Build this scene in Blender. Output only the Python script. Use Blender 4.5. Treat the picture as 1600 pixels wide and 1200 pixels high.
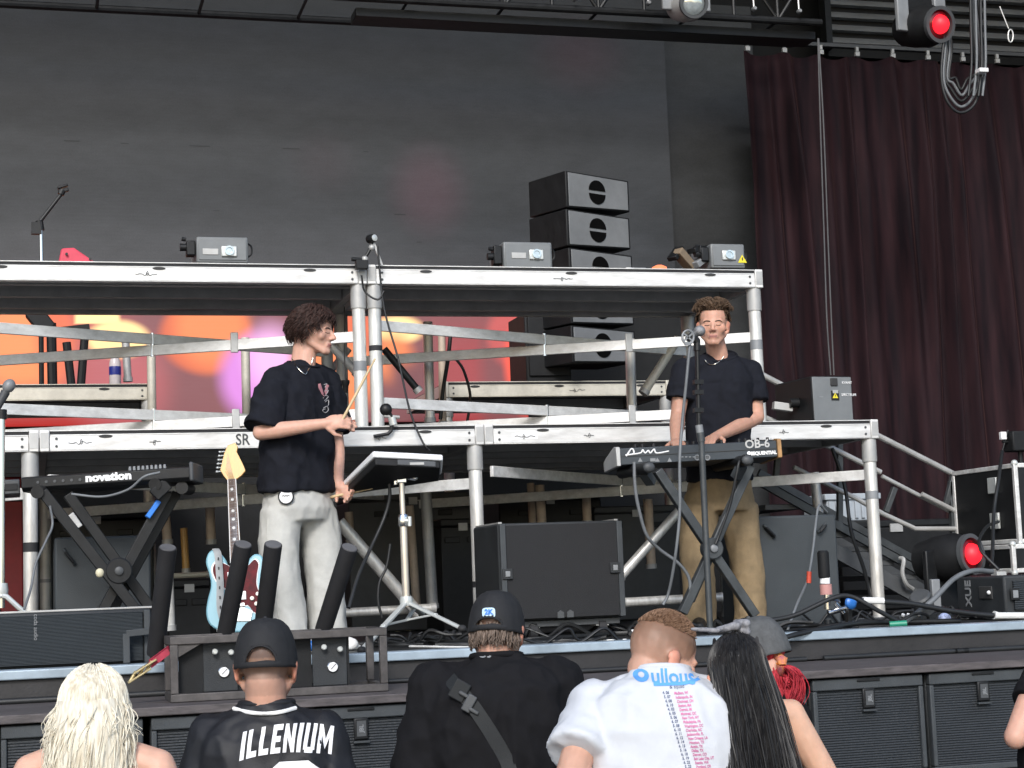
import bpy, bmesh, math, random
from mathutils import Vector, Matrix, noise
from mathutils.bvhtree import BVHTree
random.seed(7)
V = Vector
sc = bpy.context.scene
for o in list(bpy.data.objects):
    bpy.data.objects.remove(o)
C = sc.collection

# ------------------------------------------------------------------ camera
F, CX, CY = 2709.0, 800.0, 600.0
EYE = V((0, 0, 0.30))                       # metres above the stage floor (ground is at -1.5)
_z = V((-108 - CX, 23000 + CY, -F)).normalized()
_x = V((10500 - CX, CY - 538, -F)); _x = (_x - _z * _x.dot(_z)).normalized()
_y = _z.cross(_x)
ROT = Matrix((_x, _y, _z))
cam_d = bpy.data.cameras.new('camera'); cam = bpy.data.objects.new('camera', cam_d); C.objects.link(cam)
cam.matrix_world = Matrix.Translation(EYE) @ ROT.to_4x4()
cam_d.sensor_width = 36; cam_d.lens = 36 * F / 1600; cam_d.clip_end = 500; cam_d.clip_start = 0.05
sc.camera = cam

# ------------------------------------------------------------------ light
SUN_EL, SUN_ROT = 34, 200                    # soft late afternoon light from behind the audience
w = bpy.data.worlds.new('World'); sc.world = w; w.use_nodes = True
nt = w.node_tree; nt.nodes.clear()
sky = nt.nodes.new('ShaderNodeTexSky'); sky.sky_type = 'NISHITA'; sky.sun_disc = False
sky.sun_elevation = math.radians(SUN_EL); sky.sun_rotation = math.radians(SUN_ROT)
sky.dust_density = 1.2; sky.air_density = 1.0
bg = nt.nodes.new('ShaderNodeBackground'); bg.inputs['Strength'].default_value = 0.11
ow = nt.nodes.new('ShaderNodeOutputWorld')
nt.links.new(sky.outputs[0], bg.inputs[0]); nt.links.new(bg.outputs[0], ow.inputs[0])
sd = bpy.data.lights.new('sun', 'SUN'); sun = bpy.data.objects.new('sun', sd); C.objects.link(sun)
sd.energy = 1.5; sd.angle = math.radians(16); sd.color = (1.0, 0.98, 0.95)
_a = math.radians(SUN_ROT); _e = math.radians(SUN_EL)
_sd = V((math.sin(_a) * math.cos(_e), math.cos(_a) * math.cos(_e), math.sin(_e)))
sun.rotation_euler = _sd.to_track_quat('Z', 'Y').to_euler()
sc.view_settings.view_transform = 'Standard'
try: sc.view_settings.look = 'None'
except Exception: pass
sc.view_settings.exposure = 0.98
sc.view_settings.gamma = 1.0
sc.view_settings.use_curve_mapping = False
sc.cycles.max_bounces = 6
sc.cycles.use_denoising = True

# ------------------------------------------------------------------ pixel -> world helpers (measuring the photograph)
def ray(px, py):
    return ROT @ V(((px - CX) / F, -(py - CY) / F, -1.0))
def W(px, py, Y):
    r = ray(px, py); return EYE + r * (Y / r.y)
def Wz(px, py, z):
    r = ray(px, py); return EYE + r * ((z - EYE.z) / r.z)
def M(px, py, Y):                            # metres per photo pixel there
    r = ray(px, py); return (Y / r.y) / F

# ------------------------------------------------------------------ mesh building
def axes(d, up=V((0, 0, 1))):
    d = d.normalized()
    s = d.cross(up)
    if s.length < 1e-4: s = d.cross(V((0, 1, 0)))
    s.normalize(); return d, s, s.cross(d).normalized()

class MB:
    def __init__(self): self.v = []; self.f = []
    def add(self, vs, fs, M4=None):
        n = len(self.v)
        self.v += [(M4 @ V(p)) if M4 is not None else V(p) for p in vs]
        self.f += [tuple(i + n for i in f) for f in fs]; return self
    def box(self, c, s, R=None):
        x, y, z = s[0] / 2, s[1] / 2, s[2] / 2; c = V(c)
        p = [V((a * x, b * y, d * z)) for a in (-1, 1) for b in (-1, 1) for d in (-1, 1)]
        if R is not None: p = [R @ q for q in p]
        return self.add([c + q for q in p], [(0, 1, 3, 2), (4, 6, 7, 5), (0, 4, 5, 1), (2, 3, 7, 6), (0, 2, 6, 4), (1, 5, 7, 3)])
    def bb(self, a, b):
        a, b = V(a), V(b); return self.box((a + b) / 2, [abs(b[i] - a[i]) for i in range(3)])
    def bar(self, p0, p1, w, h, up=V((0, 0, 1))):
        p0, p1 = V(p0), V(p1); d, s, u = axes(p1 - p0, up)
        R = Matrix((d, s, u)).transposed()
        return self.box((p0 + p1) / 2, ((p1 - p0).length, w, h), R)
    def tube(self, pts, r, n=8, caps=True):
        pts = [V(p) for p in pts]; m = len(pts)
        rs = r if isinstance(r, (list, tuple)) else [r] * m
        if len(rs) != m: rs = [rs[min(len(rs) - 1, round(i * (len(rs) - 1) / max(1, m - 1)))] for i in range(m)]
        vs, fs = [], []; s = None
        for i, p in enumerate(pts):
            t = (pts[min(i + 1, m - 1)] - pts[max(i - 1, 0)])
            if t.length < 1e-9: t = V((0, 0, 1))
            t.normalize()
            if s is None: _, s, u = axes(t)
            else:
                s = (s - t * s.dot(t))
                if s.length < 1e-6: _, s, u = axes(t)
                s.normalize()
            u = s.cross(t)
            q = rs[i]
            rx, ry = q if isinstance(q, (list, tuple)) else (q, q)
            vs += [p + s * (rx * math.cos(2 * math.pi * k / n)) + u * (ry * math.sin(2 * math.pi * k / n)) for k in range(n)]
        for i in range(m - 1):
            for k in range(n):
                a, b = i * n + k, i * n + (k + 1) % n
                fs.append((a, a + n, b + n, b))
        if caps: fs += [tuple(range(n)), tuple(reversed(range((m - 1) * n, m * n)))]
        return self.add(vs, fs)
    def cyl(self, p0, p1, r0, r1=None, n=16):
        return self.tube([p0, p1], [r0, r0 if r1 is None else r1], n)
    def ell(self, c, r, R=None, nu=16, nv=10):
        c = V(c); vs = []; fs = []
        if not isinstance(r, (list, tuple)): r = (r, r, r)
        for j in range(1, nv):
            th = math.pi * j / nv
            for i in range(nu):
                ph = 2 * math.pi * i / nu
                vs.append(V((r[0] * math.sin(th) * math.cos(ph), r[1] * math.sin(th) * math.sin(ph), r[2] * math.cos(th))))
        vs += [V((0, 0, r[2])), V((0, 0, -r[2]))]
        for j in range(nv - 2):
            for i in range(nu):
                a, b = j * nu + i, j * nu + (i + 1) % nu
                fs.append((a, a + nu, b + nu, b))
        t, bt = len(vs) - 2, len(vs) - 1
        for i in range(nu):
            fs.append((t, i, (i + 1) % nu)); fs.append((bt, (nv - 2) * nu + (i + 1) % nu, (nv - 2) * nu + i))
        return self.add([c + (R @ q if R is not None else q) for q in vs], fs)
    def cap(self, p0, p1, r0, r1=None, n=12):                       # round-ended tapered limb piece
        p0, p1 = V(p0), V(p1); r1 = r0 if r1 is None else r1
        self.cyl(p0, p1, r0, r1, n); self.ell(p0, r0, None, n, 8); return self.ell(p1, r1, None, n, 8)
    def lathe(self, prof, c, axis=V((0, 0, 1)), n=20):
        c = V(c); d, s, u = axes(V(axis)); vs = []; fs = []
        for (r, h) in prof:
            vs += [c + d * h + s * (r * math.cos(2 * math.pi * k / n)) + u * (r * math.sin(2 * math.pi * k / n)) for k in range(n)]
        for i in range(len(prof) - 1):
            for k in range(n):
                a, b = i * n + k, i * n + (k + 1) % n
                fs.append((a, b, b + n, a + n))
        fs += [tuple(reversed(range(n))), tuple(range((len(prof) - 1) * n, len(prof) * n))]
        return self.add(vs, fs)
    def prism(self, poly, o, ux, uy, depth):                        # polygon in the (ux,uy) plane pushed along ux x uy
        o, ux, uy = V(o), V(ux).normalized(), V(uy).normalized(); nn = ux.cross(uy) * depth
        a = [o + ux * x + uy * y for x, y in poly]; n = len(a)
        return self.add(a + [p + nn for p in a], [tuple(reversed(range(n))), tuple(range(n, 2 * n))] + [(i, (i + 1) % n, (i + 1) % n + n, i + n) for i in range(n)])
    def loft(self, rings):                                          # rings: lists of equal length, closed, capped
        n = len(rings[0]); vs = [p for r in rings for p in r]; fs = []
        for i in range(len(rings) - 1):
            for k in range(n):
                a, b = i * n + k, i * n + (k + 1) % n
                fs.append((a, b, b + n, a + n))
        fs += [tuple(reversed(range(n))), tuple(range((len(rings) - 1) * n, len(rings) * n))]
        return self.add(vs, fs)
    def mesh(self, name):
        me = bpy.data.meshes.new(name); me.from_pydata([tuple(p) for p in self.v], [], self.f); me.validate(); me.update(); return me
    def build(self, name, m, parent=None, bevel=0, smooth=35, loc=None):
        if parent is None and loc is None:
            xs = [p.x for p in self.v]; ys = [p.y for p in self.v]; zs = [p.z for p in self.v]
            loc = V(((min(xs) + max(xs)) / 2, (min(ys) + max(ys)) / 2, min(zs)))
        org = V(wloc(parent)) if parent is not None else V(loc)
        self.v = [p - org for p in self.v]
        bm = bmesh.new(); me = self.mesh(name); bm.from_mesh(me)
        bmesh.ops.recalc_face_normals(bm, faces=bm.faces); bm.to_mesh(me); bm.free()
        return link(name, me, m, parent, bevel, smooth, loc)

def wloc(o):
    p = V((0, 0, 0))
    while o is not None: p += o.location; o = o.parent
    return p
def link(name, me, m, parent=None, bevel=0, smooth=35, loc=None):
    o = bpy.data.objects.new(name, me); C.objects.link(o)
    if m is not None: me.materials.append(m)
    if parent is not None: o.parent = parent
    elif loc is not None: o.location = loc
    if smooth:
        me.shade_smooth(); me.set_sharp_from_angle(angle=math.radians(smooth))
    if bevel:
        b = o.modifiers.new('bevel', 'BEVEL'); b.width = bevel; b.segments = 2; b.limit_method = 'ANGLE'; b.angle_limit = math.radians(40)
    return o
def tag(o, label=None, cat=None, group=None, kind=None):
    if label: o['label'] = label
    if cat: o['category'] = cat
    if group: o['group'] = group
    if kind: o['kind'] = kind
    return o
def thing(name, loc, label, cat, group=None):
    o = bpy.data.objects.new(name, None); C.objects.link(o); o.location = V(loc); o.empty_display_size = 0.1
    return tag(o, label, cat, group)
def copy_part(src, dst_parent, d):
    c = src.copy(); C.objects.link(c); c.parent = dst_parent; c.location = src.location + d; return c

def spline(pts, n=8):                         # Catmull-Rom through pts
    pts = [V(p) for p in pts]
    if len(pts) < 2: print('EMPTY SPLINE'); return [V((0, 8, -1)), V((0, 8, -1.01))]
    q = [pts[0] * 2 - pts[1]] + pts + [pts[-1] * 2 - pts[-2]]; out = []
    for i in range(1, len(q) - 2):
        for k in range(n):
            t = k / n; a, b, c, d = q[i - 1], q[i], q[i + 1], q[i + 2]
            out.append(0.5 * ((2 * b) + (c - a) * t + (2 * a - 5 * b + 4 * c - d) * t * t + (3 * b - a - 3 * c + d) * t ** 3))
    out.append(pts[-1]); return out

# ------------------------------------------------------------------ materials
def nodes(name):
    m = bpy.data.materials.new(name); m.use_nodes = True; t = m.node_tree
    return m, t, t.nodes['Principled BSDF']
def mat(name, col, rough=0.6, metal=0.0, var=0.25, scale=6.0, bump=0.0, bscale=60.0, stretch=None, sheen=0.0, spec=None, dirt=None):
    m, t, p = nodes(name); N, L = t.nodes, t.links
    tc = N.new('ShaderNodeTexCoord'); mp = N.new('ShaderNodeMapping'); L.new(tc.outputs['Object'], mp.inputs[0])
    if stretch: mp.inputs['Scale'].default_value = stretch
    nz = N.new('ShaderNodeTexNoise'); nz.inputs['Scale'].default_value = scale; nz.inputs['Detail'].default_value = 6; nz.inputs['Roughness'].default_value = 0.65
    L.new(mp.outputs[0], nz.inputs['Vector'])
    rp = N.new('ShaderNodeValToRGB'); c = V(col[:3])
    a = c * (1 - var); b = c * (1 + var)
    if dirt: a = V(dirt)
    rp.color_ramp.elements[0].position = 0.3; rp.color_ramp.elements[1].position = 0.7
    rp.color_ramp.elements[0].color = (*[max(0, x) for x in a], 1); rp.color_ramp.elements[1].color = (*[min(1, x) for x in b], 1)
    L.new(nz.outputs['Fac'], rp.inputs[0]); L.new(rp.outputs[0], p.inputs['Base Color'])
    rr = N.new('ShaderNodeMapRange'); rr.inputs[3].default_value = max(0.02, rough - 0.1); rr.inputs[4].default_value = min(1, rough + 0.1)
    L.new(nz.outputs['Fac'], rr.inputs[0]); L.new(rr.outputs[0], p.inputs['Roughness'])
    p.inputs['Metallic'].default_value = metal
    if sheen: p.inputs['Sheen Weight'].default_value = sheen; p.inputs['Sheen Roughness'].default_value = 0.4
    if spec is not None: p.inputs['Specular IOR Level'].default_value = spec
    if bump:
        n2 = N.new('ShaderNodeTexNoise'); n2.inputs['Scale'].default_value = bscale; n2.inputs['Detail'].default_value = 3
        L.new(mp.outputs[0], n2.inputs['Vector'])
        bp = N.new('ShaderNodeBump'); bp.inputs['Strength'].default_value = bump; bp.inputs['Distance'].default_value = 0.01
        L.new(n2.outputs['Fac'], bp.inputs['Height']); L.new(bp.outputs[0], p.inputs['Normal'])
    return m
def emit(name, col, s):
    m, t, p = nodes(name); p.inputs['Base Color'].default_value = (*[c * 0.3 for c in col], 1)
    p.inputs['Emission Color'].default_value = (*col, 1); p.inputs['Emission Strength'].default_value = s; return m
def vcol(name, rough=0.6, spec=0.3, sss=0.0, bump=0.0, bscale=200):
    m, t, p = nodes(name); N, L = t.nodes, t.links
    a = N.new('ShaderNodeVertexColor'); a.layer_name = 'tint'
    nz = N.new('ShaderNodeTexNoise'); nz.inputs['Scale'].default_value = 40; nz.inputs['Detail'].default_value = 4
    tc = N.new('ShaderNodeTexCoord'); L.new(tc.outputs['Object'], nz.inputs['Vector'])
    mr = N.new('ShaderNodeMapRange'); mr.inputs[3].default_value = 0.85; mr.inputs[4].default_value = 1.15; L.new(nz.outputs['Fac'], mr.inputs[0])
    mx = N.new('ShaderNodeVectorMath'); mx.operation = 'SCALE'; L.new(a.outputs[0], mx.inputs[0]); L.new(mr.outputs[0], mx.inputs['Scale'])
    L.new(mx.outputs[0], p.inputs['Base Color']); p.inputs['Roughness'].default_value = rough; p.inputs['Specular IOR Level'].default_value = spec
    if sss:
        p.inputs['Subsurface Weight'].default_value = sss; p.inputs['Subsurface Radius'].default_value = (0.012, 0.005, 0.003); p.inputs['Subsurface Scale'].default_value = 0.5
    if bump:
        n2 = N.new('ShaderNodeTexNoise'); n2.inputs['Scale'].default_value = bscale; L.new(tc.outputs['Object'], n2.inputs['Vector'])
        bp = N.new('ShaderNodeBump'); bp.inputs['Strength'].default_value = bump; bp.inputs['Distance'].default_value = 0.004
        L.new(n2.outputs['Fac'], bp.inputs['Height']); L.new(bp.outputs[0], p.inputs['Normal'])
    return m

ALU = mat('aluminium', (0.74, 0.74, 0.725), 0.5, 0.3, 0.12, 4, 0.08, 90, (1, 5, 5), dirt=(.54, .53, .51))
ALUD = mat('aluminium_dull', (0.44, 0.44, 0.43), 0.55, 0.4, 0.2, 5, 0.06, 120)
TUBEM = mat('tube_aluminium', (0.72, 0.71, 0.68), 0.42, 0.4, 0.14, 6, 0.08, 90, (5, 5, 1), dirt=(.50, .49, .46))
WARM = mat('glow_tinted_steel', (0.52, 0.42, 0.33), 0.6, 0.1, 0.2, 9)  # warm glow of the video wall put into the tube colour
CHROME = mat('chrome', (0.75, 0.75, 0.75), 0.18, 1.0, 0.05)
BLK = mat('black_paint', (0.009, 0.0095, 0.0105), 0.6, 0, 0.35, 9, 0.08, 160, spec=.3)
BLKM = mat('black_metal', (0.014, 0.0148, 0.016), 0.45, 0.2, 0.3, 12, 0.05, 160, spec=.35)
RUB = mat('black_rubber', (0.02, 0.02, 0.022), 0.75, 0, 0.3, 8)
GREY = mat('grey_paint', (0.06, 0.064, 0.068), 0.55, 0, 0.2, 7, 0.05, 140)
GREYL = mat('light_grey_paint', (0.22, 0.23, 0.24), 0.5, 0.1, 0.15, 7)
SPK = mat('speaker_paint', (0.02, 0.023, 0.026), 0.62, 0, 0.3, 6, 0.25, 260)
SPKG = mat('worn_speaker_paint', (0.042, 0.048, 0.053), 0.65, 0, 0.25, 5, 0.2, 240)
PLY = mat('black_ply', (0.022, 0.021, 0.022), 0.6, 0, 0.4, 4, 0.1, 60)
LEDGEM = mat('worn_ledge_board', (0.078, 0.068, 0.069), 0.6, 0, 0.5, 7, 0.15, 50, (1.2, 6, 6))
FLOORM = mat('stage_floor_paint', (0.016, 0.0165, 0.018), 0.5, 0, 0.4, 2.2, 0.1, 40)
TRIM = mat('edge_trim', (0.31, 0.38, 0.44), 0.35, 0.15, 0.3, 3)
WHITE = mat('white_print', (0.8, 0.8, 0.8), 0.6, 0, 0.05)
RED = mat('red_plastic', (0.35, 0.02, 0.03), 0.45, 0, 0.2)
PINK = mat('pink_red_cover', (0.62, 0.06, 0.10), 0.6, 0, 0.2)
BLUE = mat('blue_plastic', (0.03, 0.17, 0.55), 0.35, 0, 0.2)
YEL = mat('yellow_sticker', (0.75, 0.62, 0.03), 0.5, 0, 0.05)
GREEN = mat('green_plastic', (0.02, 0.22, 0.14), 0.4)
WOOD = mat('walnut_cheek', (0.36, 0.20, 0.08), 0.45, 0, 0.35, 9, 0, 60, (2, 12, 2))
MAPLE = mat('maple_wood', (0.62, 0.36, 0.11), 0.35, 0, 0.15, 9, 0, 60, (8, 8, 1))
STICK = mat('hickory_stick', (0.55, 0.42, 0.24), 0.5, 0, 0.15)
ASPH = mat('bounce_ground', (0.12, 0.117, 0.11), 0.9, 0, 0.3, 3, 0.3, 80)  # unseen ground; its grey is set for the light it bounces onstage
INK = mat('black_ink', (0.03, 0.03, 0.03), 0.7)
GOLD = mat('silver_chain', (0.72, 0.68, 0.58), 0.25, 1.0, 0.1)
LENS = mat('lens_glass', (0.55, 0.6, 0.6), 0.08, 0.6, 0.2, 30)
CABLE = mat('cable_rubber', (0.014, 0.015, 0.016), 0.5, 0, 0.2)
CABLEG = mat('grey_cable_jacket', (0.14, 0.15, 0.16), 0.5, 0, 0.2)
TAPE = mat('white_tape', (0.72, 0.72, 0.70), 0.6)

def grille(name, col, period, axis=2, rough=0.55):                  # punched metal: fine relief only
    m, t, p = nodes(name); N, L = t.nodes, t.links
    tc = N.new('ShaderNodeTexCoord')
    wv = N.new('ShaderNodeTexWave'); wv.bands_direction = 'XYZ'[axis]; wv.inputs['Scale'].default_value = 0.314 / period; wv.inputs['Distortion'].default_value = 0.4
    wv.inputs['Detail'].default_value = 1
    L.new(tc.outputs['Object'], wv.inputs['Vector'])
    nz = N.new('ShaderNodeTexNoise'); nz.inputs['Scale'].default_value = 70; L.new(tc.outputs['Object'], nz.inputs['Vector'])
    ad = N.new('ShaderNodeMath'); L.new(wv.outputs['Fac'], ad.inputs[0]); L.new(nz.outputs['Fac'], ad.inputs[1])
    bp = N.new('ShaderNodeBump'); bp.inputs['Strength'].default_value = 0.7; bp.inputs['Distance'].default_value = 0.006
    L.new(ad.outputs[0], bp.inputs['Height']); L.new(bp.outputs[0], p.inputs['Normal'])
    n2 = N.new('ShaderNodeTexNoise'); n2.inputs['Scale'].default_value = 5; n2.inputs['Detail'].default_value = 5; L.new(tc.outputs['Object'], n2.inputs['Vector'])
    rp = N.new('ShaderNodeValToRGB'); rp.color_ramp.elements[0].color = (*[c * 0.7 for c in col], 1); rp.color_ramp.elements[1].color = (*[c * 1.35 for c in col], 1)
    L.new(n2.outputs['Fac'], rp.inputs[0]); L.new(rp.outputs[0], p.inputs['Base Color']); p.inputs['Roughness'].default_value = rough
    return m
GRILLE = grille('speaker_grille', (0.022, 0.026, 0.030), 0.011)
MESHG = grille('fine_grille', (0.024, 0.03, 0.034), 0.006)

def text_geo(s, size, extrude=0.0015, align='CENTER', bold=0.0):
    cu = bpy.data.curves.new('lettering', 'FONT'); cu.body = s; cu.size = size; cu.extrude = extrude; cu.align_x = align; cu.align_y = 'CENTER'
    cu.offset = bold; cu.resolution_u = 3
    o = bpy.data.objects.new('lettering', cu); C.objects.link(o)
    dg = bpy.context.evaluated_depsgraph_get(); me = bpy.data.meshes.new_from_object(o.evaluated_get(dg))
    vs = [v.co.copy() for v in me.vertices]; fs = [tuple(p.vertices) for p in me.polygons]
    bpy.data.objects.remove(o); bpy.data.curves.remove(cu); bpy.data.meshes.remove(me)
    return vs, fs
def text(s, size, o, ux, uy, m, parent, name='lettering', align='CENTER', bold=0.0, squash=1.0):
    vs, fs = text_geo(s, size, 0.0012, align, bold)
    o, ux, uy = V(o), V(ux).normalized(), V(uy).normalized(); n = ux.cross(uy)
    mb = MB(); mb.add([o + ux * (v.x * squash) + uy * v.y + n * (v.z + 0.0012) for v in vs], fs)
    return mb.build(name, m, parent, smooth=0)
X_, Y_, Z_ = V((1, 0, 0)), V((0, 1, 0)), V((0, 0, 1))
# ================================================================== SETTING
def B(px0, py0, px1, py1, Y):                  # front rectangle seen in the photo on plane Y -> x0,x1,z0,z1
    a = W(px0, (py0 + py1) / 2, Y); b = W(px1, (py0 + py1) / 2, Y); c = W((px0 + px1) / 2, py0, Y); d = W((px0 + px1) / 2, py1, Y)
    return a.x, b.x, d.z, c.z
def struct(mb, name, m, **k):
    return tag(mb.build(name, m, None, **k), kind='structure')

struct(MB().bb((-120, -120, -1.6), (120, 160, -1.5)), 'ground', ASPH)
struct(MB().bb((-7, 7.86, -0.2), (10, 16, 0)), 'stage_floor', FLOORM)
struct(MB().bb((-7, 7.80, -0.125), (10, 7.858, -0.032)), 'stage_fascia', PLY, bevel=0.004)
struct(MB().bb((-7, 7.775, -0.030), (10, 7.91, 0.012)), 'stage_edge_trim', TRIM, bevel=0.006)
struct(MB().bb((-7, 7.03, -0.165), (10, 7.80, -0.13)), 'speaker_ledge', LEDGEM, bevel=0.004)
struct(MB().bb((-7, 7.55, -1.5), (10, 7.80, -0.168)), 'stage_skirt', PLY)
struct(MB().bb((-7, 7.00, -1.5), (10, 7.54, -0.62)), 'stage_plinth', PLY, bevel=0.01)
struct(MB().bb((-7, 14.2, 0.002), (10.5, 14.3, 8)), 'unseen_back_wall', BLK)  # unseen wall, added so light enters from the front
struct(MB().bb((-7.1, 7.5, -1.5), (-7.0, 14.3, 8)), 'shade_side_wall', BLK)  # added out of view to darken the stage interior
struct(MB().bb((10.5, 8.5, -1.5), (10.6, 14.3, 8)), 'shade_side_wall', BLK)  # second unseen wall, added to keep light off the stage
struct(MB().bb((-8, 8.3, 7.6), (11, 15, 7.8)), 'unseen_stage_roof', BLK)  # unseen slab; front edge set by how it shades the video wall
struct(MB().bb((-7, 13.42, 0.002), (5.6, 13.46, 2.6)), 'dark_backing', BLK)  # added black sheet standing in for the deep dark behind the risers

# ------------------------------------------------------------------ LED walls
YU, YL = 13.60, 13.30
def led_mat(name, org, base, spots, back=None, back_s=0.0, rough=0.55, grain=0.0, gain=1.0):
    """unlit black LED tiles that give off the picture they show: soft discs and bars (x, z, rx, rz, soft, colour, strength, square)"""
    m, t, p = nodes(name); N, L = t.nodes, t.links
    tc = N.new('ShaderNodeTexCoord'); sp = N.new('ShaderNodeSeparateXYZ'); L.new(tc.outputs['Object'], sp.inputs[0])
    def math_(op, a, b=None, c=None):
        n = N.new('ShaderNodeMath'); n.operation = op
        for i, q in enumerate((a, b, c)):
            if q is None: continue
            if isinstance(q, (int, float)): n.inputs[i].default_value = q
            else: L.new(q, n.inputs[i])
        return n.outputs[0]
    cur = None
    rgb = N.new('ShaderNodeRGB'); rgb.outputs[0].default_value = (*[c * back_s for c in (back or (0, 0, 0))], 1); cur = rgb.outputs[0]
    for (x, z, rx, rz, soft, col, s, sq) in spots:
        dx = math_('ABSOLUTE', math_('DIVIDE', math_('SUBTRACT', sp.outputs[0], x - org.x), rx))
        dz = math_('ABSOLUTE', math_('DIVIDE', math_('SUBTRACT', sp.outputs[2], z - org.z), rz))
        if sq: d = math_('MAXIMUM', dx, dz)
        else: d = math_('SQRT', math_('ADD', math_('MULTIPLY', dx, dx), math_('MULTIPLY', dz, dz)))
        mr = N.new('ShaderNodeMapRange'); mr.interpolation_type = 'SMOOTHSTEP'; mr.inputs[1].default_value = 1 - min(.9, soft * 1.6); mr.inputs[2].default_value = 1 + soft * 1.3
        mr.inputs[3].default_value = 1; mr.inputs[4].default_value = 0; L.new(d, mr.inputs[0])
        mx = N.new('ShaderNodeMix'); mx.data_type = 'RGBA'; L.new(mr.outputs[0], mx.inputs[0]); L.new(cur, mx.inputs[6]); mx.inputs[7].default_value = (*[c * s for c in col], 1)
        cur = mx.outputs[2]
    wv = N.new('ShaderNodeTexWave'); wv.bands_direction = 'Z'; wv.inputs['Scale'].default_value = 0.314 / 0.03; L.new(tc.outputs['Object'], wv.inputs['Vector'])
    L.new(cur, p.inputs['Emission Color']); p.inputs['Emission Strength'].default_value = gain
    mp = N.new('ShaderNodeMapping'); mp.inputs['Scale'].default_value = (1.2, 1, 3); L.new(tc.outputs['Object'], mp.inputs[0])
    nz = N.new('ShaderNodeTexNoise'); nz.inputs['Scale'].default_value = 2.4; nz.inputs['Detail'].default_value = 10; nz.inputs['Roughness'].default_value = 0.7; L.new(mp.outputs[0], nz.inputs[0])
    n3 = N.new('ShaderNodeTexNoise'); n3.inputs['Scale'].default_value = 90; L.new(tc.outputs['Object'], n3.inputs[0])
    ad = math_('ADD', nz.outputs[0], math_('MULTIPLY', n3.outputs[0], grain))
    rp = N.new('ShaderNodeValToRGB'); rp.color_ramp.elements[0].position = 0.3; rp.color_ramp.elements[1].position = 0.75 + grain * 0.6
    rp.color_ramp.elements[0].color = (*[c * 0.6 for c in base], 1); rp.color_ramp.elements[1].color = (*[c * 1.4 for c in base], 1)
    L.new(ad, rp.inputs[0])
    # a few dead tile seams: short dark smudges along the rows
    L.new(rp.outputs[0], p.inputs['Base Color']); p.inputs['Roughness'].default_value = rough
    bp = N.new('ShaderNodeBump'); bp.inputs['Strength'].default_value = 0.06; bp.inputs['Distance'].default_value = 0.002
    L.new(wv.outputs['Fac'], bp.inputs['Height']); L.new(bp.outputs[0], p.inputs['Normal'])
    return m
def spot(px, py, rpx, rpy, Y, soft, col, s, sq=False):
    c = W(px, py, Y); k = M(px, py, Y); return (c.x, c.z, rpx * k, rpy * k, soft, col, s, sq)
xr = W(1046, 240, YU).x
o0 = V(((-7 + xr) / 2, YU, 1.9))
big = led_mat('unlit_led_tiles', o0, (0.046, 0.049, 0.055),
              [spot(670, 298, 52, 62, YU, .45, (0.9, 0.25, 0.4), 0.022), spot(905, 85, 60, 50, YU, .6, (.5, .05, .12), 0.012), spot(505, 255, 40, 40, YU, .6, (.8, .2, .3), .006)],
              grain=0.5)
scr = MB().bb((-7, YU, 1.9), (xr, YU + 0.12, 5.35)).build('video_wall', big, loc=o0)
tag(scr, 'huge dark grey unlit video wall filling the back of the stage above the risers', 'video wall')
# tile gaps one can see as short dark notches
GREY4 = mat('dead_pixel_grey', (.035, .036, .04), .6)
mb = MB()
for px, py, wd in ((112, 220, 12), (195, 224, 6), (312, 228, 16), (455, 232, 13), (572, 237, 4), (625, 335, 9), (338, 329, 5), (655, 378, 4)):
    k = M(px, py, YU) * wd; c = W(px, py, YU - 0.003)
    mb.bb((c.x - k, YU - 0.003, c.z - 0.003), (c.x + k, YU - 0.001, c.z + 0.004))
mb.build('tile_notch', GREY4, scr, smooth=0)['kind'] = 'stuff'
x2 = W(1185, 240, YU + .3).x
dk = led_mat('dark_led_tiles', V((0, 0, 0)), (0.045, 0.048, 0.052), [], grain=0.5)
tag(MB().bb((xr - 0.2, YU + .3, 0.5), (x2, YU + .4, 5.35)).build('video_wall', dk), 'narrow darker video wall panel set back between the large screen and the maroon curtain', 'video wall')

OR, OR2, RD, MV, YW, MG, PK = (.62, .165, .05), (.60, .11, .04), (.52, .035, .03), (.14, .042, .046), (.72, .47, .20), (.46, .16, .47), (.50, .085, .08)
xl = W(822, 560, YL).x
o1 = V(((-3 + xl) / 2, YL, 0.9))
low = led_mat('lit_led_tiles', o1, (0.015, 0.015, 0.017), [
    spot(80, 560, 110, 130, YL, .3, PK, .62, True), spot(30, 545, 75, 95, YL, .35, OR, 1.15), spot(85, 520, 28, 70, YL, .4, OR2, .9), spot(60, 655, 130, 45, YL, .5, RD, .55, True),
    spot(190, 600, 70, 80, YL, .35, (.45, .10, .11), .7), spot(152, 492, 34, 14, YL, .1, YW, 1.3, True), spot(185, 530, 48, 30, YL, .15, YW, 1.2),
    spot(322, 525, 72, 60, YL, .1, OR2, .75), spot(330, 510, 58, 66, YL, .25, OR, 1.0), spot(400, 590, 56, 66, YL, .22, MG, 1.0), spot(425, 560, 40, 50, YL, .4, (.62, .32, .56), 1.0),
    spot(520, 580, 66, 85, YL, .15, OR, 1.0), spot(545, 510, 55, 30, YL, .4, OR2, .9), spot(622, 515, 40, 22, YL, .2, YW, 1.2), spot(615, 560, 32, 38, YL, .35, OR, 1.0), spot(650, 620, 42, 60, YL, .3, MV, .9, True),
    spot(720, 600, 36, 90, YL, .35, (.30, .045, .05), .8, True), spot(795, 525, 36, 45, YL, .2, PK, .75), spot(830, 570, 42, 80, YL, .18, (1, .10, .05), .75)],
    back=(.20, .06, .065), back_s=.75, grain=0.2, gain=.90)
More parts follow.
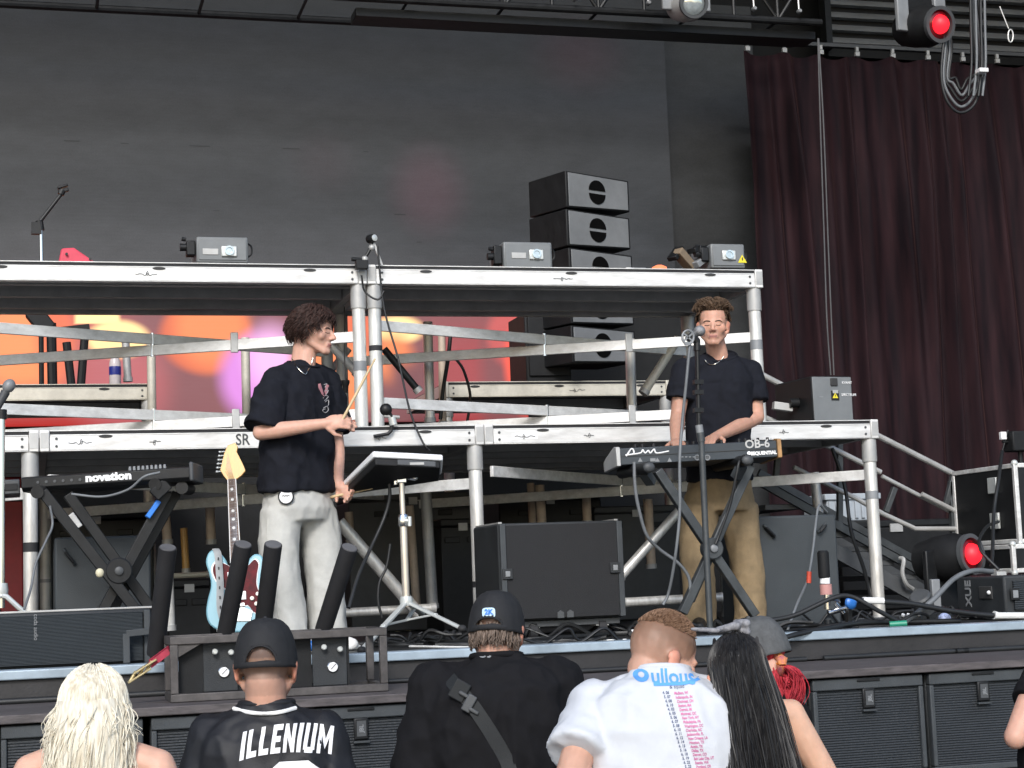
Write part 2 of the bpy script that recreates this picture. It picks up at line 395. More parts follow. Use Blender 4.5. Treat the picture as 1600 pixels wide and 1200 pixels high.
tag(MB().bb((-3, YL, 1.6), (xl, YL + 0.1, 2.7)).build('video_wall', low, loc=o1), 'glowing low video wall showing orange and pink discs behind the aluminium risers', 'video wall')

# ------------------------------------------------------------------ curtain with its rail
YC = 13.0
xa, xb = W(1172, 300, YC).x, 9.0
ztop = W(1400, 92, YC).z
rng = random.Random(3)
cm_, t_, p_ = nodes('maroon_velvet'); N_, L_ = t_.nodes, t_.links
tcn = N_.new('ShaderNodeTexCoord'); mpn = N_.new('ShaderNodeMapping'); mpn.inputs['Scale'].default_value = (5, 5, .5); L_.new(tcn.outputs['Object'], mpn.inputs[0])
nzn = N_.new('ShaderNodeTexNoise'); nzn.inputs['Scale'].default_value = 2.5; nzn.inputs['Detail'].default_value = 6; L_.new(mpn.outputs[0], nzn.inputs[0])
rpn = N_.new('ShaderNodeValToRGB'); rpn.color_ramp.elements[0].position = .35; rpn.color_ramp.elements[1].position = .7
rpn.color_ramp.elements[0].color = (.009, .005, .0075, 1); rpn.color_ramp.elements[1].color = (.027, .0115, .0145, 1); L_.new(nzn.outputs[0], rpn.inputs[0]); L_.new(rpn.outputs[0], p_.inputs['Base Color'])  # paler streaks put the fold highlights into the velvet colour
p_.inputs['Roughness'].default_value = .8; p_.inputs['Specular IOR Level'].default_value = .15; p_.inputs['Sheen Weight'].default_value = .05; p_.inputs['Sheen Roughness'].default_value = .35; p_.inputs['Sheen Tint'].default_value = (.9, .45, .42, 1)
peaks = []; x = xa
while x < xb: peaks.append((x, rng.uniform(.06, .20), rng.uniform(.035, .07), rng.uniform(-.1, .1), rng.uniform(.4, 1))); x += rng.uniform(.13, .30)
nx, nz_ = 620, 44; vs = []; fs = []
for j in range(nz_ + 1):
    tz = j / nz_; z = ztop * (1 - tz) + 0.01 * tz
    for i in range(nx + 1):
        x = xa + (xb - xa) * i / nx; y = 0
        for (c, a, s, dr, st) in peaks:
            xx = x - c - dr * tz - .03 * math.sin(3 * tz + c * 7)
            y -= a * (0.35 + 0.65 * min(1, tz * 4)) * math.exp(-(xx / (s * (1 + .4 * tz))) ** 2)
        y += .012 * noise.noise(V((x * 4, z * 1.2, 3)))
        sag = 0.035 * abs(math.sin((x - xa) * math.pi / .335)) * (1 - tz) ** 12
        vs.append((x, YC + y, z - sag))
for j in range(nz_):
    for i in range(nx):
        a = j * (nx + 1) + i; fs.append((a, a + 1, a + nx + 2, a + nx + 1))
mb = MB(); mb.add(vs, fs)
cur = tag(mb.build('stage_curtain', cm_, smooth=80), 'tall dark maroon pleated stage curtain hanging at the right', 'curtain')
cur.modifiers.new('thick', 'SOLIDIFY').thickness = 0.006
rail = thing('curtain_rail', (xa, YC, ztop), 'thin dark rail with small white clips along the top of the maroon curtain', 'curtain rail')
MB().bb((xa - .05, YC - .02, ztop + .075), (xb, YC + .03, ztop + .105)).build('rail', GREY, rail)
x = xa + .03
while x < xb:
    MB().bb((x - .02, YC - .05, ztop - .005), (x + .02, YC - .026, ztop + .03)).bb((x - .012, YC - .048, ztop + .035), (x + .012, YC - .026, ztop + .073)).build('clip', ALUD, rail)
    x += .335

# ------------------------------------------------------------------ louvred wall at the top right
YV = 13.75
lv = thing('louvre_wall', (W(1450, 60, YV).x, YV, 4.5), 'grey horizontal louvre slats high above the maroon curtain', 'louvre')
x0, x1 = W(1293, 40, YV).x, 9.6
zz = W(1450, 78, YV).z
for k in range(9):
    z = zz + k * 0.118
    MB().prism([(0, 0), (.075, .0), (.06, .035), (0, .075)], (x0, YV, z), V((0, -1, 0)), V((0, 0, 1)), -(x1 - x0)).build('slat', GREYL, lv)
MB().bb((x0, YV + .01, zz - .1), (x1, YV + .03, zz + 1.2)).build('backing', BLK, lv)
MB().bb((x0 - .06, YV - .09, zz - .06), (x0 - .002, YV + .03, zz + 1.2)).build('post', BLKM, lv)

# ------------------------------------------------------------------ lighting truss along the top
def truss(name, p0, p1, h, d, label, n):
    p0, p1 = V(p0), V(p1); t = thing(name, p0, label, 'truss')
    for dy in (0, d):
        for dz in (0, h):
            MB().cyl(p0 + V((0, dy, dz)), p1 + V((0, dy, dz)), .028, n=10).build('chord', BLKM, t)
    L = p1 - p0
    for i in range(n):
        a, b = p0 + L * (i / n), p0 + L * ((i + 1) / n)
        s, e = (V((0, 0, 0)), V((0, 0, h))) if i % 2 else (V((0, 0, h)), V((0, 0, 0)))
        MB().cyl(a + s, b + e, .014, n=8).build('brace', BLKM, t)
        if i % 2: MB().cyl(a, a + V((0, d, 0)), .012, n=6).build('brace', BLKM, t)
        MB().cyl(a + V((0, 0, 0)), a + V((0, 0, h)), .014, n=8).build('brace', BLKM, t)
    return t
YT = 11.6
a = W(380, 8, YT); b = W(1285, 68, YT); zT = (a.z + b.z) / 2 + .13
truss('lighting_truss', (-2.0, YT, zT), (b.x, YT, zT), .52, .52, 'long black lattice truss running across the top of the stage', 22)
tag(MB().bb((W(560, 20, YT).x, YT + .1, zT - .10), (b.x, YT + .3, zT - .035)).build('under_truss_bar', BLKM, bevel=.006), 'black bar slung just beneath the lighting truss', 'cable tray')  # plain black bar along the dark band under the truss
mb = MB()
for i, px in enumerate((895, 1010, 1175, 1245, 560, 720)):
    c = W(px, 40 if px > 1100 else 22, YT); 
    o = thing('truss_clamp', (c.x, YT - .03, zT), ['silver pipe clamp on the truss right of the centre seam', 'small pale pipe clamp beside the round top lamp', 'pipe clamp on the truss above the dark panel', 'pipe clamp at the right end of the truss', 'pale pipe clamp on the truss over the drummer', 'pipe clamp on the truss over the rear speakers'][i], 'clamp')
    MB().lathe([(.012, -.02), (.018, -.01), (.018, .02), (.012, .03)], (c.x, YT - .05, zT + .06), V((0, -1, 0)), 10).build('jaw', GREYL, o)
    MB().cyl((c.x, YT - .05, zT + .06), (c.x, YT - .05, zT + .16), .008, n=8).build('bolt', CHROME, o)

def moving_head(c, aim, label, s=1.0, lit=None, yoke_up=True, body=BLK):
    """lamp head in a yoke: drum body, lens bezel, lens, two yoke arms, base"""
    c = V(c); aim = V(aim).normalized(); sg = 1 if yoke_up else -1
    base = c + V((0, 0, sg * .34 * s))
    t = thing('moving_head_light', base, label, 'stage light')
    side = aim.cross(Z_).normalized()
    MB().lathe([(.06 * s, -.20 * s), (.12 * s, -.17 * s), (.14 * s, -.05 * s), (.145 * s, .08 * s), (.125 * s, .13 * s), (.115 * s, .17 * s)], c, aim, 28).build('head', body, t)
    MB().lathe([(.118 * s, .165 * s), (.125 * s, .17 * s), (.125 * s, .2 * s), (.1 * s, .2 * s), (.1 * s, .172 * s)], c, aim, 28).build('bezel', GREY, t)
    ln = MB().lathe([(.098 * s, .173 * s), (.09 * s, .182 * s), (.05 * s, .195 * s), (.002, .2 * s)], c, aim, 24).build('lens', REDG if lit is not None and lit.name == 'lit_red_lens' else LENS, t, smooth=60)
    if lit is not None and lit.name == 'lit_red_lens': MB().ell(c + aim * .185 * s, (.066 * s, .066 * s, .066 * s), None, 20, 12).build('lamp_core', lit, ln, smooth=80)
    for q in (-1, 1):
        MB().bar(c + side * q * .165 * s + V((0, 0, -sg * .05 * s)), c + side * q * .165 * s + V((0, 0, sg * .27 * s)), .035 * s, .10 * s, side).build('yoke_arm', GREYL if yoke_up else BLKM, t, bevel=.008)
    MB().box(c + V((0, 0, sg * .31 * s)), (.40 * s, .30 * s, .085 * s), Matrix((side, aim.cross(side), Z_)).transposed()).build('base', BLK, t, bevel=.012)
    return t
REDL = emit('lit_red_lens', (1.0, .012, .022), 1.25)
REDG = mat('dark_red_glass', (.16, .004, .008), .15)
cm = W(1440, 42, 10.9)
mh = moving_head(cm, V((-.05, -1, -.22)) + V((.25, 0, 0)), 'black moving head lamp with a lit red lens hanging from the truss', 1.05, REDL)
cm = W(1072, 8, 11.2)
moving_head(cm, V((-.02, -1, -.25)), 'pale bodied lamp with a clear round lens hanging at the top of the truss', .85, LENS, True, ALUD)
cm = W(1478, 872, 9.1)
moving_head(cm, V((.45, -1, .10)), 'black moving head lamp with a lit red lens standing on the stage floor', .95, REDL, False)

# ------------------------------------------------------------------ front speakers under the ledge
pitch = 0.567
for i in range(11):
    x0 = -0.677 + i * pitch; x1 = x0 + pitch - .028
    lab = ['wide black front speaker left of the blonde woman', 'black front speaker behind the blonde woman, at the left end of the row', 'black front speaker directly right of the blonde woman', 'black front speaker between the jersey man and the man in the black tee', 'black front speaker hidden behind the man in the black tee',
           'black front speaker between the black tee and the white tee', 'black front speaker behind the white tour tee', 'black front speaker directly right of the red ponytail', 'black front speaker in the row, second from the right edge', 'black front speaker at the right end of the row beside the bare arm', 'black front speaker beyond the bare arm'][i]
    t = thing('front_speaker', ((x0 + x1) / 2, 7.06, -.62), lab, 'speaker', 'black speakers in a row along the front of the stage')
    z0, z1 = -.612, -.172
    MB().bb((x0, 7.09, z0), (x1, 7.5, z1)).build('cabinet', SPK, t, bevel=.01)
    fr = MB()
    fr.bb((x0 + .002, 7.052, z1 - .05), (x1 - .002, 7.088, z1 - .002)).bb((x0 + .002, 7.052, z0 + .002), (x1 - .002, 7.088, z0 + .03)).bb((x0 + .002, 7.052, z0 + .032), (x0 + .024, 7.088, z1 - .052)).bb((x1 - .024, 7.052, z0 + .032), (x1 - .002, 7.088, z1 - .052))
    fr.build('frame', SPKG, t, bevel=.005)
    MB().bb((x0 + .026, 7.068, z0 + .032), (x1 - .026, 7.086, z1 - .052)).build('grille', GRILLE, t)
    xm = (x0 + x1) / 2; zb = z1 - .085
    bd = MB().bb((xm - .03, 7.05, zb - .05), (xm + .03, 7.066, zb + .038)).build('badge', BLKM, t, bevel=.006)
    MB().bb((xm - .019, 7.046, zb - .036), (xm + .019, 7.0495, zb + .026)).build('badge_plate', GREY, bd)
    text('JBL', .024, (xm, 7.0455, zb - .005), Z_, -X_, GREYL, bd, 'lettering', bold=.0006)
    MB().bb((xm - .033, 7.046, zb - .062), (xm + .033, 7.064, zb - .054)).build('latch', SPKG, t)
    MB().bb((xm - .055, 7.046, z1 - .018), (xm + .055, 7.0515, z1 - .006)).build('handle', BLKM, t, bevel=.002)

# ------------------------------------------------------------------ aluminium risers
def sticker(parent, x, y, z, w_, m=GREY, seed=0, paper=False):
    r = random.Random(seed)
    if paper: MB().bb((x - w_ * .62, y - .0012, z - .018), (x + w_ * .62, y - .0002, z + .018)).build('sticker', WHITE, parent, smooth=0)
    pts = [V((x + w_ * (i / 9 - .5), y - .004, z + (r.uniform(-.010, .010) if 2 < i < 7 else r.uniform(-.003, .003)))) for i in range(10)]
    mb = MB(); mb.tube(spline(pts, 4), .0014, 5)
    k = r.randint(3, 5); c = pts[k]
    mb.tube(spline([c + V((0, 0, .013)), c + V((.006, 0, 0)), c + V((0, 0, -.013)), c + V((-.006, 0, 0)), c + V((0, 0, .013))], 4), .0013, 5)
    return mb.build('scribble', m, parent, smooth=60)
def leg(parent, x, y, z0, z1, r=.038, m=None):
    l = MB().cyl((x, y, z0 + .012), (x, y, z1 - .10), r, n=20).build('leg', m or TUBEM, parent)
    rt = random.Random(int(x * 997 + y * 131))
    if rt.random() < .75:
        zt = z0 + (z1 - z0) * rt.uniform(.25, .75); MB().cyl((x, y, zt), (x, y, zt + rt.uniform(.02, .06)), r + .0012, n=20).build('tape_band', RUB if rt.random() < .5 else GREYL, l)
    MB().lathe([(r + .006, -.145), (r + .007, -.14), (r + .007, -.004), (r + .002, 0)], (x, y, z1), Z_, 20).build('sleeve', ALUD, l)
    MB().lathe([(r + .004, 0), (r + .004, .012), (r + .001, .03)], (x, y, z0), Z_, 20).build('foot', ALUD, l)
    return l
def deck(x0, x1, yf, dp, zt, zb, label, fronts=(0, 1), braces=(), marks=(), cream=False, legr=.038, joists=5, rear=True):
    A = CREAMA if cream else ALU
    t = thing('stage_riser', ((x0 + x1) / 2, yf, zb), label, 'stage riser', 'aluminium stage risers')
    h = .105; g = .0015
    MB().bb((x0 + .03, yf + .006, zt - .02), (x1 - .03, yf + dp - .006, zt - .003)).build('deck_board', PLY, t)
    ra = MB()
    ra.bb((x0 + .052, yf - .004, zt - .006), (x1 - .052, yf + .0055, zt)).bb((x0 + .052, yf, zt - .030), (x1 - .052, yf + .05, zt - .0225)).bb((x0 + .052, yf - .003, zt - h), (x1 - .052, yf + .02, zt - .031)).bb((x0 + .052, yf - .006, zt - h - .006), (x1 - .052, yf + .055, zt - h - .001))
    ra.build('front_rail', A, t, bevel=.002)
    MB().bb((x0 + .053, yf + .003, zt - .0215), (x1 - .053, yf + .0055, zt - .007)).build('recess_dark_strip', RUB, t)  # dark strip put in for the shaded gap below the top lip
    for q, xx in ((0, x0), (1, x1 - .05)):
        c = MB().bb((xx, yf - .008, zt - h - .008), (xx + .05, yf + .05, zt + .002)).build('corner_casting', A, t, bevel=.005)
        MB().bb((xx + .004, yf - .010, zt - h + .01), (xx + .046, yf - .0085, zt - .012)).build('cover_plate', ALUD if not cream else A, c)
        for z in (zt - .045, zt - .085):
            xb_ = x0 + .085 if q == 0 else x1 - .085
            MB().cyl((xb_, yf - .007, z), (xb_, yf - .0025, z), .0075, n=8).build('bolt', GREY, t)
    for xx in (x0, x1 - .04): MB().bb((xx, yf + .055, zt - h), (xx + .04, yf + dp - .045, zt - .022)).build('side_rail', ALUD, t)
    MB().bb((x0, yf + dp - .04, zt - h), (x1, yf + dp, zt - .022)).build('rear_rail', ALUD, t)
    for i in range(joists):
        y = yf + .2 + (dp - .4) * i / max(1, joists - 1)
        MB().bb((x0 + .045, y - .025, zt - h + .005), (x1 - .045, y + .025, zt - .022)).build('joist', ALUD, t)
    for i in (0, 1, 2):
        xx = x0 + (x1 - x0) * (.14 + .36 * i)
        s = MB().lathe([(.002, 0), (.036, 0), (.036, .004), (.002, .004)], (xx, yf - .0035, zt - .031), V((0, -1, 0)), 16)
        s.v = [V((p.x, p.y, zt - .035 + (p.z - (zt - .031)) * .24)) for p in s.v]
        s.build('latch_slot', INK, t)
    ys = yf + .045; yr = yf + dp - .05; xs = [x0 + .045, x1 - .045]
    for q in fronts: leg(t, xs[q], ys, zb, zt - h, legr)
    if rear:
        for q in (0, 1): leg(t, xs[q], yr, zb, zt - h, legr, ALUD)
    for zq in braces:
        MB().bar((xs[0], ys, zq), (xs[1], yr, zq), .022, .062).build('brace', A, t, bevel=.003)
        MB().bar((xs[1], ys, zq - .066), (xs[0], yr, zq - .066), .022, .062).build('brace', A, t, bevel=.003)
        c = V(((xs[0] + xs[1]) / 2, (ys + yr) / 2, zq - .033)); MB().cyl(c + V((0, 0, -.07)), c + V((0, 0, .07)), .012, n=10).build('pivot_bolt', CHROME, t)
        c = V((xs[1], ys, zq - .066)).lerp(V((xs[0], yr, zq - .066)), .30); MB().box(c + V((0, -.018, .012)), (.045, .012, .12)).build('brace_bracket', ALUD, t, bevel=.005)
    for i, (mx, kind) in enumerate(marks):
        z = zt - .068
        sticker(t, mx, yf - .003, z, .12 if kind != 'hook' else .06, seed=int(mx * 100) % 97 + i, paper=(kind == 'paper'))
    return t
CREAMA = mat('worn_aluminium', (0.60, 0.57, 0.49), 0.55, 0.2, 0.2, 6, 0.05, 120)
Y1 = 9.4; ZL = 1.19
xA = W(62, 690, Y1).x; xB = W(757, 680, Y1).x; xC = W(1372, 670, Y1).x
mk = lambda px, y: W(px, 690, y).x
deck(xA - 2.36, xA - .004, Y1, 2.44, ZL, 0, 'lower aluminium riser cut off by the left edge of the photograph', fronts=(1,), braces=(.93,))
deck(xA, xB - .004, Y1, 2.44, ZL, 0, 'lower aluminium riser marked SR behind the drummer', fronts=(1,), braces=(.93,), marks=((mk(125, Y1), 'paper'), (mk(242, Y1), 'hook'), (mk(595, Y1), 'hook')))
dC = deck(xB, xC, Y1, 2.44, ZL, 0, 'lower aluminium riser behind the keyboard player, ending beside the stairs', fronts=(1,), braces=(.93,), marks=((mk(820, Y1), 'paper'), (mk(920, Y1), 'hook'), (mk(1225, Y1), 'hook')))
rB = [o for o in bpy.data.objects if o.name.startswith('stage_riser') and 'SR' in o['label']][0]
text('SR', .085, (mk(379, Y1), Y1 - .004, ZL - .066), X_, Z_, GREY, rB, 'lettering', bold=.001, squash=.85)
Y2 = 9.72; ZU = W(900, 418, Y2).z
xD = W(574, 430, Y2).x; xE = W(1191, 430, Y2).x
zq = W(1040, 508, Y2).z
deck(xD - 2.36, xD - .004, Y2, 1.22, ZU, ZL + .002, 'upper aluminium riser on the left, above the drummer', fronts=(1,), braces=(zq, ZL + .17), marks=((mk(232, Y2), 'scr'),), joists=3)
deck(xD, xE, Y2, 1.22, ZU, ZL + .002, 'upper aluminium riser on the right, above the keyboard player', fronts=(0, 1), braces=(zq, ZL + .17), marks=((mk(890, Y2), 'scr'),), joists=3)
# rear decks seen through the frames
Y3 = 11.95
xe = W(242, 612, Y3).x; zR = W(120, 600, Y3).z
deck(xe - 2.4, xe, Y3, 1.2, zR, 0, 'cream coloured rear riser on the left carrying a water bottle', fronts=(1,), cream=True, joists=2, rear=False)
xs_ = W(690, 606, Y3).x
deck(xs_, xs_ + 1.75, Y3, 1.2, zR, 0, 'cream coloured rear riser on the right carrying the speaker stack', fronts=(0, 1), cream=True, marks=((mk(905, Y3), 'scr'),), joists=2, rear=False)

# loose posts and diagonal tubes of the frames behind
def post(px0, py0, px1, py1, Y, r, m, label, Yb=None):
    a, b = W(px0, py0, Y), W(px1, py1, Yb or Y)
    t = thing('frame_tube', (b.x, b.y, min(a.z, b.z)), label, 'tube')
    MB().cyl(a, b, r, n=14).build('tube', m, t)
    d = (b - a).normalized(); MB().cyl(b - d * .03, b + d * .002, r + .006, n=14).build('collar', ALUD, t)
post(668, 503, 672, 660, 11.0, .032, TUBEM, 'bright upright tube under the upper riser right of the twin posts')
post(690, 515, 692, 665, 11.6, .026, WARM, 'thin warm tinted upright tube just right of the bright one')
post(236, 528, 238, 676, 11.9, .03, CREAMA, 'upright tube at the end of the left cream riser')
post(196, 530, 200, 596, 12.3, .028, ALUD, 'short grey tube standing behind the water bottle')
post(383, 528, 386, 678, 11.7, .03, CREAMA, 'upright tube left of the drummer against the pink disc')
post(984, 530, 988, 662, 11.4, .036, TUBEM, 'bright upright tube left of the microphone stand')
post(506, 528, 560, 585, 10.6, .026, ALU, 'slanting bright tube beside the drummer\'s face')
post(545, 545, 500, 600, 11.2, .024, ALUD, 'dull slanting tube crossing behind the drummer\'s chin')
post(600, 545, 655, 612, 10.3, .022, BLKM, 'black slanting bar right of the twin posts')
post(1060, 528, 1005, 615, 10.8, .03, CREAMA, 'slanting tube left of the singer\'s shoulder')
post(1078, 560, 1080, 655, 11.0, .03, TUBEM, 'upright tube half hidden behind the singer')
post(664, 752, 676, 950, 10.9, .036, ALUD, 'grey upright tube right of the drum pad stand')
post(640, 790, 652, 960, 11.3, .028, WARM, 'warm tinted tube just right of the drum pad stand')
post(530, 815, 655, 960, 10.2, .036, TUBEM, 'long slanting tube behind the drum pad stand')
post(530, 958, 680, 950, 10.3, .028, TUBEM, 'low horizontal tube behind the foot of the drum pad stand')
post(1064, 795, 966, 905, 10.2, .03, TUBEM, 'slanting tube right of the large monitor speaker')
post(966, 942, 1180, 930, 10.3, .03, TUBEM, 'low horizontal tube behind the keyboard stand')
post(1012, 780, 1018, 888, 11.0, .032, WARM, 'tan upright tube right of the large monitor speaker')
post(1272, 738, 1280, 810, 10.7, .034, TUBEM, 'upright tube above the grey rear monitor on the right')
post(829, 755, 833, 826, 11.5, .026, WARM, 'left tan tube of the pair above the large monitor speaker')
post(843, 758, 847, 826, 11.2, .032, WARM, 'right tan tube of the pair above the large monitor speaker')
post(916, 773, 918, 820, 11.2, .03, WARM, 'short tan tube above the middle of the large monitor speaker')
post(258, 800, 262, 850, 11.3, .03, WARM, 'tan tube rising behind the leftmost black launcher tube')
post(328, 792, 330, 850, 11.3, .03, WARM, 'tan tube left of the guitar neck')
post(287, 825, 291, 895, 11.8, .024, MAPLE, 'orange tinted short tube between launcher tubes and guitar')  # maple brown stands in for the wall's orange glow on this tube
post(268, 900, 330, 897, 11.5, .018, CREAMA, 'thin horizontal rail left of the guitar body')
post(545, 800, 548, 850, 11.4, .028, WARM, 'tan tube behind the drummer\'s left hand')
post(262, 880, 266, 985, 10.2, .03, TUBEM, 'pale tube right of the leftmost launcher tube')
# dark stowed boxes beneath the lower riser
for i, (px0, py0, px1, py1, Y, m, lab) in enumerate((
        (0, 745, 36, 870, 11.6, RED, 'dark red case at the left edge beneath the riser'), (60, 800, 240, 900, 11.9, BLKM, 'black case under the riser behind the left keyboard stand'),
        (262, 905, 330, 985, 10.9, BLKM, 'black case under the riser left of the guitar'), (545, 770, 745, 855, 11.7, GREY, 'dark grey case under the riser behind the drum pad'),
        (690, 810, 760, 960, 11.2, BLKM, 'black case under the riser beside the large monitor speaker'), (930, 790, 1060, 890, 11.8, GREY, 'dark grey case under the riser behind the keyboard stand'),
        (780, 770, 940, 840, 11.9, BLKM, 'black case under the riser behind the large monitor speaker'))):
    x0, x1, z0, z1 = B(px0, py0, px1, py1, Y)
    t = thing('flight_case', ((x0 + x1) / 2, Y, 0), lab, 'case')
    MB().bb((x0, Y, .005), (x1, Y + .5, z1 - .052)).build('body', m, t, bevel=.01); MB().bb((x0, Y, z1 - .05), (x1, Y + .5, z1)).build('lid', m, t, bevel=.01)
    MB().bb(((x0 + x1) / 2 - .03, Y - .01, z1 - .08), ((x0 + x1) / 2 + .03, Y - .001, z1 - .03)).build('latch', ALUD, t)
    for q in (.25, .75): MB().bb((x0 + (x1 - x0) * q - .05, Y - .012, z1 - .16), (x0 + (x1 - x0) * q + .05, Y - .001, z1 - .12)).build('handle', BLKM, t, bevel=.004)
# ================================================================== STAGE GEAR
def obox(p0, p1, z0, z1, depth, mb=None, inset=0.0, off=0.0):
    """box whose front runs p0->p1 (plan), pushed back by depth; returns MB and its axes"""
    p0, p1 = V(p0), V(p1); u = V((p1.x - p0.x, p1.y - p0.y, 0)); L = u.length; u.normalize(); n = V((-u.y, u.x, 0))
    R = Matrix((u, n, Z_)).transposed(); c = V(((p0.x + p1.x) / 2, (p0.y + p1.y) / 2, (z0 + z1) / 2)) + n * (depth / 2 + off)
    (mb or MB()).box
    mb = mb or MB(); mb.box(c, (L - 2 * inset, depth, z1 - z0), R); return mb, u, n

# ---- lasers and boxes on the upper riser
def warn(parent, c, s, ux=X_, uz=Z_):
    w_ = MB().prism([(-s, -s * .8), (s, -s * .8), (0, s * .9)], c, ux, uz, .002).build('warning_sticker', YEL, parent, smooth=0)
    n = ux.cross(uz)
    MB().prism([(-s * .12, -s * .35), (s * .12, -s * .35), (s * .16, s * .3), (-s * .16, s * .3)], c + n * .0022, ux, uz, .0006).build('warning_mark', INK, w_, smooth=0)
def laser(px0, py0, px1, py1, Y, label, lens_px, side_l=True, warn_px=None, plate_px=None):
    x0, x1, z0, z1 = B(px0, py0, px1, py1, Y); z0 = ZU + .004 if z0 < ZU + .03 else z0
    t = thing('laser_projector', ((x0 + x1) / 2, Y, z0), label, 'laser projector')
    MB().bb((x0, Y, z0 + .012), (x1, Y + .34, z1)).build('housing', GREYH, t, bevel=.01)
    for q in (x0 + .02, x1 - .05):
        MB().bb((q, Y + .03, z0), (q + .03, Y + .3, z0 + .0115)).build('foot', RUB, t)
    MB().bb((x0 + .012, Y - .006, z0 + .028), (x1 - .012, Y - .0005, z1 - .016)).build('front_panel', GREYH, t, bevel=.003)
    c = W(lens_px[0], lens_px[1], Y - .012)
    a = MB().bb((c.x - .045, Y - .018, c.z - .03), (c.x + .045, Y - .007, c.z + .032)).build('aperture_plate', CHROMED, t, bevel=.006)
    MB().lathe([(.028, 0), (.028, .012), (.018, .012), (.016, .006)], (c.x, Y - .018, c.z + .004), V((0, -1, 0)), 18).build('aperture', LENS, a)
    if plate_px:
        q = W(plate_px[0], plate_px[1], Y - .01); MB().bb((q.x - .045, Y - .010, q.z - .018), (q.x + .045, Y - .0065, q.z + .018)).build('name_plate', ALUD, t, bevel=.003)
    if warn_px: warn(t, V((W(warn_px[0], warn_px[1], Y).x, Y - .0075, W(warn_px[0], warn_px[1], Y).z)), .03)
    sx = x0 - .004 if side_l else x1 + .004; s = -1 if side_l else 1
    MB().bb((sx, Y + .02, z0 + .06), (sx + s * .05, Y + .10, z1 - .02)).build('side_bracket', BLKM, t, bevel=.006)
    MB().cyl((sx + s * .05, Y + .05, z0 + .11), (sx + s * .085, Y + .05, z0 + .11), .022, n=12).build('tilt_knob', BLKM, t)
    MB().cyl((sx + s * .05, Y + .05, z0 + .155), (sx + s * .075, Y + .05, z0 + .16), .012, n=10).build('clamp_screw', BLKM, t)
    ex = x1 + .003 if side_l else x0 - .003
    MB().tube(spline([(ex, Y + .04, z1 - .03), (ex - s * .02, Y + .04, z1 - .05), (ex - s * .02, Y + .04, z1 - .09), (ex, Y + .04, z1 - .11)], 4), .006, 6).build('side_handle', BLKM, t)
    return t
GREYH = mat('laser_housing', (0.17, 0.18, 0.185), 0.5, 0.1, 0.12, 6)
CHROMED = mat('bright_plate', (0.62, 0.64, 0.62), 0.35, 0.4, 0.1)
laser(307, 370, 388, 414, 9.95, 'grey laser projector with green glinting lens, alone on the left upper riser', (358, 393), plate_px=(329, 393))
laser(787, 378, 863, 422, 9.95, 'grey laser projector on the upper riser directly left of the speaker stack', (838, 398), plate_px=(811, 399))
laser(1111, 381, 1164, 422, 9.95, 'small grey laser projector with yellow warning sticker at the upper riser\'s right end', (1139, 399), warn_px=(1159, 405))
# junk left of it
t = thing('laser_bracket', W(1075, 420, 10.0), 'tangle of dark brackets and tan cardboard beside the right laser projector', 'bracket')
for a, b, w_, m in (((1058, 392), (1080, 418), .05, mat('tan_cardboard', (.2, .15, .1), .7)), ((1080, 392), (1100, 388), .03, BLKM), ((1085, 415), (1105, 400), .04, GREYL), ((1050, 405), (1062, 388), .03, BLKM), ((1088, 390), (1108, 396), .05, BLKM)):
    MB().bar(W(*a, 10.0), W(*b, 10.05), .07, w_).build('flap', m, t, bevel=.004)
MB().bar((W(1060, 418, 10).x, 10, ZU + .02), (W(1106, 418, 10).x, 10.0, ZU + .02), .2, .03).build('base_plate', BLKM, t, bevel=.004)
c = W(1030, 416, 9.95); b_ = thing('beacon', (c.x, 9.95, ZU + .002), 'low glowing orange beacon on the upper riser left of the right laser', 'beacon')
MB().lathe([(.07, 0), (.075, .02), (.05, .028)], (c.x, 9.95, ZU + .002), Z_, 20).build('base', BLKM, b_)
MB().lathe([(.052, .028), (.045, .05), (.02, .062), (.001, .064)], (c.x, 9.95, ZU + .002), Z_, 20).build('dome', emit('orange_glow', (1, .22, .1), .8), b_, smooth=70)
for px, w_, lab in ((985, .06, 'small white plug box on the upper riser right of the speaker stack'), (998, .1, 'flat grey junction box on the upper riser right of the speaker stack')):
    c = W(px, 412, 9.95); t = thing('junction_box', (c.x, 9.95, ZU), lab, 'junction box')
    MB().bb((c.x - w_ / 2, 9.95, ZU + .001), (c.x + w_ / 2, 10.03, ZU + .05)).build('box', GREYL if w_ > .08 else ALU, t, bevel=.006); MB().cyl((c.x, 9.945, ZU + .025), (c.x, 9.93, ZU + .025), .012, n=10).build('socket', BLKM, t)
# large laser on the lower riser
Yb = 9.85
e0 = W(1269, 620, Yb); u = V((math.cos(.1), math.sin(.1), 0)); n = V((-math.sin(.1), math.cos(.1), 0))
wd, dp_ = 70 * M(1300, 620, Yb) * 1.02, .46
z1 = W(1300, 587, Yb).z; z0 = ZL + .004
t = thing('laser_projector', e0 + u * wd / 2 + V((0, 0, z0 - e0.z)), 'large grey laser projector with yellow warning label on the lower riser by the stairs', 'laser projector')
R = Matrix((u, n, Z_)).transposed(); cc = e0 + u * wd / 2 + n * dp_ / 2
MB().box((cc.x, cc.y, (z0 + z1) / 2 + .01), (wd, dp_, z1 - z0 - .02), R).build('housing', BLKM, t, bevel=.012)
fc = e0 + u * wd / 2 - n * .005
MB().box((fc.x, fc.y, (z0 + z1) / 2 + .008), (wd - .006, .008, z1 - z0 - .03), R).build('front_panel', GREYH, t, bevel=.003)
def onf(px, py, d=.011):
    r = ray(px, py); k = (e0 - n * d - EYE).dot(n) / r.dot(n); return EYE + r * k
c = onf(1303, 597); MB().box(c, (.05, .012, .05), R).build('aperture', INK, t, bevel=.004)
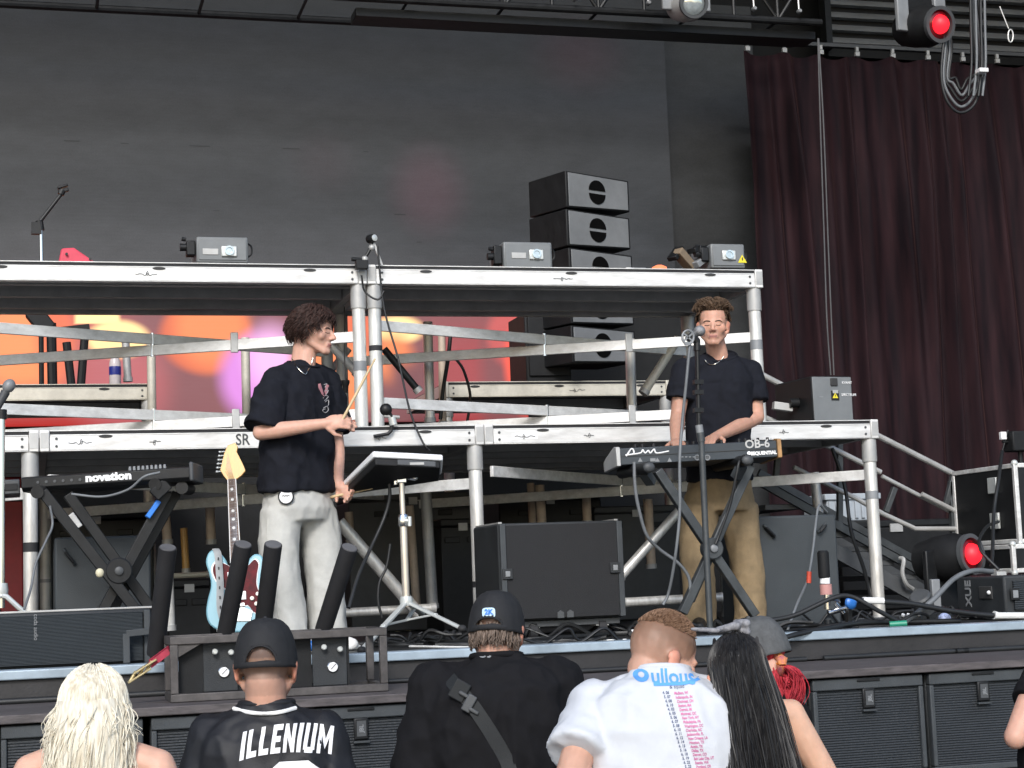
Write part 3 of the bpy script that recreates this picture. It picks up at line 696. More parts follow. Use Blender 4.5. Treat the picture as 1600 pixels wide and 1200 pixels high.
c = onf(1305, 612); MB().box(c, (.04, .008, .02), R).build('label_plate', ALUD, t)
c = onf(1305, 618); MB().box(c, (.055, .004, .06), R).build('label_plate', BLKM, t)
warn(t, onf(1305, 618, .014), .02, u, Z_)
MB().box(onf(1283, 620, .0095), (.03, .002, .006), R).build('label_strip', GREYL, t, smooth=0)
for px, py, s in ((1323, 598, 'KVANT'), (1326, 617, 'SPECTRUM')):
    text(s, .022, onf(px, py, .0095), u, Z_, WHITE, t, 'lettering')
c = e0 + n * .2 - u * .03
MB().bar(c + V((0, 0, -.05)), c + V((-.12, .02, -.03)), .06, .05).build('tilt_bracket', ALUD, t, bevel=.004); MB().cyl(c + V((.03, -.03, -.02)), c + V((-.03, -.03, -.02)), .03, n=14).build('tilt_knob', BLKM, t)

# ---- pink monitor cover, microphone stand, clamps on the upper riser
x0, x1, z0, z1 = B(96, 392, 158, 412, 10.1)
t = thing('floor_monitor', ((x0 + x1) / 2, 10.1, ZU), 'bright pink red wedge peeping over the left upper riser', 'monitor')
MB().prism([(x0 - .03, ZU + .004), (x1 + .06, ZU + .004), (x0 + .07, z1 + .02), (x0, z1 + .015)], (0, 10.1, 0), X_, Z_, -.4).build('cover', PINK, t, bevel=.012)
for px, py in ((104, 397), (141, 405)):
    c = W(px, py, 10.09); MB().cyl(c, c + V((0, -.008, 0)), .008, n=8).build('bolt', INK, t)
def mic(mb_body, head_c, d, s=1.0):
    pass
t = thing('microphone_stand', W(65, 405, 10.4), 'black microphone stand with raised boom at the far left of the upper riser', 'microphone stand')
Ym = 10.4
p = lambda x, y: W(x, y, Ym)
MB().cyl((p(65, 395).x, Ym, ZU + .01), p(64, 358), .011, n=10).build('pole', CHROME, t)
MB().lathe([(.11, 0), (.11, .012), (.02, .03)], (p(65, 395).x, Ym, ZU), Z_, 20).build('base', BLKM, t)
MB().cyl(p(64, 360), p(61, 345), .022, n=12).box(p(57, 357), (.06, .04, .07)).cyl(p(55, 353), p(53, 364), .018).build('clutch', BLKM, t)
MB().cyl(p(58, 352), p(97, 302), .012, .010, n=10).build('boom', BLKM, t)
MB().cyl(p(95, 304), p(98, 297), .02, n=10).build('mic_clip', BLKM, t)
MB().bar(p(91, 300), p(107, 296), .03, .022).bar(p(90, 294), p(106, 289), .035, .016).build('microphone', BLKM, t, bevel=.004)
t = thing('camera_clamp', W(575, 418, 9.68), 'small black camera on a clamp arm fixed at the joint of the upper risers', 'camera')
p = lambda x, y, Y=9.66: W(x, y, Y)
MB().lathe([(.018, -.03), (.025, -.02), (.025, .02), (.02, .03)], p(580, 373), V((.5, -1, 0)), 14).build('camera_body', BLKM, t)
MB().lathe([(.019, .028), (.019, .034), (.001, .038)], p(580, 373), V((.5, -1, 0)), 14).build('lens', CHROMED, t)
MB().tube([p(582, 377), p(576, 394), p(567, 408)], .009, 8).build('arm', BLKM, t)
MB().ell(p(581, 387), .02).ell(p(570, 405), .02).build('joint', ALUD, t)
MB().box(p(565, 414), (.07, .05, .05)).cyl(p(549, 405), p(566, 406), .012).build('clamp', BLKM, t, bevel=.004)
MB().bar(p(584, 380), p(597, 415), .012, .012).build('strut', ALUD, t)
t = thing('cable_clamp', W(607, 662, 9.35), 'black cable clamp with silver screw at the foot of the twin posts', 'clamp')
p = lambda x, y, Y=9.37: W(x, y, Y)
MB().ell(p(603, 640), (.035, .03, .035)).tube([p(605, 640), p(612, 652), p(612, 672)], .012, 8).build('body', BLKM, t)
MB().cyl(p(612, 652), p(615, 664), .022, n=12).build('screw', CHROMED, t)
MB().tube([p(612, 672), p(606, 678), p(584, 682)], .010, 8).build('hook', BLKM, t); MB().cyl(p(600, 650), p(624, 652), .01).build('lever', ALUD, t)
c = W(540, 606, 10.2); t = thing('pipe_cap', c, 'small dark plug hanging in front of the orange disc beside the drummer', 'plug')
MB().lathe([(.012, -.03), (.018, .01), (.026, .03), (.026, .045)], c, Z_, 14).build('plug', BLKM, t); MB().tube([c + V((0, 0, .045)), c + V((0, .01, .2)), c + V((0.01, .02, .5))], .004, 5).build('string', BLKM, t)

# ---- line array stack
Ys = 11.75
corner = W(884, 300, Ys); th = math.radians(24); u = V((math.cos(th), math.sin(th), 0)); n = V((-math.sin(th), math.cos(th), 0))
R = Matrix((u, n, Z_)).transposed(); hz = 61 * M(930, 300, Ys); ztop_ = W(884, 266, Ys).z; wd, dpb = .63, .42
VOID = mat('port_void', (.003, .003, .003), .9, spec=.05)
LAC = mat('line_array_paint', (.165, .172, .178), .55, 0, .15, 6, .1, 200)
labs = ['topmost grey line array speaker of the stack behind the right upper riser', 'second grey line array speaker from the top of the stack', 'third line array speaker from the top, half hidden by the upper riser', 'line array speaker hidden just under the upper riser deck', 'line array speaker seen between upper and lower risers, upper one', 'lowest line array speaker seen between upper and lower risers']
nS = 6
for i in range(nS):
    zt = ztop_ - i * hz; zb = zt - hz + .012
    if zb < zR: break
    o = corner + u * wd / 2 + n * dpb / 2
    t = thing('line_array_speaker', (o.x, o.y, zb), labs[i], 'speaker', 'stacked line array speakers')
    sh = random.Random(i).uniform(-.006, .006)
    poly = [(0, zb), (wd, zb + .03), (wd, zt - .004), (0, zt)]
    e = corner + u * sh
    MB().prism(poly, (e.x, e.y, 0), u, Z_, -dpb).build('cabinet', BLK, t, bevel=.008)
    f = e - n * .006
    MB().prism([(.02, zb + .012), (wd - .02, zb + .04), (wd - .02, zt - .016), (.02, zt - .012)], (f.x, f.y, 0), u, Z_, -.0055).build('front_panel', LAC, t, bevel=.003)
    m_ = f + u * wd * .47; zc = (zb + zt) / 2 + .005; r = .082
    for s in (1, -1):
        a0 = [(r * math.cos(a_), s * (.012 + r * .95 * math.sin(a_))) for a_ in [math.pi * k / 14 for k in range(15)]]
        if s < 0: a0.reverse()
        g = m_ - n * .004
        MB().prism(a0, (g.x, g.y, zc), u, Z_, .0012).build('port', VOID, t, smooth=0)
    for q in (.03, wd - .03):
        h = f + u * q
        MB().tube(spline([h - n * .004 + V((0, 0, zb + .07)), h - n * .03 + V((0, 0, zb + .08)), h - n * .03 + V((0, 0, zt - .06)), h - n * .004 + V((0, 0, zt - .05))], 4), .010, 8).build('handle', SPK, t)
    h = f + u * (wd - .085)
    for k, zz_ in enumerate((zt - .10, zt - .14)): MB().box(h - n * .003 + V((0, 0, zz_)), (.035, .003, .022), R).build('sticker', WHITE, t, smooth=0)
    h = e + u * (wd + .02)
    MB().box(h + n * .03 + V((0, 0, (zb + zt) / 2)), (.018, .05, hz * .85), R).build('rigging_rail', BLKM, t, bevel=.004)
# maroon lit case below
x0, x1, z0, z1 = B(818, 490, 888, 590, 12.1)
t = thing('amplifier_rack', ((x0 + x1) / 2, 12.05, zR), 'black amplifier rack left of the lower line array speakers', 'rack')
MB().bb((x0, 12.05, zR + .002), (x1, 12.5, z1)).build('case', BLK, t, bevel=.01); MB().bb((x0 + .02, 12.03, zR + .05), (x1 - .02, 12.048, z1 - .03)).build('door', BLK, t, bevel=.004)
MB().bb((x0 + .15, 12.02, zR + .12), (x0 + .17, 12.029, zR + .17)).build('latch', ALUD, t)

# ---- water bottle and instrument legs on the left rear riser
c = W(180, 598, 12.1); t = thing('water_bottle', (c.x, 12.1, zR), 'small water bottle with blue label standing on the left cream riser', 'bottle')
CLR = mat('clear_plastic', (.55, .5, .5), .15, 0, .1); s = .26 / .22
MB().lathe([(.03 * s, 0), (.034 * s, .01), (.034 * s, .13 * s), (.03 * s, .15 * s), (.014 * s, .185 * s), (.013 * s, .2 * s)], (c.x, 12.1, zR), Z_, 18).build('bottle', CLR, t)
MB().lathe([(.0348 * s, .065 * s), (.0352 * s, .068 * s), (.0352 * s, .112 * s), (.0348 * s, .115 * s)], (c.x, 12.1, zR), Z_, 18).build('bottle_label', mat('blue_label', (.02, .03, .22), .4), t)
MB().cyl((c.x, 12.1, zR + .201 * s), (c.x, 12.1, zR + .222 * s), .015 * s, n=14).build('cap', WHITE, t)
t = thing('tripod_stand', W(85, 600, 12.2), 'black tripod legs silhouetted against the glowing orange wall at left', 'stand')
p = lambda x, y: W(x, y, 12.2)
for i, (a, b, r) in enumerate((((80, 505), (82, 598), .035), ((104, 535), (112, 598), .03), ((132, 530), (126, 598), .03), ((64, 490), (65, 598), .018))):
    q = p(*b); MB().tube([p(*a), (q.x, q.y, zR + .003)], r, 10).build('leg', BLK, t)
MB().bar(p(50, 485), p(76, 517), .1, .12).build('mount', BLK, t, bevel=.01)
MB().bar(p(70, 520), p(140, 512), .05, .05).build('crossbar', BLK, t, bevel=.005)

# ---- left keyboard and its stand
KA, KB = W(33, 754, 8.42), W(296, 737, 8.22)
def tilted_box(A, Bp, h, dp, mb=None, up=Z_):
    u = (Bp - A).normalized(); n = up.cross(u).normalized(); v = u.cross(n)
    R = Matrix((u, n, v)).transposed(); return u, n, v, R
u, n, v, R = tilted_box(KA, KB, 0, 0); L = (KB - KA).length; mid = (KA + KB) / 2
t = thing('keyboard', mid - v * .05, 'black keyboard with white lettering on its back, on the left folding stand', 'keyboard')
hK = .052
MB().prism([(0, -hK / 2), (.02, -hK / 2 - .018), (.30, -hK / 2 - .018), (.30, .01), (.02, hK / 2), (0, hK / 2 - .006)], KA, n, v, L).build('body', BLKM, t, bevel=.003)
text('novation', .050, mid - n * .0015 + u * .015, u, v, WHITE, t, 'lettering', bold=.0028, squash=1.22)
for i in range(9):
    c = KA + u * (L * (.635 + .026 * i)) + n * .05 + v * (hK / 2 - .002)
    MB().cyl(c, c + v * .022, .008, .006, n=10).build('knob', GREYL, t)
for i in range(6):
    c = KA + u * (L * (.1 + .05 * i)) - v * .004; MB().cyl(c, c - n * .004, .007, n=10).build('jack', GREY, t)
MB().box(KB + n * .12 + u * .012, (.02, .29, .09), R).build('end_cheek', GREY, t, bevel=.008)
t = thing('sampler', W(8, 770, 8.55), 'grey sampler box at the left edge beside the left keyboard', 'sampler')
A_ = W(-40, 764, 8.5); B_ = W(31, 760, 8.5); u2, n2, v2, R2 = tilted_box(A_, B_, 0, 0)
MB().box((A_ + B_) / 2 + n2 * .15, ((B_ - A_).length, .3, .07), R2).build('body', GREY, t, bevel=.006); MB().box((A_ + B_) / 2 - n2 * .004, ((B_ - A_).length * .9, .006, .03), R2).build('rear_panel', BLKM, t)
def sq(a, b, Ya, Yb, w_, m, t, name='leg', h=None):
    return MB().bar(W(*a, Ya), W(*b, Yb), w_, h or w_, V((0, 1, 0))).build(name, m, t, bevel=.004)
t = thing('keyboard_stand', W(185, 960, 8.4), 'double braced black folding stand under the left keyboard, with blue tape', 'keyboard stand')
f = 8.30; g = 8.42
sq((66, 768), (214, 955), f, f, .05, BLKM, t); sq((106, 772), (236, 952), g, g, .05, BLKM, t)
sq((262, 768), (160, 955), f + .06, f + .06, .05, BLKM, t); sq((276, 770), (175, 955), g + .06, g + .06, .045, BLKM, t)
sq((230, 809), (248, 783), f + .045, f + .045, .024, mat('blue_tape', (.03, .2, .7), .5), t, 'tape', .082)
sq((110, 803), (125, 824), f - .003, f - .003, .03, ALUD, t, 'spring_bar'); sq((203, 935), (212, 948), f - .004, f - .004, .03, WHITE, t, 'label_strip')
c = W(186, 892, f - .03); MB().lathe([(.055, 0), (.062, .006), (.062, .05), (.05, .056)], c, V((0, 1, 0)), 26).build('hub', BLKM, t)
MB().lathe([(.02, 0), (.02, .01), (.014, .014)], c, V((0, -1, 0)), 12).build('hub_knob', GREY, t)
MB().ell(W(156, 895, f - .02), (.02, .015, .022)).build('pull_knob', mat('cream_plastic', (.6, .56, .4), .5), t)
for a, b in (((58, 769), (72, 767)), ((242, 757), (262, 754)), ((284, 762), (296, 764))):
    MB().cyl(W(*a, f - .04), W(*b, g + .15), .03, n=14).build('support_arm', BLKM, t)
MB().bar(W(240, 775, f - .02), W(262, 755, f - .02), .06, .04, V((0, 1, 0))).build('bracket', BLKM, t, bevel=.004)

# ---- microphone at the left edge
t = thing('microphone_stand', W(2, 960, 8.1), 'chrome legged microphone stand with silver headed microphone at the left edge', 'microphone stand')
p = lambda x, y, Y=8.1: W(x, y, Y)
mcb = thing
MB().tube([p(-6, 640), p(9, 612)], [.016, .021], 12).build('microphone', GREY, t)
MB().ell(p(14, 603), (.028, .028, .033), Matrix.Rotation(.5, 3, 'Y')).build('mic_head', GREYL, t)
MB().tube([p(-4, 640), p(4, 652), p(1, 690), p(-2, 760)], .012, 8).build('mic_cable', CABLE, t)
MB().cyl(p(3, 640), p(3, 655), .022, n=12).build('mic_clip', BLKM, t)
MB().cyl(p(2, 655), p(2, 950), .016, n=12).build('pole', CHROME, t)
MB().lathe([(.03, -.03), (.034, 0), (.03, .03)], p(1, 922), Z_, 14).build('collar', CHROMED, t)
for a in (((2, 930), (10, 932), (30, 950), (38, 956)), ((2, 930), (-10, 935), (-30, 955), (-36, 960))):
    MB().tube([p(*q, 8.08) for q in a], .012, 8).build('leg', CHROMED, t)

# ---- monitors standing upright
def monitor(px0, py0, px1, py1, Y, dp, label, m, handles, feet=True, slope=.0):
    x0, x1, z0, z1 = B(px0, py0, px1, py1, Y); z0 = .006
    t = thing('floor_monitor', ((x0 + x1) / 2, Y, 0), label, 'monitor')
    MB().prism([(Y, z0), (Y + dp, z0), (Y + dp, z1 - .06), (Y + .03, z1), (Y, z1)], (x1, 0, 0), Y_, Z_, x0 - x1).build('cabinet', m, t, bevel=.012)
    for (hx, hy, dx, dy) in handles:
        a, b = W(hx, hy, Y - .012), W(hx + dx, hy + dy, Y - .012)
        MB().bar(a, b, .014, .05, V((0, 1, 0))).build('handle_recess', BLKM, t, bevel=.006)
        MB().tube(spline([a + V((0, .01, .012)), a + V((0, -.012, .004)), b + V((0, -.012, .004)), b + V((0, .01, -.008))], 4), .007, 8).build('handle', m, t)
    return t
SPKB = mat('rear_monitor_paint', (.038, .045, .05), .6, 0, .15, 4, .2, 240)
monitor(85, 838, 236, 960, 8.8, .45, 'dark grey upright monitor behind the left keyboard stand', SPKB, ((101, 862, 15, 18),))
monitor(1181, 805, 1311, 975, 8.85, .5, 'dark grey upright monitor behind the keyboard player at right', SPKB, ((1195, 824, 14, 14), (1279, 832, 10, -12)))
# ---- large monitor with grille
x0, x1, z0, z1 = B(782, 815, 976, 968, 8.75)
t = thing('stage_subwoofer', ((x0 + x1) / 2, 8.75, z0 - .07), 'large black grilled monitor speaker in the centre, on a low wheeled dolly', 'speaker')
MB().bb((x0, 8.78, z0), (x1, 9.3, z1)).build('cabinet', SPK, t, bevel=.012)
for q in (x0 + .004, x1 - .035): MB().bb((q, 8.745, z0 + .004), (q + .031, 8.778, z1 - .004)).build('side_frame', SPKG, t, bevel=.004)
MB().bb((x0 + .037, 8.75, z0 + .012), (x1 - .037, 8.776, z1 - .012)).build('grille', mat('foam_grille', (.012, .0125, .0145), .8, 0, .2, 8, .3, 300), t)
for px, py in ((793, 897), (961, 887)):
    c = W(px, py, 8.742); k = MB().box(c, (.055, .012, .055)).build('latch_plate', SPK, t, bevel=.003); MB().box(c + V((0, -.009, 0)), (.026, .006, .03)).build('latch', GREYL, k, bevel=.003)
for px, py in ((876, 960), (891, 959)):
    c = W(px, py, 8.745); MB().prism([(-.018, -.018), (.018, -.018), (.018, .01), (0, .022), (-.018, .01)], c, X_, Z_, .004).build('badge', GREY, t, smooth=0)
for q in (x0 + .01, x1 - .03):
    MB().bb((q, 8.8, z1), (q + .02, 9.28, z1 + .008)).build('skid', ALUD, t)
MB().bb((x0 + .1, 8.8, z0 - .035), (x1 - .02, 9.2, z0 - .003)).build('dolly', GREY, t, bevel=.004)
for q in (x0 + .18, x1 - .12):
    MB().cyl((q - .02, 8.82, .045), (q + .02, 8.82, .045), .044, n=18).build('caster', RUB, t)
    MB().bb((q - .035, 8.80, .06), (q + .035, 8.9, z0 - .036)).build('caster_fork', ALUD, t)

# ---- low front fill speaker at the left
Yf = 7.95
x0, x1, z0, z1 = B(-90, 955, 236, 1040, Yf); z1 = W(120, 955, Yf).z
t = thing('front_fill_speaker', ((x0 + x1) / 2, Yf, .009), 'long low black speaker with fine grille on the stage edge at left', 'speaker')
MB().bb((x0, Yf, .009), (x1, Yf + .36, z1)).build('cabinet', SPK, t, bevel=.01)
MB().bb((x0 + .02, Yf - .014, .02), (x1 - .035, Yf - .001, z1 - .012)).build('grille', MESHG, t, bevel=.004)
MB().bb((x1 - .03, Yf - .02, .012), (x1 - .004, Yf - .001, z1 - .006)).build('end_frame', SPKG, t, bevel=.003)
c = W(56, 980, Yf - .016); text('coda audio', .026, c, V((0, 0, -1)), X_, GREYL, t, 'lettering')
MB().bb((x0, Yf + .01, z1 + .001), (x1 + .02, Yf + .06, z1 + .010)).build('top_strip', ALUD, t, bevel=.002)
for a, b in (((197, 990), (236, 986)), ((197, 990), (198, 1036))): MB().bar(W(*a, Yf - .06), W(*b, Yf - .06), .03, .03).build('bracket', SPKG, t, bevel=.003)

# ---- confetti launcher
Yl = 7.22; zl = -.128
x0, x1, z0, z1 = B(266, 988, 606, 1076, Yl); z0 = zl
RUST = mat('scuffed_steel', (.075, .068, .066), .55, .2, .5, 9, .1, 90)
t = thing('confetti_launcher', ((x0 + x1) / 2, Yl, zl), 'black steel confetti launcher frame with two pressure gauges on the ledge behind the jersey man', 'launcher')
b = .032; dpt = .30
for y in (Yl, Yl + dpt):
    nm = 'frame'
    MB().bb((x0, y, z0), (x1, y + b, z0 + b)).build(nm, RUST, t, bevel=.003); MB().bb((x0, y, z1 - b), (x1, y + b, z1)).build(nm, RUST, t, bevel=.003)
    MB().bb((x0, y + .001, z0 + b + .001), (x0 + b, y + b, z1 - b - .001)).build(nm, RUST, t, bevel=.003); MB().bb((x1 - b, y + .001, z0 + b + .001), (x1, y + b, z1 - b - .001)).build(nm, RUST, t, bevel=.003)
for x in (x0, x1 - b):
    for z in (z0, z1 - b): MB().bb((x, Yl + b + .001, z), (x + b, Yl + dpt - .001, z + b)).build('frame', RUST, t)
xm = lambda px: W(px, 1030, Yl + .04).x
MB().bb((xm(280), Yl + .06, z0 + b), (xm(320), Yl + .075, z1 - b)).bb((xm(372), Yl + .07, z0 + b), (xm(488), Yl + .09, z1 - b)).build('back_panel', BLK, t)
MB().prism([(0, 0), (.09, .0), (0, -.05)], (x0 + b + .001, Yl + .01, z1 - b - .001), X_, Z_, -.02).build('gusset', RUST, t)
for (a_, b_, gx, gy, kn) in ((318, 372, 350, 1050, ((335, 1018), (360, 1019))), (489, 543, 520, 1042, ((505, 1011), (530, 1014)))):
    MB().bb((xm(a_), Yl + .055, z0 + b), (xm(b_), Yl + .068, z1 - b)).build('valve_panel', SPK, t, bevel=.003)
    c = W(gx, gy, Yl + .05)
    g_ = MB().lathe([(.021, 0), (.023, .006), (.023, .014), (.0205, .016)], c + V((0, .012, 0)), V((0, -1, 0)), 24).build('gauge', CHROME, t)
    MB().lathe([(.020, .0162), (.0196, .0170), (.001, .0172)], c + V((0, .012, 0)), V((0, -1, 0)), 24).build('dial', WHITE, g_)
    MB().bar(c + V((-.008, -.0062, -.008)), c + V((.013, -.0062, .013)), .003, .002).build('needle', INK, g_)
    for q in kn:
        c = W(*q, Yl + .05); MB().lathe([(.006, 0), (.006, .02), (.011, .021), (.012, .036), (.008, .04)], c + V((0, .01, 0)), V((0, -1, 0)), 14).build('valve_knob', CHROMED, t)
MB().bb((xm(543) + .002, Yl + .06, z0 + b), (xm(547), Yl + .25, z1 - b)).build('divider', BLK, t)
TUBEB = mat('black_launcher_tube', (.012, .012, .014), .75, 0, .3, 6, .15, 90)
TUBET = mat('tube_end_disc', (.10, .10, .105), .7, 0, .2)
for (a, b2, ya, yb, lab) in (((262, 856), (243, 1022), 7.40, 7.62, 'leftmost black launcher tube, standing outside the launcher frame'), ((380, 851), (352, 992), 7.35, 7.56, 'black launcher tube leaning in front of the guitar'),
                       ((427, 851), (410, 985), 7.35, 7.56, 'black launcher tube in front of the drummer\'s leg'), ((546, 856), (505, 985), 7.35, 7.56, 'rightmost black launcher tube, leaning right beside the drummer')):
    A_, B_ = W(*a, ya), W(*b2, yb); d = (A_ - B_).normalized()
    o = thing('launcher_tube', B_, lab, 'launcher tube', 'launcher tubes')
    MB().lathe([(.037, 0), (.038, .01), (.038, (A_ - B_).length - .006), (.0375, (A_ - B_).length)], B_, d, 24).build('barrel', TUBEB, o)
    MB().lathe([(.034, (A_ - B_).length + .0005), (.033, (A_ - B_).length + .004), (.001, (A_ - B_).length + .004)], B_, d, 24).build('end_disc', TUBET, o)
# ratchet strap
t = thing('ratchet_strap', W(230, 1045, 7.3), 'red strap with a brass coloured ratchet buckle left of the confetti launcher', 'strap')
p = lambda x, y, Y=7.28: W(x, y, Y)
STR = mat('red_webbing', (.36, .03, .06), .7, 0, .25, 30)
MB().bar(p(234, 1040), p(264, 1017), .004, .026).build('webbing', STR, t); MB().bar(p(234, 1034), p(264, 1012, 7.36), .004, .018).build('webbing', STR, t)
RAT = mat('yellow_zinc', (.40, .33, .18), .4, .5, .3, 20)
for s in (-.022, .022):
    off = V((.5 * s, 0, .8 * s)); MB().bar(p(204, 1060) + off, p(240, 1037) + off, .05, .008).build('side_plate', RAT, t, bevel=.002)
for a in ((207, 1058), (220, 1050), (232, 1042)):
    c = p(*a); MB().cyl(c + V((-.014, 0, -.022)), c + V((.014, 0, .022)), .007, n=10).build('spindle', RAT, t)
MB().bar(p(196, 1066, 7.25), p(150, 1085, 7.22), .006, .028).build('webbing_tail', CABLE, t)

# ---- offset guitar on a stand
gb, gt = W(374, 988, 8.25), W(360, 700, 8.42)
vv = (gt - gb).normalized(); rotg = math.radians(-16)
uu = V((math.cos(rotg), math.sin(rotg), 0)); uu = (uu - vv * uu.dot(vv)).normalized(); nn = uu.cross(vv)     # nn points to the camera
GS = (gt - gb).length / .97
P = lambda a, b, c=0: gb + uu * a * GS + vv * b * GS + nn * c * GS
t = thing('electric_guitar', gb, 'pale blue offset electric guitar with tortoiseshell pickguard and maple headstock', 'guitar')
out = [(0, 0), (.08, .012), (.135, .05), (.155, .11), (.14, .18), (.125, .235), (.13, .29), (.145, .345), (.13, .385), (.095, .395), (.06, .365), (.035, .335), (-.035, .345), (-.055, .385), (-.095, .435), (-.135, .43), (-.155, .38), (-.14, .31), (-.135, .25), (-.155, .18), (-.165, .11), (-.145, .05), (-.08, .01)]
outs = [(q.x, q.y) for q in spline([V((a, b, 0)) for a, b in out + [out[0]]], 4)][:-1]
LBLUE = mat('pale_blue_lacquer', (.20, .40, .48), .25, 0, .06)
def plate(poly, c0, c1, m, name, par, bev=0):
    return MB().prism([(a * GS, b * GS) for a, b in poly], gb + nn * c0 * GS, uu, vv, (c1 - c0) * GS).build(name, m, par, bevel=bev)
bd = plate(outs, -.045, 0, LBLUE, 'body', t, .008)
TORT = mat('tortoiseshell', (.085, .006, .010), .5, 0, .6, 30, spec=.15)
pg = [(-.03, .34), (-.06, .36), (-.10, .37), (-.12, .33), (-.10, .27), (-.06, .23), (-.03, .16), (.01, .13), (.05, .135), (.075, .10), (.11, .085), (.13, .12), (.115, .18), (.10, .235), (.105, .29), (.115, .34), (.095, .365), (.06, .335), (.03, .32)]
pgs = [(q.x, q.y) for q in spline([V((a, b, 0)) for a, b in pg + [pg[0]]], 3)][:-1]
cxp = sum(a for a, b in pgs) / len(pgs); cyp = sum(b for a, b in pgs) / len(pgs)
plate([(cxp + (a - cxp) * 1.06, cyp + (b - cyp) * 1.05) for a, b in pgs], .0005, .0025, WHITE, 'pickguard_edge', t)
plate(pgs, .003, .0055, TORT, 'pickguard', t)
for y in (.185, .29): plate([(-.045, y - .022), (.045, y - .022), (.045, y + .022), (-.045, y + .022)], .006, .013, WHITE, 'pickup', t, .002)
for (a, b) in ((.095, .135), (.075, .165), (.105, .185)):
    MB().lathe([(.011 * GS, 0), (.011 * GS, .010 * GS), (.009 * GS, .013 * GS)], P(a, b, .006), nn, 14).build('knob', mat('cream_knob', (.75, .7, .6), .4) if a == .095 else bpy.data.materials['cream_knob'], t)
plate([(-.05, .06), (.06, .05), (.075, .10), (.03, .125), (-.04, .12)], .0058, .0085, CHROMED, 'bridge_plate', t, .001)
plate([(-.035, .13), (.035, .13), (.035, .145), (-.035, .145)], .007, .018, CHROME, 'bridge', t)
ROSE = mat('rosewood_board', (.10, .055, .04), .5, 0, .3, 20)
MB().loft([[P(-.03, .30, .001), P(.03, .30, .001), P(.026, .30, -.02), P(-.026, .30, -.02)], [P(-.022, .80, .001), P(.022, .80, .001), P(.018, .80, -.02), P(-.018, .80, -.02)]]).build('neck', MAPLE, t)
MB().loft([[P(-.0245, .31, .012), P(.0245, .31, .012), P(.0265, .31, .0015), P(-.0265, .31, .0015)], [P(-.017, .80, .012), P(.017, .80, .012), P(.019, .80, .0015), P(-.019, .80, .0015)]]).build('fingerboard', ROSE, t)
for s in (-1, 1): MB().tube([P(s * .0275, .31, .008), P(s * .0205, .80, .008)], .0022, 5).build('binding', WHITE, t)
for y in (.36, .42, .48, .54, .585, .63, .69, .745): MB().cyl(P(0, y, .0121), P(0, y, .0135), .0075, n=10).build('fret_dot', WHITE, t)
for i in range(16):
    y = .80 - .62 * (1 - 2 ** (-i / 12)) * 1.0; wq = .018 + (.80 - y) * .014
    MB().bar(P(-wq, y, .0126), P(wq, y, .0126), .001, .001).build('fret', ALUD, t, smooth=0)
hs = [(a * 1.3, .80 + (b - .80) * 1.12) for a, b in [(-.02, .80), (.02, .80), (.04, .815), (.056, .835), (.05, .86), (.025, .93), (.03, .955), (.02, .975), (-.01, .965), (-.025, .93), (-.045, .85), (-.032, .82)]]
plate(hs, -.012, .004, MAPLE, 'headstock', t, .002)
for i in range(6):
    a, b = -.056 + i * .004, .850 + i * .021
    MB().ell(P(a - .02, b, -.004), (.008, .008, .006), None, 10, 6).cyl(P(a - .02, b, -.004), P(a + .01, b, -.004), .003, n=6).build('tuner', CHROMED, t)
for i in range(6):
    a = -.011 + .0044 * i; MB().tube([P(a * 1.6, .14, .018), P(a, .80, .0155), P(-.03 + i * .003, .845 + i * .0185, .008)], .0008, 4).build('string', CHROME, t)
st = MB().tube(spline([P(-.10, .44, .005), P(-.085, .40, .03), P(-.08, .25, .035), P(-.085, .12, .03), P(-.06, .02, .01)], 6), [(.018, .003)] * 25, 8)
sp_ = st.build('strap', mat('grey_strap', (.30, .31, .31), .7), t)
for k in range(6):
    c = P(-.083, .38 - k * .05, .040); MB().box(c, (.006, .004, .014)).build('strap_hole', INK, sp_)
text('Jaguar', .03, P(-.03, .88, .0045), vv, -uu, INK, t, 'lettering') if False else None
t2 = thing('guitar_stand', gb + V((0, .1, -.02)), 'low pale metal guitar stand holding the blue guitar', 'guitar stand')
gz = .006
for a in (-.14, .14):
    q = P(a, .0, -.07); MB().tube(spline([(q.x, q.y + .12, gz), (q.x, q.y + .05, gb.z - .03), P(a * .7, -.012, -.02), P(a * .7, -.012, .03), P(a * .7, .02, .045)], 5), .009, 8).build('cradle_arm', CHROMED, t2)
MB().tube([P(0, .02, -.10), P(0, .35, -.12)], .011, 8).build('back_post', BLKM, t2); q = P(0, 0, -.12); MB().cyl((q.x, q.y, gz), P(0, .02, -.10), .011, n=8).build('foot', BLKM, t2)

# ---- drum pad on its stand
PA, PB, PC, PD = W(583, 710, 8.22), W(692, 716, 8.22), W(690, 738, 8.62), W(531, 762, 8.62)
nrm = (PB - PA).cross(PD - PA).normalized()
if nrm.z < 0: nrm = -nrm
t = thing('drum_pad', (PA + PC) / 2 - nrm * .06, 'electronic drum pad with white rim on a chrome stand right of the drummer', 'drum pad')
quad = [PA, PB, PC, PD]; cen = (PA + PB + PC + PD) / 4
def slab(s, o0, o1, m, name, bev): 
    q = [cen + (a - cen) * s for a in quad]; return MB().loft([[a + nrm * o0 for a in q], [a + nrm * o1 for a in q]]).build(name, m, t, bevel=bev)
slab(1.0, -.012, .02, mat('white_plastic', (.78, .79, .80), .35, 0, .04), 'rim', .008)
slab(.93, -.05, -.0125, BLK, 'case', .006); slab(.9, .0205, .024, RUB, 'pad_surface', .002)
e_ = (PB - PA).normalized(); k_ = PA.lerp(PB, .62) - nrm * .034 + (cen - PA.lerp(PB, .5)) * .045
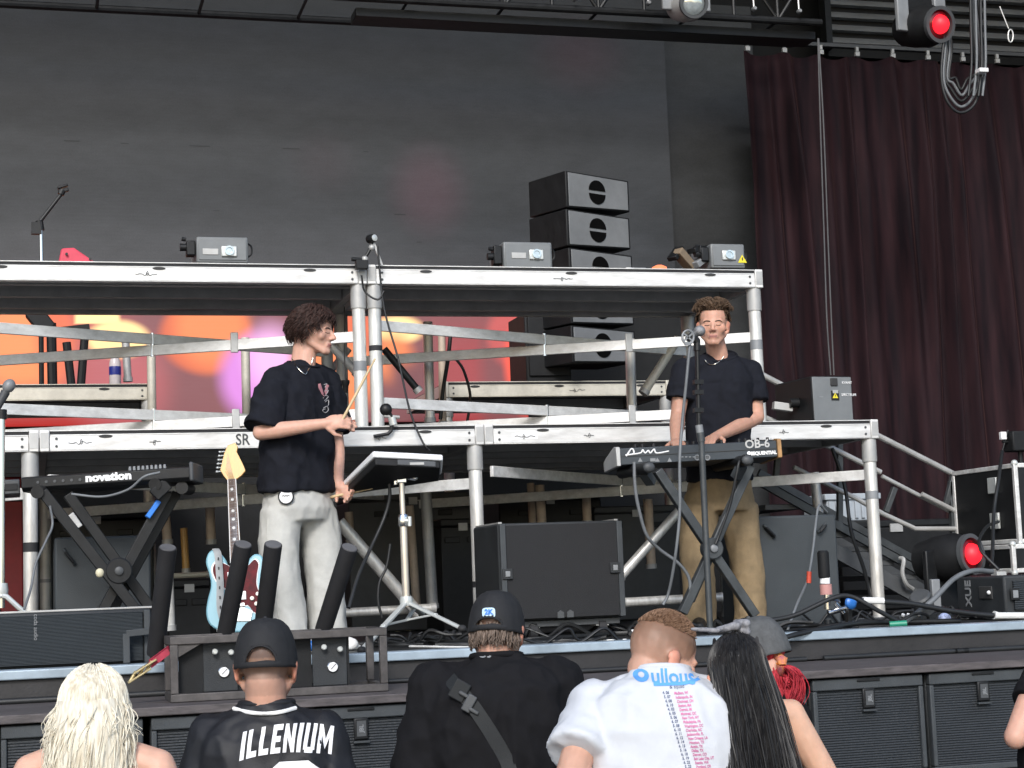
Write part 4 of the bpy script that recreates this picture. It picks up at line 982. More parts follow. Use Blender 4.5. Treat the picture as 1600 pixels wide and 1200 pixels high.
MB().box(k_, (.19, .02, .03), Matrix((e_, nrm.cross(e_), nrm)).transposed()).build('rear_panel', GREY, t, bevel=.004)
MB().box(k_ - V((0, .012, 0)), (.07, .006, .012)).build('socket_row', ALUD, t)
text('DRUM PAD', .012, PA.lerp(PB, .55) + nrm * .002 - V((0, .003, 0)), e_, nrm, GREY, t, 'lettering') if False else None
t = thing('pad_stand', W(634, 955, 8.4), 'chrome tripod stand carrying the white rimmed drum pad', 'stand')
p = lambda x, y, Y=8.4: W(x, y, Y)
RCH = mat('warm_chrome', (.78, .70, .62), .3, .8, .1)
MB().cyl(p(627, 750), p(630, 815), .014, n=12).build('inner_pole', RCH, t); MB().cyl(p(630, 812), p(635, 948), .019, n=14).build('outer_pole', RCH, t)
MB().lathe([(.024, -.03), (.027, -.02), (.027, .02), (.022, .03)], p(630, 813), Z_, 14).build('height_clutch', CHROME, t)
MB().cyl(p(632, 813, 8.38), p(640, 814, 8.37), .008).cyl(p(640, 807, 8.37), p(640, 822, 8.37), .01).build('wing_nut', CHROMED, t)
MB().box(p(626, 747), (.05, .05, .05)).cyl(p(616, 742), p(650, 748), .013).cyl(p(617, 740), p(618, 758), .01).build('clamp', CHROME, t, bevel=.004)
MB().ell(p(625, 731, 8.38), (.024, .02, .015)).ell(p(649, 747), .012).ell(p(640, 744), .012).build('clamp_knob', CHROMED, t)
hub = p(635, 940)
for (x, y, Yq) in ((565, 1003, 7.95), (722, 982, 8.15), (660, 960, 8.9)):
    f_ = W(x, y, Yq); f_.z = max(.012, f_.z) if Yq > 8 else .02
    k1 = hub.lerp(f_, .55) + V((0, 0, .01))
    MB().bar(hub + V((0, 0, .0)), f_, .028, .014).build('leg', CHROMED, t, bevel=.003); MB().bar(hub + V((0, 0, -.09)), k1, .02, .01).build('leg_brace', CHROMED, t, bevel=.002)
    MB().ell(f_, (.022, .022, .018)).build('rubber_foot', RUB, t)
MB().lathe([(.03, -.02), (.034, 0), (.03, .025)], hub, Z_, 14).build('leg_collar', CHROMED, t)

# ---- right keyboard and stand
KA, KB = W(969, 713, 8.42), W(1214, 700, 8.30)
u, n, v, R = tilted_box(KA, KB, 0, 0); L = (KB - KA).length; mid = (KA + KB) / 2; hK = 27 * M(1090, 705, 8.36)
t = thing('synthesizer', mid - v * .06, 'dark blue grey synthesizer with white logos and wooden cheek in front of the singer', 'synthesizer')
SYN = mat('synth_panel', (.032, .041, .05), .5, .05, .15, 8)
MB().prism([(0, -hK / 2), (.33, -hK / 2 - .01), (.33, -hK * .1), (.28, 0), (.05, hK / 2), (0, hK * .44)], KA, n, v, L).build('body', SYN, t, bevel=.003)
for e, s, m in ((KA, -1, ALUD), (KB, 1, WOOD)):
    MB().prism([(-.012, -hK / 2 - .006), (.36, -hK / 2 - .014), (.37, -hK * .1), (.31, .01), (.05, hK / 2 + .008), (-.012, hK / 2 + .002)], e + u * (.0005 if s > 0 else -.0225), n, v, .022).build('cheek', m, t, bevel=.003)
MB().box(mid - n * .002 - v * .002, (L * .99, .003, .003), R).build('seam', INK, t)
def K(px, py): 
    r = ray(px, py); k = (KA - EYE).dot(n) / r.dot(n); return EYE + r * k - n * .002
pts = [K(978, 713), K(987, 701), K(990, 709), K(977, 711), K(1000, 708), K(1004, 703), K(1008, 708), K(1013, 704), K(1016, 708), K(1022, 702), K(1026, 708), K(1045, 705)]
MB().tube(spline(pts, 5), .004, 5).build('signature', WHITE, t)
text('OB-6', .060, K(1183, 694), u, v, ALUD, t, 'lettering', bold=.0014, squash=1.0)
text('SEQUENTIAL', .024, K(1193, 708), u, v, WHITE, t, 'lettering', bold=.0014, squash=1.0)
MB().cyl(K(1170, 708) , K(1170, 708) - n * .002, .010, n=14).build('logo_disc', WHITE, t)
for px, s in ((1000, 1), (1020, -1), (1027, 1), (1046, 1)):
    c = K(px, 718.5); MB().prism([(-.012, -.010), (.012, -.010), (0, .012)] if s > 0 else [(-.014, -.008), (.014, -.008), (.014, .008), (-.014, .008)], c, u, v, .001).build('panel_mark', GREYL, t, smooth=0)
for px in (1066, 1072, 1078, 1084): MB().box(K(px, 714), (.012, .002, .006), R).build('panel_mark', GREYL, t, smooth=0)
for px in (1089, 1105): MB().lathe([(.015, 0), (.015, .004), (.010, .004), (.010, .0)], K(px, 715), -n, 16).build('jack_ring', GREYL, t)
for i, px in enumerate((997, 1008, 1026, 1078, 1088, 1132, 1160, 1170, 1190, 1205)):
    c = KA + u * (L * (px - 969) / 245) + n * .06 + v * (hK / 2 - .004); MB().cyl(c, c + v * .022, .009, .007, n=10).build('knob', BLKM, t)
ks = MB()
for i in range(24): ks.box(KA + u * (L * (i + .5) / 24) + n * .345 + v * (-.012), (L / 24 - .003, .12, .02), R)
ks.build('keys', WHITE, t)
t = thing('keyboard_stand', W(1115, 965, 8.4), 'single braced grey black folding stand under the synthesizer', 'keyboard stand')
STG = mat('worn_stand_paint', (.06, .066, .07), .45, .3, .3, 10)
f = 8.36
sq((1027, 735), (1180, 962), f, f, .046, STG, t); sq((1172, 728), (1066, 958), f + .05, f + .05, .046, STG, t)
sq((1165, 748), (1080, 940), f + .16, f + .16, .03, STG, t, 'brace')
c = W(1115, 857, f - .04); MB().lathe([(.05, 0), (.056, .005), (.056, .05), (.046, .056)], c, V((0, 1, 0)), 24).build('hub', STG, t); MB().lathe([(.02, 0), (.02, .012), (.014, .016)], c, V((0, -1, 0)), 12).build('hub_knob', GREYL, t)
for a in ((1014, 730), (1168, 719)):
    c = W(*a, 8.22); MB().cyl(c, c + V((0, .42, 0)), .03, n=14).build('support_arm', BLKM, t); MB().ell(c, (.032, .02, .026)).build('end_cap', GREY, t)
    MB().bar(c + V((.01, .1, -.02)), c + V((.06, .14, -.07)) if a[0] < 1100 else c + V((-.01, .14, -.08)), .05, .04).build('bracket', STG, t)
for x in (1064, 1182):
    q = W(x, 962, f + (.05 if x < 1100 else 0)); MB().cyl((q.x, q.y - .2, .022), (q.x, q.y + .25, .022), .02, n=12).build('foot_bar', STG, t)

# ---- singer's microphone stand
t = thing('microphone_stand', W(1106, 975, 8.1), 'straight black microphone stand with white collar in front of the singer', 'microphone stand')
Ym = 8.12; p = lambda x, y, Y=Ym: W(x, y, Y)
bz = p(1109, 975); 
MB().lathe([(.15, 0), (.15, .012), (.13, .022), (.025, .035)], (bz.x, bz.y, .002), Z_, 28).build('base', BLKM, t)
MB().cyl((bz.x, bz.y, .03), p(1096, 690), .016, n=12).build('lower_pole', STG, t); MB().cyl(p(1096, 690), p(1094, 676), .02, n=12).build('clutch', STG, t)
MB().cyl(p(1094, 677), p(1092, 664), .019, n=12).build('collar', GREYL, t); MB().cyl(p(1092, 664), p(1089, 536), .011, n=10).build('upper_pole', BLKM, t)
MB().cyl(p(1089, 548), p(1089, 530), .017, n=10).cyl(p(1089, 534), p(1082, 524), .02, n=10).build('mic_clip', BLKM, t)
MB().tube([p(1074, 531), p(1086, 521)], [.017, .023], 12).build('microphone', GREY, t)
MB().ell(p(1093, 517), (.030, .030, .028)).build('mic_head', mat('mic_mesh', (.30, .30, .31), .45, .5, .1, 60, .4, 400), t)
pr = [p(1075 + 9 * math.cos(a), 527 + 11 * math.sin(a), Ym - .03) for a in [2 * math.pi * k / 16 for k in range(17)]]
MB().tube(pr, .006, 6).build('mount_ring', GREYL, t); MB().bar(p(1067, 520, Ym - .03), p(1083, 534, Ym - .03), .008, .008).bar(p(1083, 520, Ym - .03), p(1067, 534, Ym - .03), .008, .008).box(p(1074, 537, Ym - .03), (.028, .012, .016)).build('mount_strut', GREYL, t)
for y in (597, 613, 641): 
    MB().box(p(1091, y), (.05, .03, .022)).build('cable_tie', BLKM, t)

# ---- CO2 jet at right
t = thing('smoke_jet', W(1291, 965, 8.2), 'upright smoke jet with black nozzle, pink band and brass valve at right', 'smoke jet')
p = lambda x, y, Y=8.2: W(x, y, Y)
MB().lathe([(.028, 0), (.03, .01), (.03, .13), (.025, .135), (.022, .14)], p(1288, 903), Z_, 18).build('nozzle', BLK, t)
MB().cyl(p(1289, 912), p(1289, 902), .026, n=16).build('collar', WHITE, t); MB().cyl(p(1291, 929), p(1290, 913), .031, n=16).build('pink_band', mat('pink_rubber', (.5, .25, .23), .5), t)
MB().cyl(p(1293, 952), p(1292, 929), .016, n=12).cyl(p(1294, 958), p(1322, 950), .014, n=12).build('valve', CHROME, t)
MB().cyl(p(1305, 942), p(1318, 958), .012).bar(p(1300, 935), p(1312, 941), .02, .012).build('lever', CHROME, t); q = p(1293, 960); MB().lathe([(.07, 0), (.07, .012), (.02, .03), (.018, .05)], (q.x, q.y, .001), Z_, 18).build('base', BLKM, t)
t = thing('gas_fitting', W(1327, 950, 8.15), 'bright blue round gas fitting on the hose beside the smoke jet', 'fitting')
c = W(1327, 942, 8.12)
MB().lathe([(.026, 0), (.032, .006), (.032, .02), (.024, .028), (.014, .032)], c, V((.2, -1, 0)), 18).build('cap', BLUE, t); MB().cyl(c, W(1362, 938, 8.15), .014, n=12).build('coupling', CHROME, t); MB().bar(W(1327, 952, 8.15), W(1326, 972, 8.15), .03, .02).build('bracket', BLKM, t)

# ---- stairs with handrails at right
t = thing('stage_stairs', W(1400, 960, 10.3), 'dark metal stairs with grey handrails descending to the right of the risers', 'stairs')
Yn, Yr = 10.15, 11.1
def rail(pts, Y, r=.019, m=None, name='handrail'): MB().tube([W(x, y, Y) for x, y in pts], r, 10).build(name, m or ALUD, t)
rail([(1180, 580), (1372, 681), (1562, 777)], Yr + .3, .022)
rail([(1235, 716), (1300, 745), (1376, 738), (1440, 772), (1528, 816), (1515, 826), (1430, 826), (1380, 803), (1240, 735)][3:8], Yn, .016)
rail([(1376, 738), (1300, 700), (1190, 650)], Yn, .018); rail([(1378, 744), (1490, 802)], Yn + .05, .014)
rail([(1380, 803), (1340, 780), (1240, 730)], Yn, .016)
rail([(1497, 782), (1556, 778)], Yn + .2, .018); rail([(1510, 790), (1520, 795), (1525, 805), (1524, 815)], Yn + .2, .016)
for (a, b) in (((1398, 762), (1384, 800)), ((1490, 742), (1478, 788)), ((1486, 752), (1490, 842)), ((1312, 690), (1312, 830)), ((1217, 690), (1210, 770))):
    MB().bar(W(*a, Yn + .02), W(*b, Yn + .02), .035, .035).build('rail_post', STG, t, bevel=.003)
for Yq, s in ((Yn, 0), (Yr, -14)):
    MB().bar(W(1185, 752 + s, Yq), W(1440, 895 + s, Yq), .03, .05).build('stringer', STG, t, bevel=.003); MB().bar(W(1300, 858 + s, Yq), W(1455, 945 + s, Yq), .03, .09).build('stringer', GREY, t, bevel=.003)
for i in range(7):
    a = W(1225 + i * 36, 792 + i * 22, Yn + .03); b = V((a.x, Yr - .03, a.z)); MB().bar(a, b, .26, .035).build('step', GREY, t, bevel=.004)
MB().tube(spline([W(1406, 872, Yn - .05), W(1412, 875, Yn - .08), W(1410, 895, Yn - .08), W(1416, 912, Yn - .08), W(1426, 920, Yn - .05)], 5), .014, 8).build('grab_handle', ALUD, t)
# white louvred crate
x0, x1, z0, z1 = B(1292, 772, 1372, 814, 11.6)
t = thing('plastic_crate', ((x0 + x1) / 2, 11.6, z0), 'pale grey ribbed plastic crate behind the stairs', 'crate')
PLA = mat('pale_plastic', (.36, .40, .44), .5, 0, .1)
MB().bb((x0, 11.6, z0), (x1, 12.0, z1)).build('body', PLA, t, bevel=.01)
for i in range(8): xx = x0 + (x1 - x0) * (i + .5) / 8; MB().bb((xx - .012, 11.585, z0 + .02), (xx + .012, 11.599, z1 - .05)).build('rib', PLA, t, bevel=.003)
MB().bb((x0 - .02, 11.58, z1 - .04), (x1 + .02, 12.02, z1 + .004)).build('rim', PLA, t, bevel=.006)
x0, x1, _, z1 = B(1292, 815, 1490, 960, 11.8)
t = thing('flight_case', ((x0 + x1) / 2, 11.55, 0), 'large dark case under the pale crate behind the stairs', 'case')
MB().bb((x0, 11.55, .004), (x0 + 1.0, 12.05, z0 - .055)).build('body', BLK, t, bevel=.01); MB().bb((x0, 11.55, z0 - .052), (x0 + 1.0, 12.05, z0 - .003)).build('lid', BLKM, t, bevel=.008); MB().bb((x0 + .4, 11.535, z0 - .09), (x0 + .5, 11.549, z0 - .03)).build('latch', ALUD, t)

# ---- road cases and speaker at the right edge
def road_case(px0, py0, px1, py1, Y, zb, label, dp=.6, fpx=None):
    x0, x1, z0, z1 = B(px0, py0, px1, py1, Y); z0 = zb if zb is not None else z0
    t = thing('road_case', ((x0 + x1) / 2, Y, z0), label, 'road case')
    MB().bb((x0 + .006, Y + .006, z0 + .006), (x1, Y + dp, z1 - .006)).build('body', BLK, t)
    e = .028
    for nm, a, b in (('edge', (x0, Y, z0), (x0 + e, Y + e, z1)), ('edge', (x0 + e + .001, Y, z1 - e), (x1, Y + e, z1)), ('edge', (x0 + e + .001, Y, z0), (x1, Y + e, z0 + e)), ('edge', (x0, Y + e + .001, z1 - e), (x0 + e, Y + dp, z1)), ('edge', (x0, Y + e + .001, z0), (x0 + e, Y + dp, z0 + e)), ('edge', (x0, Y + dp - e, z0 + e + .001), (x0 + e, Y + dp + .002, z1 - e - .001))):
        MB().bb(a, b).build(nm, ALU, t, bevel=.004)
    for z in (z0, z1): 
        MB().ell((x0 + .016, Y + .016, z), .022, None, 12, 8).build('ball_corner', CHROMED, t)
    h = (z1 - z0)
    for q in (.3, .75):
        if h > .3: MB().bb((x0 - .012, Y + .2, z0 + h * q - .05), (x0 + .004, Y + .3, z0 + h * q + .05)).build('latch', CHROMED, t, bevel=.004)
    MB().bb((x0 + e, Y - .001, z0 + e), (x1, Y + .004, z1 - e)).build('front_panel', BLKM, t)
    MB().bb((x0 + .16, Y - .014, (z0 + z1) / 2 - .06), (x0 + .3, Y - .002, (z0 + z1) / 2 + .06)).build('handle_dish', CHROMED, t, bevel=.006)
    return t
zc0 = W(1590, 850, 9.4).z
road_case(1588, 722, 1720, 850, 9.4, zc0 + .004, 'tall black road case with bright aluminium edges at the right edge', .75)
road_case(1582, 848, 1720, 892, 9.35, W(1590, 895, 9.3).z, 'flat black road case with aluminium edges under the tall one', .9)
x0, x1, z0, z1 = B(1570, 897, 1700, 968, 8.35); z0 = .004
t = thing('stage_speaker', ((x0 + x1) / 2, 8.35, 0), 'black low speaker with vertical lettering on its side at the right edge', 'speaker')
sx = W(1502, 930, 8.35 + .40)
MB().prism([(0, 0), (x1 - x0, 0), (x1 - x0, .4), (sx.x - x0 + .0, .45)], (x0, 8.35, z0), X_, Y_, z1 - z0).build('cabinet', SPK, t, bevel=.012)
P0 = V((x0, 8.35, 0)); P1 = V((sx.x, 8.35 + .45, 0)); us = (P0 - P1).normalized(); ns = us.cross(Z_)
def S(px, py):
    r = ray(px, py); k = (P0 - EYE).dot(ns) / r.dot(ns); return EYE + r * k + ns * .003
text('XUE', .075, S(1514, 927), Z_, -us, GREYL, t, 'lettering', bold=.002)
c = S(1541, 926); MB().box(c, (.12, .01, .07), Matrix((us, -ns, Z_)).transposed()).build('handle_recess', INK, t, bevel=.006); MB().ell(c + us * .04 + ns * .008, .012, None, 10, 6).build('connector', WHITE, t)
MB().bb((x0 + .05, 8.335, z0 + .05), (x1, 8.349, z1 - .03)).build('grille', GRILLE, t); c = W(1586, 928, 8.33); k = MB().box(c, (.055, .008, .065)).build('badge', BLKM, t, bevel=.003); MB().box(c + V((0, -.006, 0)), (.03, .004, .04)).build('badge_plate', GREYL, k)
q = W(1560, 890, 8.6); MB().box((q.x, 8.6, z1 + .012), (.06, .06, .02)).build('top_bracket', ALUD, t)
# small controller box high at right and its stand
t = thing('camera', W(1590, 690, 9.8), 'small black remote camera with a white front on a post at the right edge', 'camera')
p = lambda x, y: W(x, y, 9.8)
MB().box(p(1592, 690), (.16, .12, .13)).build('body', BLK, t, bevel=.01); MB().box(p(1567, 681), (.04, .03, .05)).build('front_plate', WHITE, t, bevel=.004); MB().cyl(p(1575, 672), p(1566, 705), .006).cyl(p(1566, 690), p(1590, 692), .008).build('bracket', BLKM, t)
q = p(1594, 705); MB().cyl(q, (q.x, q.y, zc0 + .35), .015, n=10).build('post', BLKM, t)
t = thing('floor_light', W(1444, 975, 8.5), 'small grey stage light lying on the floor left of the moving head', 'stage light')
p = lambda x, y: W(x, y, 8.55)
MB().lathe([(.03, 0), (.055, .02), (.06, .12), (.05, .13)], p(1448, 958), V((-.4, -.3, .6)), 18).build('can', GREY, t); q = p(1450, 965); MB().box((q.x, 8.55, .03), (.22, .1, .05)).build('base', BLKM, t, bevel=.008); MB().bar(p(1463, 950), p(1460, 905), .03, .05).build('yoke', GREYL, t, bevel=.004)
t = thing('terminal_block', W(1415, 960, 8.3), 'small grey terminal block with white sockets on the floor at right', 'terminal block')
q = W(1418, 972, 8.2); MB().box((q.x, 8.2, .03), (.13, .08, .055)).build('body', GREY, t, bevel=.006)
for i in range(4): MB().cyl((q.x - .045 + .03 * i, 8.16, .055), (q.x - .045 + .03 * i, 8.155, .062), .01, n=10).build('socket', WHITE, t)
c = W(1475, 955, 8.25); t = thing('cable_wrap', c, 'crumpled blue and white cable wrap on the floor at right', 'cable wrap')
MB().ell((c.x, 8.25, .03), (.035, .03, .028), None, 10, 6).build('wrap', mat('blue_white_tape', (.3, .35, .6), .6, 0, .9, 30), t)

# ---- cables
GREY2 = mat('grey_rope', (.075, .075, .078), .7)
def cable(pts, r, m, label, Y=None, floor=None, cat='cable'):
    P3 = []
    for q in pts:
        if len(q) == 3: P3.append(W(*q))
        elif floor is not None:
            a = Wz(q[0], q[1], floor); P3.append(a)
        else: P3.append(W(q[0], q[1], Y))
    return tag(MB().tube(spline(P3, 8), r, 7).build('cable', m, smooth=60), label, cat)
cable([(1278, 60), (1282, 200), (1288, 380), (1292, 500), (1298, 586)], .0055, GREY2, 'pale thin rope hanging in front of the curtain, left of the pair', 10.6, cat='rope')
cable([(1279, 60), (1287, 200), (1294, 380), (1299, 500), (1303, 586)], .0055, GREY2, 'pale thin rope hanging in front of the curtain, right of the pair', 10.6, cat='rope')
rl = random.Random(5)
loop_l = ['outermost black cable loop hanging below the red top lamp', 'second black cable loop from outside below the red top lamp', 'third black cable loop from outside below the red top lamp', 'fourth black cable loop from outside below the red top lamp', 'innermost black cable loop hanging below the red top lamp']
for i in range(5):
    k = i * 3.2; d = 172 - i * 9
    cable([(1478 - i, 20), (1474 + k, 70), (1471 + k * .9, 120), (1480 + k, d - 14), (1500 + rl.uniform(-3, 3), d + 4), (1524 - k, d - 12), (1536 - k * .9, 110), (1533 - k, 50), (1527 - k * .6, -20)], .011, CABLEG if i % 2 else CABLE, loop_l[i], 10.75 + .03 * i)
for i, px in enumerate((1516, 1524, 1532, 1538)):
    cable([(px, -25), (px + 1, 40), (px + 2, 100), (px - 3, 150)], .010, CABLEG if i % 2 else CABLE, ['straight cable in the hanging bundle, nearest the red lamp', 'second straight cable in the hanging bundle from the red lamp', 'third straight cable in the hanging bundle from the red lamp', 'straight cable in the hanging bundle farthest from the red lamp'][i], 10.7)
t = thing('cable_tie', W(1533, 111, 10.66), 'white tape tie round the hanging cable bundle', 'tie'); MB().box(W(1534, 111, 10.66), (.07, .07, .03)).build('tie', WHITE, t, bevel=.004)
t = thing('safety_clip', W(1578, 60, 10.7), 'pale safety clip dangling on a thin wire at the top right corner', 'clip')
MB().tube([W(1562, 10, 10.7), W(1570, 30, 10.7), W(1576, 45, 10.7)], .004, 6).build('wire', ALU, t); pr = [W(1579 + 4 * math.cos(a), 56 + 10 * math.sin(a), 10.7) for a in [2 * math.pi * k / 12 for k in range(13)]]; MB().tube(pr, .005, 6).build('carabiner', ALU, t)
cable([(1078, 536, 8.1), (1072, 600, 8.1), (1066, 660, 8.12), (1062, 720, 8.1), (1062, 800, 8.1), (1055, 870, 8.12), (1045, 925, 8.2), (1036, 945, 8.2)], .008, CABLEG, 'grey microphone cable hanging left of the singer\'s stand')
cable([(991, 722, 8.3), (992, 755, 8.3), (997, 790, 8.32), (1010, 835, 8.35), (1030, 858, 8.4), (1060, 880, 8.4), (1077, 905, 8.4), (1078, 940, 8.4)], .009, CABLEG, 'grey cable looping down from the left end of the synthesizer')
cable([(1163, 712, 8.3), (1155, 722, 8.25), (1150, 745, 8.25), (1140, 790, 8.28), (1124, 835, 8.3), (1118, 850, 8.3)], .008, CABLE, 'black cable curling from the right end of the synthesizer')
cable([(606, 738, 8.45), (609, 775, 8.45), (600, 810, 8.45), (580, 855, 8.4), (560, 900, 8.3), (545, 950, 8.2)], .009, CABLE, 'black cable hanging from the drum pad to the left')
cable([(610, 850, 8.5), (604, 885, 8.5), (593, 910, 8.5), (591, 940, 8.5), (597, 965, 8.5)], .007, CABLE, 'thin black cable dangling behind the drum pad stand')
cable([(78, 790, 8.25), (82, 820, 8.25), (72, 845, 8.2), (56, 880, 8.15), (48, 920, 8.1), (38, 952, 8.0)], .006, CABLEG, 'thin grey cable falling from the left keyboard stand past the post')
cable([(250, 738, 8.15), (225, 745, 8.15), (200, 765, 8.2), (160, 776, 8.25), (112, 772, 8.3)], .006, CABLEG, 'thin cable sagging under the left keyboard')
cable([(1300, 700, 10.0), (1320, 760, 10.0), (1330, 830, 9.9), (1350, 890, 9.6), (1362, 940, 9.3)], .012, CABLE, 'black cable running down past the right post')
cable([(1292, 800, 8.7), (1280, 790, 8.65), (1275, 815, 8.6), (1270, 860, 8.5), (1262, 905, 8.4), (1245, 945, 8.25), (1228, 992, 8.12)], .007, CABLEG, 'thin cable with a red plug in front of the right grey monitor')
c = W(1264, 902, 8.37); t = thing('cable_plug', c, 'small red plug on the thin cable before the right grey monitor', 'plug'); MB().cyl(c + V((.003, 0, .03)), c + V((-.003, 0, -.03)), .013, n=12).build('plug', mat('red_plug', (.5, .06, .03), .4), t)
cable([(590, 385, 9.6), (600, 480, 9.6), (622, 560, 9.55), (640, 640, 9.4), (660, 690, 9.3), (672, 705, 9.3)], .006, CABLE, 'thin black cable slung from the camera clamp down across the risers')
cable([(565, 430, 9.6), (570, 455, 9.62), (590, 468, 9.6), (600, 455, 9.6)], .006, CABLE, 'thin black cable looped at the top of the twin posts')
cable([(712, 560, 11.4), (725, 580, 11.4), (735, 620, 11.4), (730, 660, 11.4)], .01, CABLE, 'black cable crossing the dark red part of the video wall')
cable([(705, 510, 11.3), (700, 560, 11.3), (692, 610, 11.3), (688, 655, 11.3)], .014, CABLE, 'thick black cable beside the thin upright tube')
# floor cables: lie on the deck, hang over the stage edge, run along the ledge
cable([(1200, 1005, 7.7), (1250, 990, 7.75), (1330, 975, 7.95), (1400, 972, 8.1), (1500, 970, 8.1)], .013, CABLE, 'black cable climbing from the ledge over the stage edge at right')
cable([(1185, 972, 8.0), (1240, 962, 8.0), (1300, 935, 8.0), (1330, 932, 8.0), (1365, 950, 7.98), (1410, 975, 8.0)], .012, CABLE, 'black hose arching over the blue fitting')
cable([(1340, 938, 8.05), (1420, 943, 8.05), (1490, 955, 8.05), (1560, 962, 8.05), (1640, 962, 8.05)], .014, CABLE, 'black hose running right from the blue fitting to the edge')
c0 = W(1556, 960, 8.04); t = thing('hose_tape', c0, 'white taped joint on the black hose at the right edge', 'tape'); MB().tube([W(1553, 961, 8.05), W(1560, 962, 8.05), W(1640, 962, 8.05)], [.022, .018, .017], 10).build('tape', TAPE, t)
c0 = W(1365, 939, 8.05); t = thing('hose_tape', c0, 'white taped joint on the black hose beside the right post', 'tape'); MB().tube([W(1348, 938, 8.05), W(1380, 939, 8.05)], .0175, 10).build('tape', TAPE, t)
cable([(1410, 975, 8.1), (1455, 940, 8.1), (1490, 905, 8.15), (1520, 892, 8.2), (1550, 893, 8.3)], .014, CABLEG, 'grey cable arching up to the low speaker at right')
cable([(1560, 890, 8.8), (1530, 855, 8.9), (1540, 825, 9.1), (1560, 815, 9.3)], .01, CABLE, 'thin black cable looping between road cases and red floor lamp')
cable([(1566, 705, 9.5), (1560, 750, 9.3), (1553, 800, 9.2), (1551, 860, 9.0), (1549, 885, 8.9)], .011, CABLE, 'black cable hanging down the side of the road cases')
L_ = -.118
for i, (pts, r, lab) in enumerate((
    ([(1215, 1015), (1300, 1012), (1390, 1010), (1450, 1015), (1530, 1005), (1600, 998), (1700, 985)], .014, 'upper black cable lying along the ledge at right'),
    ([(1225, 1024), (1320, 1016), (1420, 1014), (1500, 1010), (1600, 1003), (1700, 990)], .013, 'lower black cable lying along the ledge at right'),
    ([(610, 1050), (700, 1042), (800, 1035), (860, 1024), (960, 1024), (1100, 1018)], .012, 'black cable on the ledge behind the two capped men'),
    ([(550, 1052), (640, 1044), (740, 1048), (840, 1040), (980, 1032)], .011, 'front black cable on the ledge behind the man in the black tee'),
    ([(-40, 1075), (40, 1068), (120, 1062), (200, 1062), (262, 1060)], .014, 'front black cable on the ledge at far left'),
    ([(-40, 1058), (60, 1052), (150, 1050), (240, 1045)], .012, 'rear black cable on the ledge at far left'),
    ([(-40, 1088), (30, 1084), (90, 1078), (160, 1068)], .013, 'black cable with white end sagging over the ledge at left'))):
    P3 = []
    for q in pts:
        a = Wz(q[0], q[1], L_); a.y = min(7.77, max(7.06, a.y)); P3.append(a)
    tag(MB().tube(spline(P3, 6), r, 7).build('cable', CABLE if i != 5 else CABLEG, smooth=60), lab, 'cable')
EDG = [([(600, 990), (660, 1000), (720, 1004), (800, 1005), (860, 998), (960, 990)], .012, CABLE, 'black cable on the deck below the drum pad stand'),
       ([(640, 1010), (760, 1012), (860, 1004), (980, 1000)], .006, TAPE, 'white cable lying along the stage edge in front of the large monitor speaker'),
       ([(470, 985), (500, 968), (530, 975), (560, 985)], .010, CABLE, 'black cable coil by the drummer\'s shoes'),
       ([(1040, 985), (1080, 970), (1130, 975), (1180, 965), (1230, 972)], .011, CABLE, 'black cable knot at the foot of the microphone stand'),
       ([(1060, 992), (1120, 984), (1190, 985), (1250, 978), (1330, 978)], .010, CABLE, 'black cable along the deck in front of the singer'),
       ([(1150, 965), (1190, 960), (1230, 958), (1260, 968)], .010, CABLEG, 'grey cable curl between singer and grey monitor')]
for pts, r, m, lab in EDG:
    P3 = []
    for q in pts:
        a = Wz(q[0], q[1], r + .002); a.y = min(9.2, max(7.95, a.y)); P3.append(a)
    tag(MB().tube(spline(P3, 6), r, 7).build('cable', m, smooth=60), lab, 'cable')
c = Wz(1252, 972, .02); c.y = 8.0; t = thing('cable_connector', c, 'green cable connector on the stage edge right of the grey cap', 'connector'); MB().cyl(c, c + V((.08, -.03, .002)), .016, n=12).build('connector', GREEN, t)
c = W(868, 1020, 7.5); c.z = -.128; t = thing('cable_connector', c, 'green plug lying on the ledge beside the black cap', 'connector'); MB().cyl(c + V((0, 0, .014)), c + V((.07, -.02, .014)), .013, n=12).build('connector', GREEN, t)
c = W(478, 972, 8.2); t = thing('cable_connector', (c.x, 8.2, .02), 'blue plug by the drummer\'s shoes', 'connector'); MB().cyl((c.x - .06, 8.2, .05), (c.x + .06, 8.18, .04), .025, n=12).build('connector', BLUE, t)
# small black bin between the drummer's legs
x0, x1, z0, z1 = B(480, 888, 498, 965, 8.95); t = thing('black_canister', ((x0 + x1) / 2, 8.95, .002), 'black canister standing behind the drummer\'s legs', 'canister'); MB().lathe([(.04, 0), (.042, .01), (.042, z1 - .03), (.036, z1)], ((x0 + x1) / 2, 8.95, .002), Z_, 18).build('body', BLKM, t); MB().cyl(((x0 + x1) / 2, 8.95, .04), ((x0 + x1) / 2, 8.95, .1), .0435, n=18).build('band', WARM, t)
c = Wz(1000, 968, .03); t = thing('paper_note', (c.x, 8.5, .003), 'crumpled white note on the deck left of the microphone stand', 'paper'); q = W(998, 955, 8.5); MB().loft([[V((q.x - .03, 8.5, .004)), V((q.x + .03, 8.47, .004)), V((q.x + .03, 8.475, .006)), V((q.x - .03, 8.505, .006))], [V((q.x - .03, 8.54, .035)), V((q.x + .04, 8.52, .045)), V((q.x + .04, 8.525, .047)), V((q.x - .03, 8.545, .037))]]).build('sheet', WHITE, t)

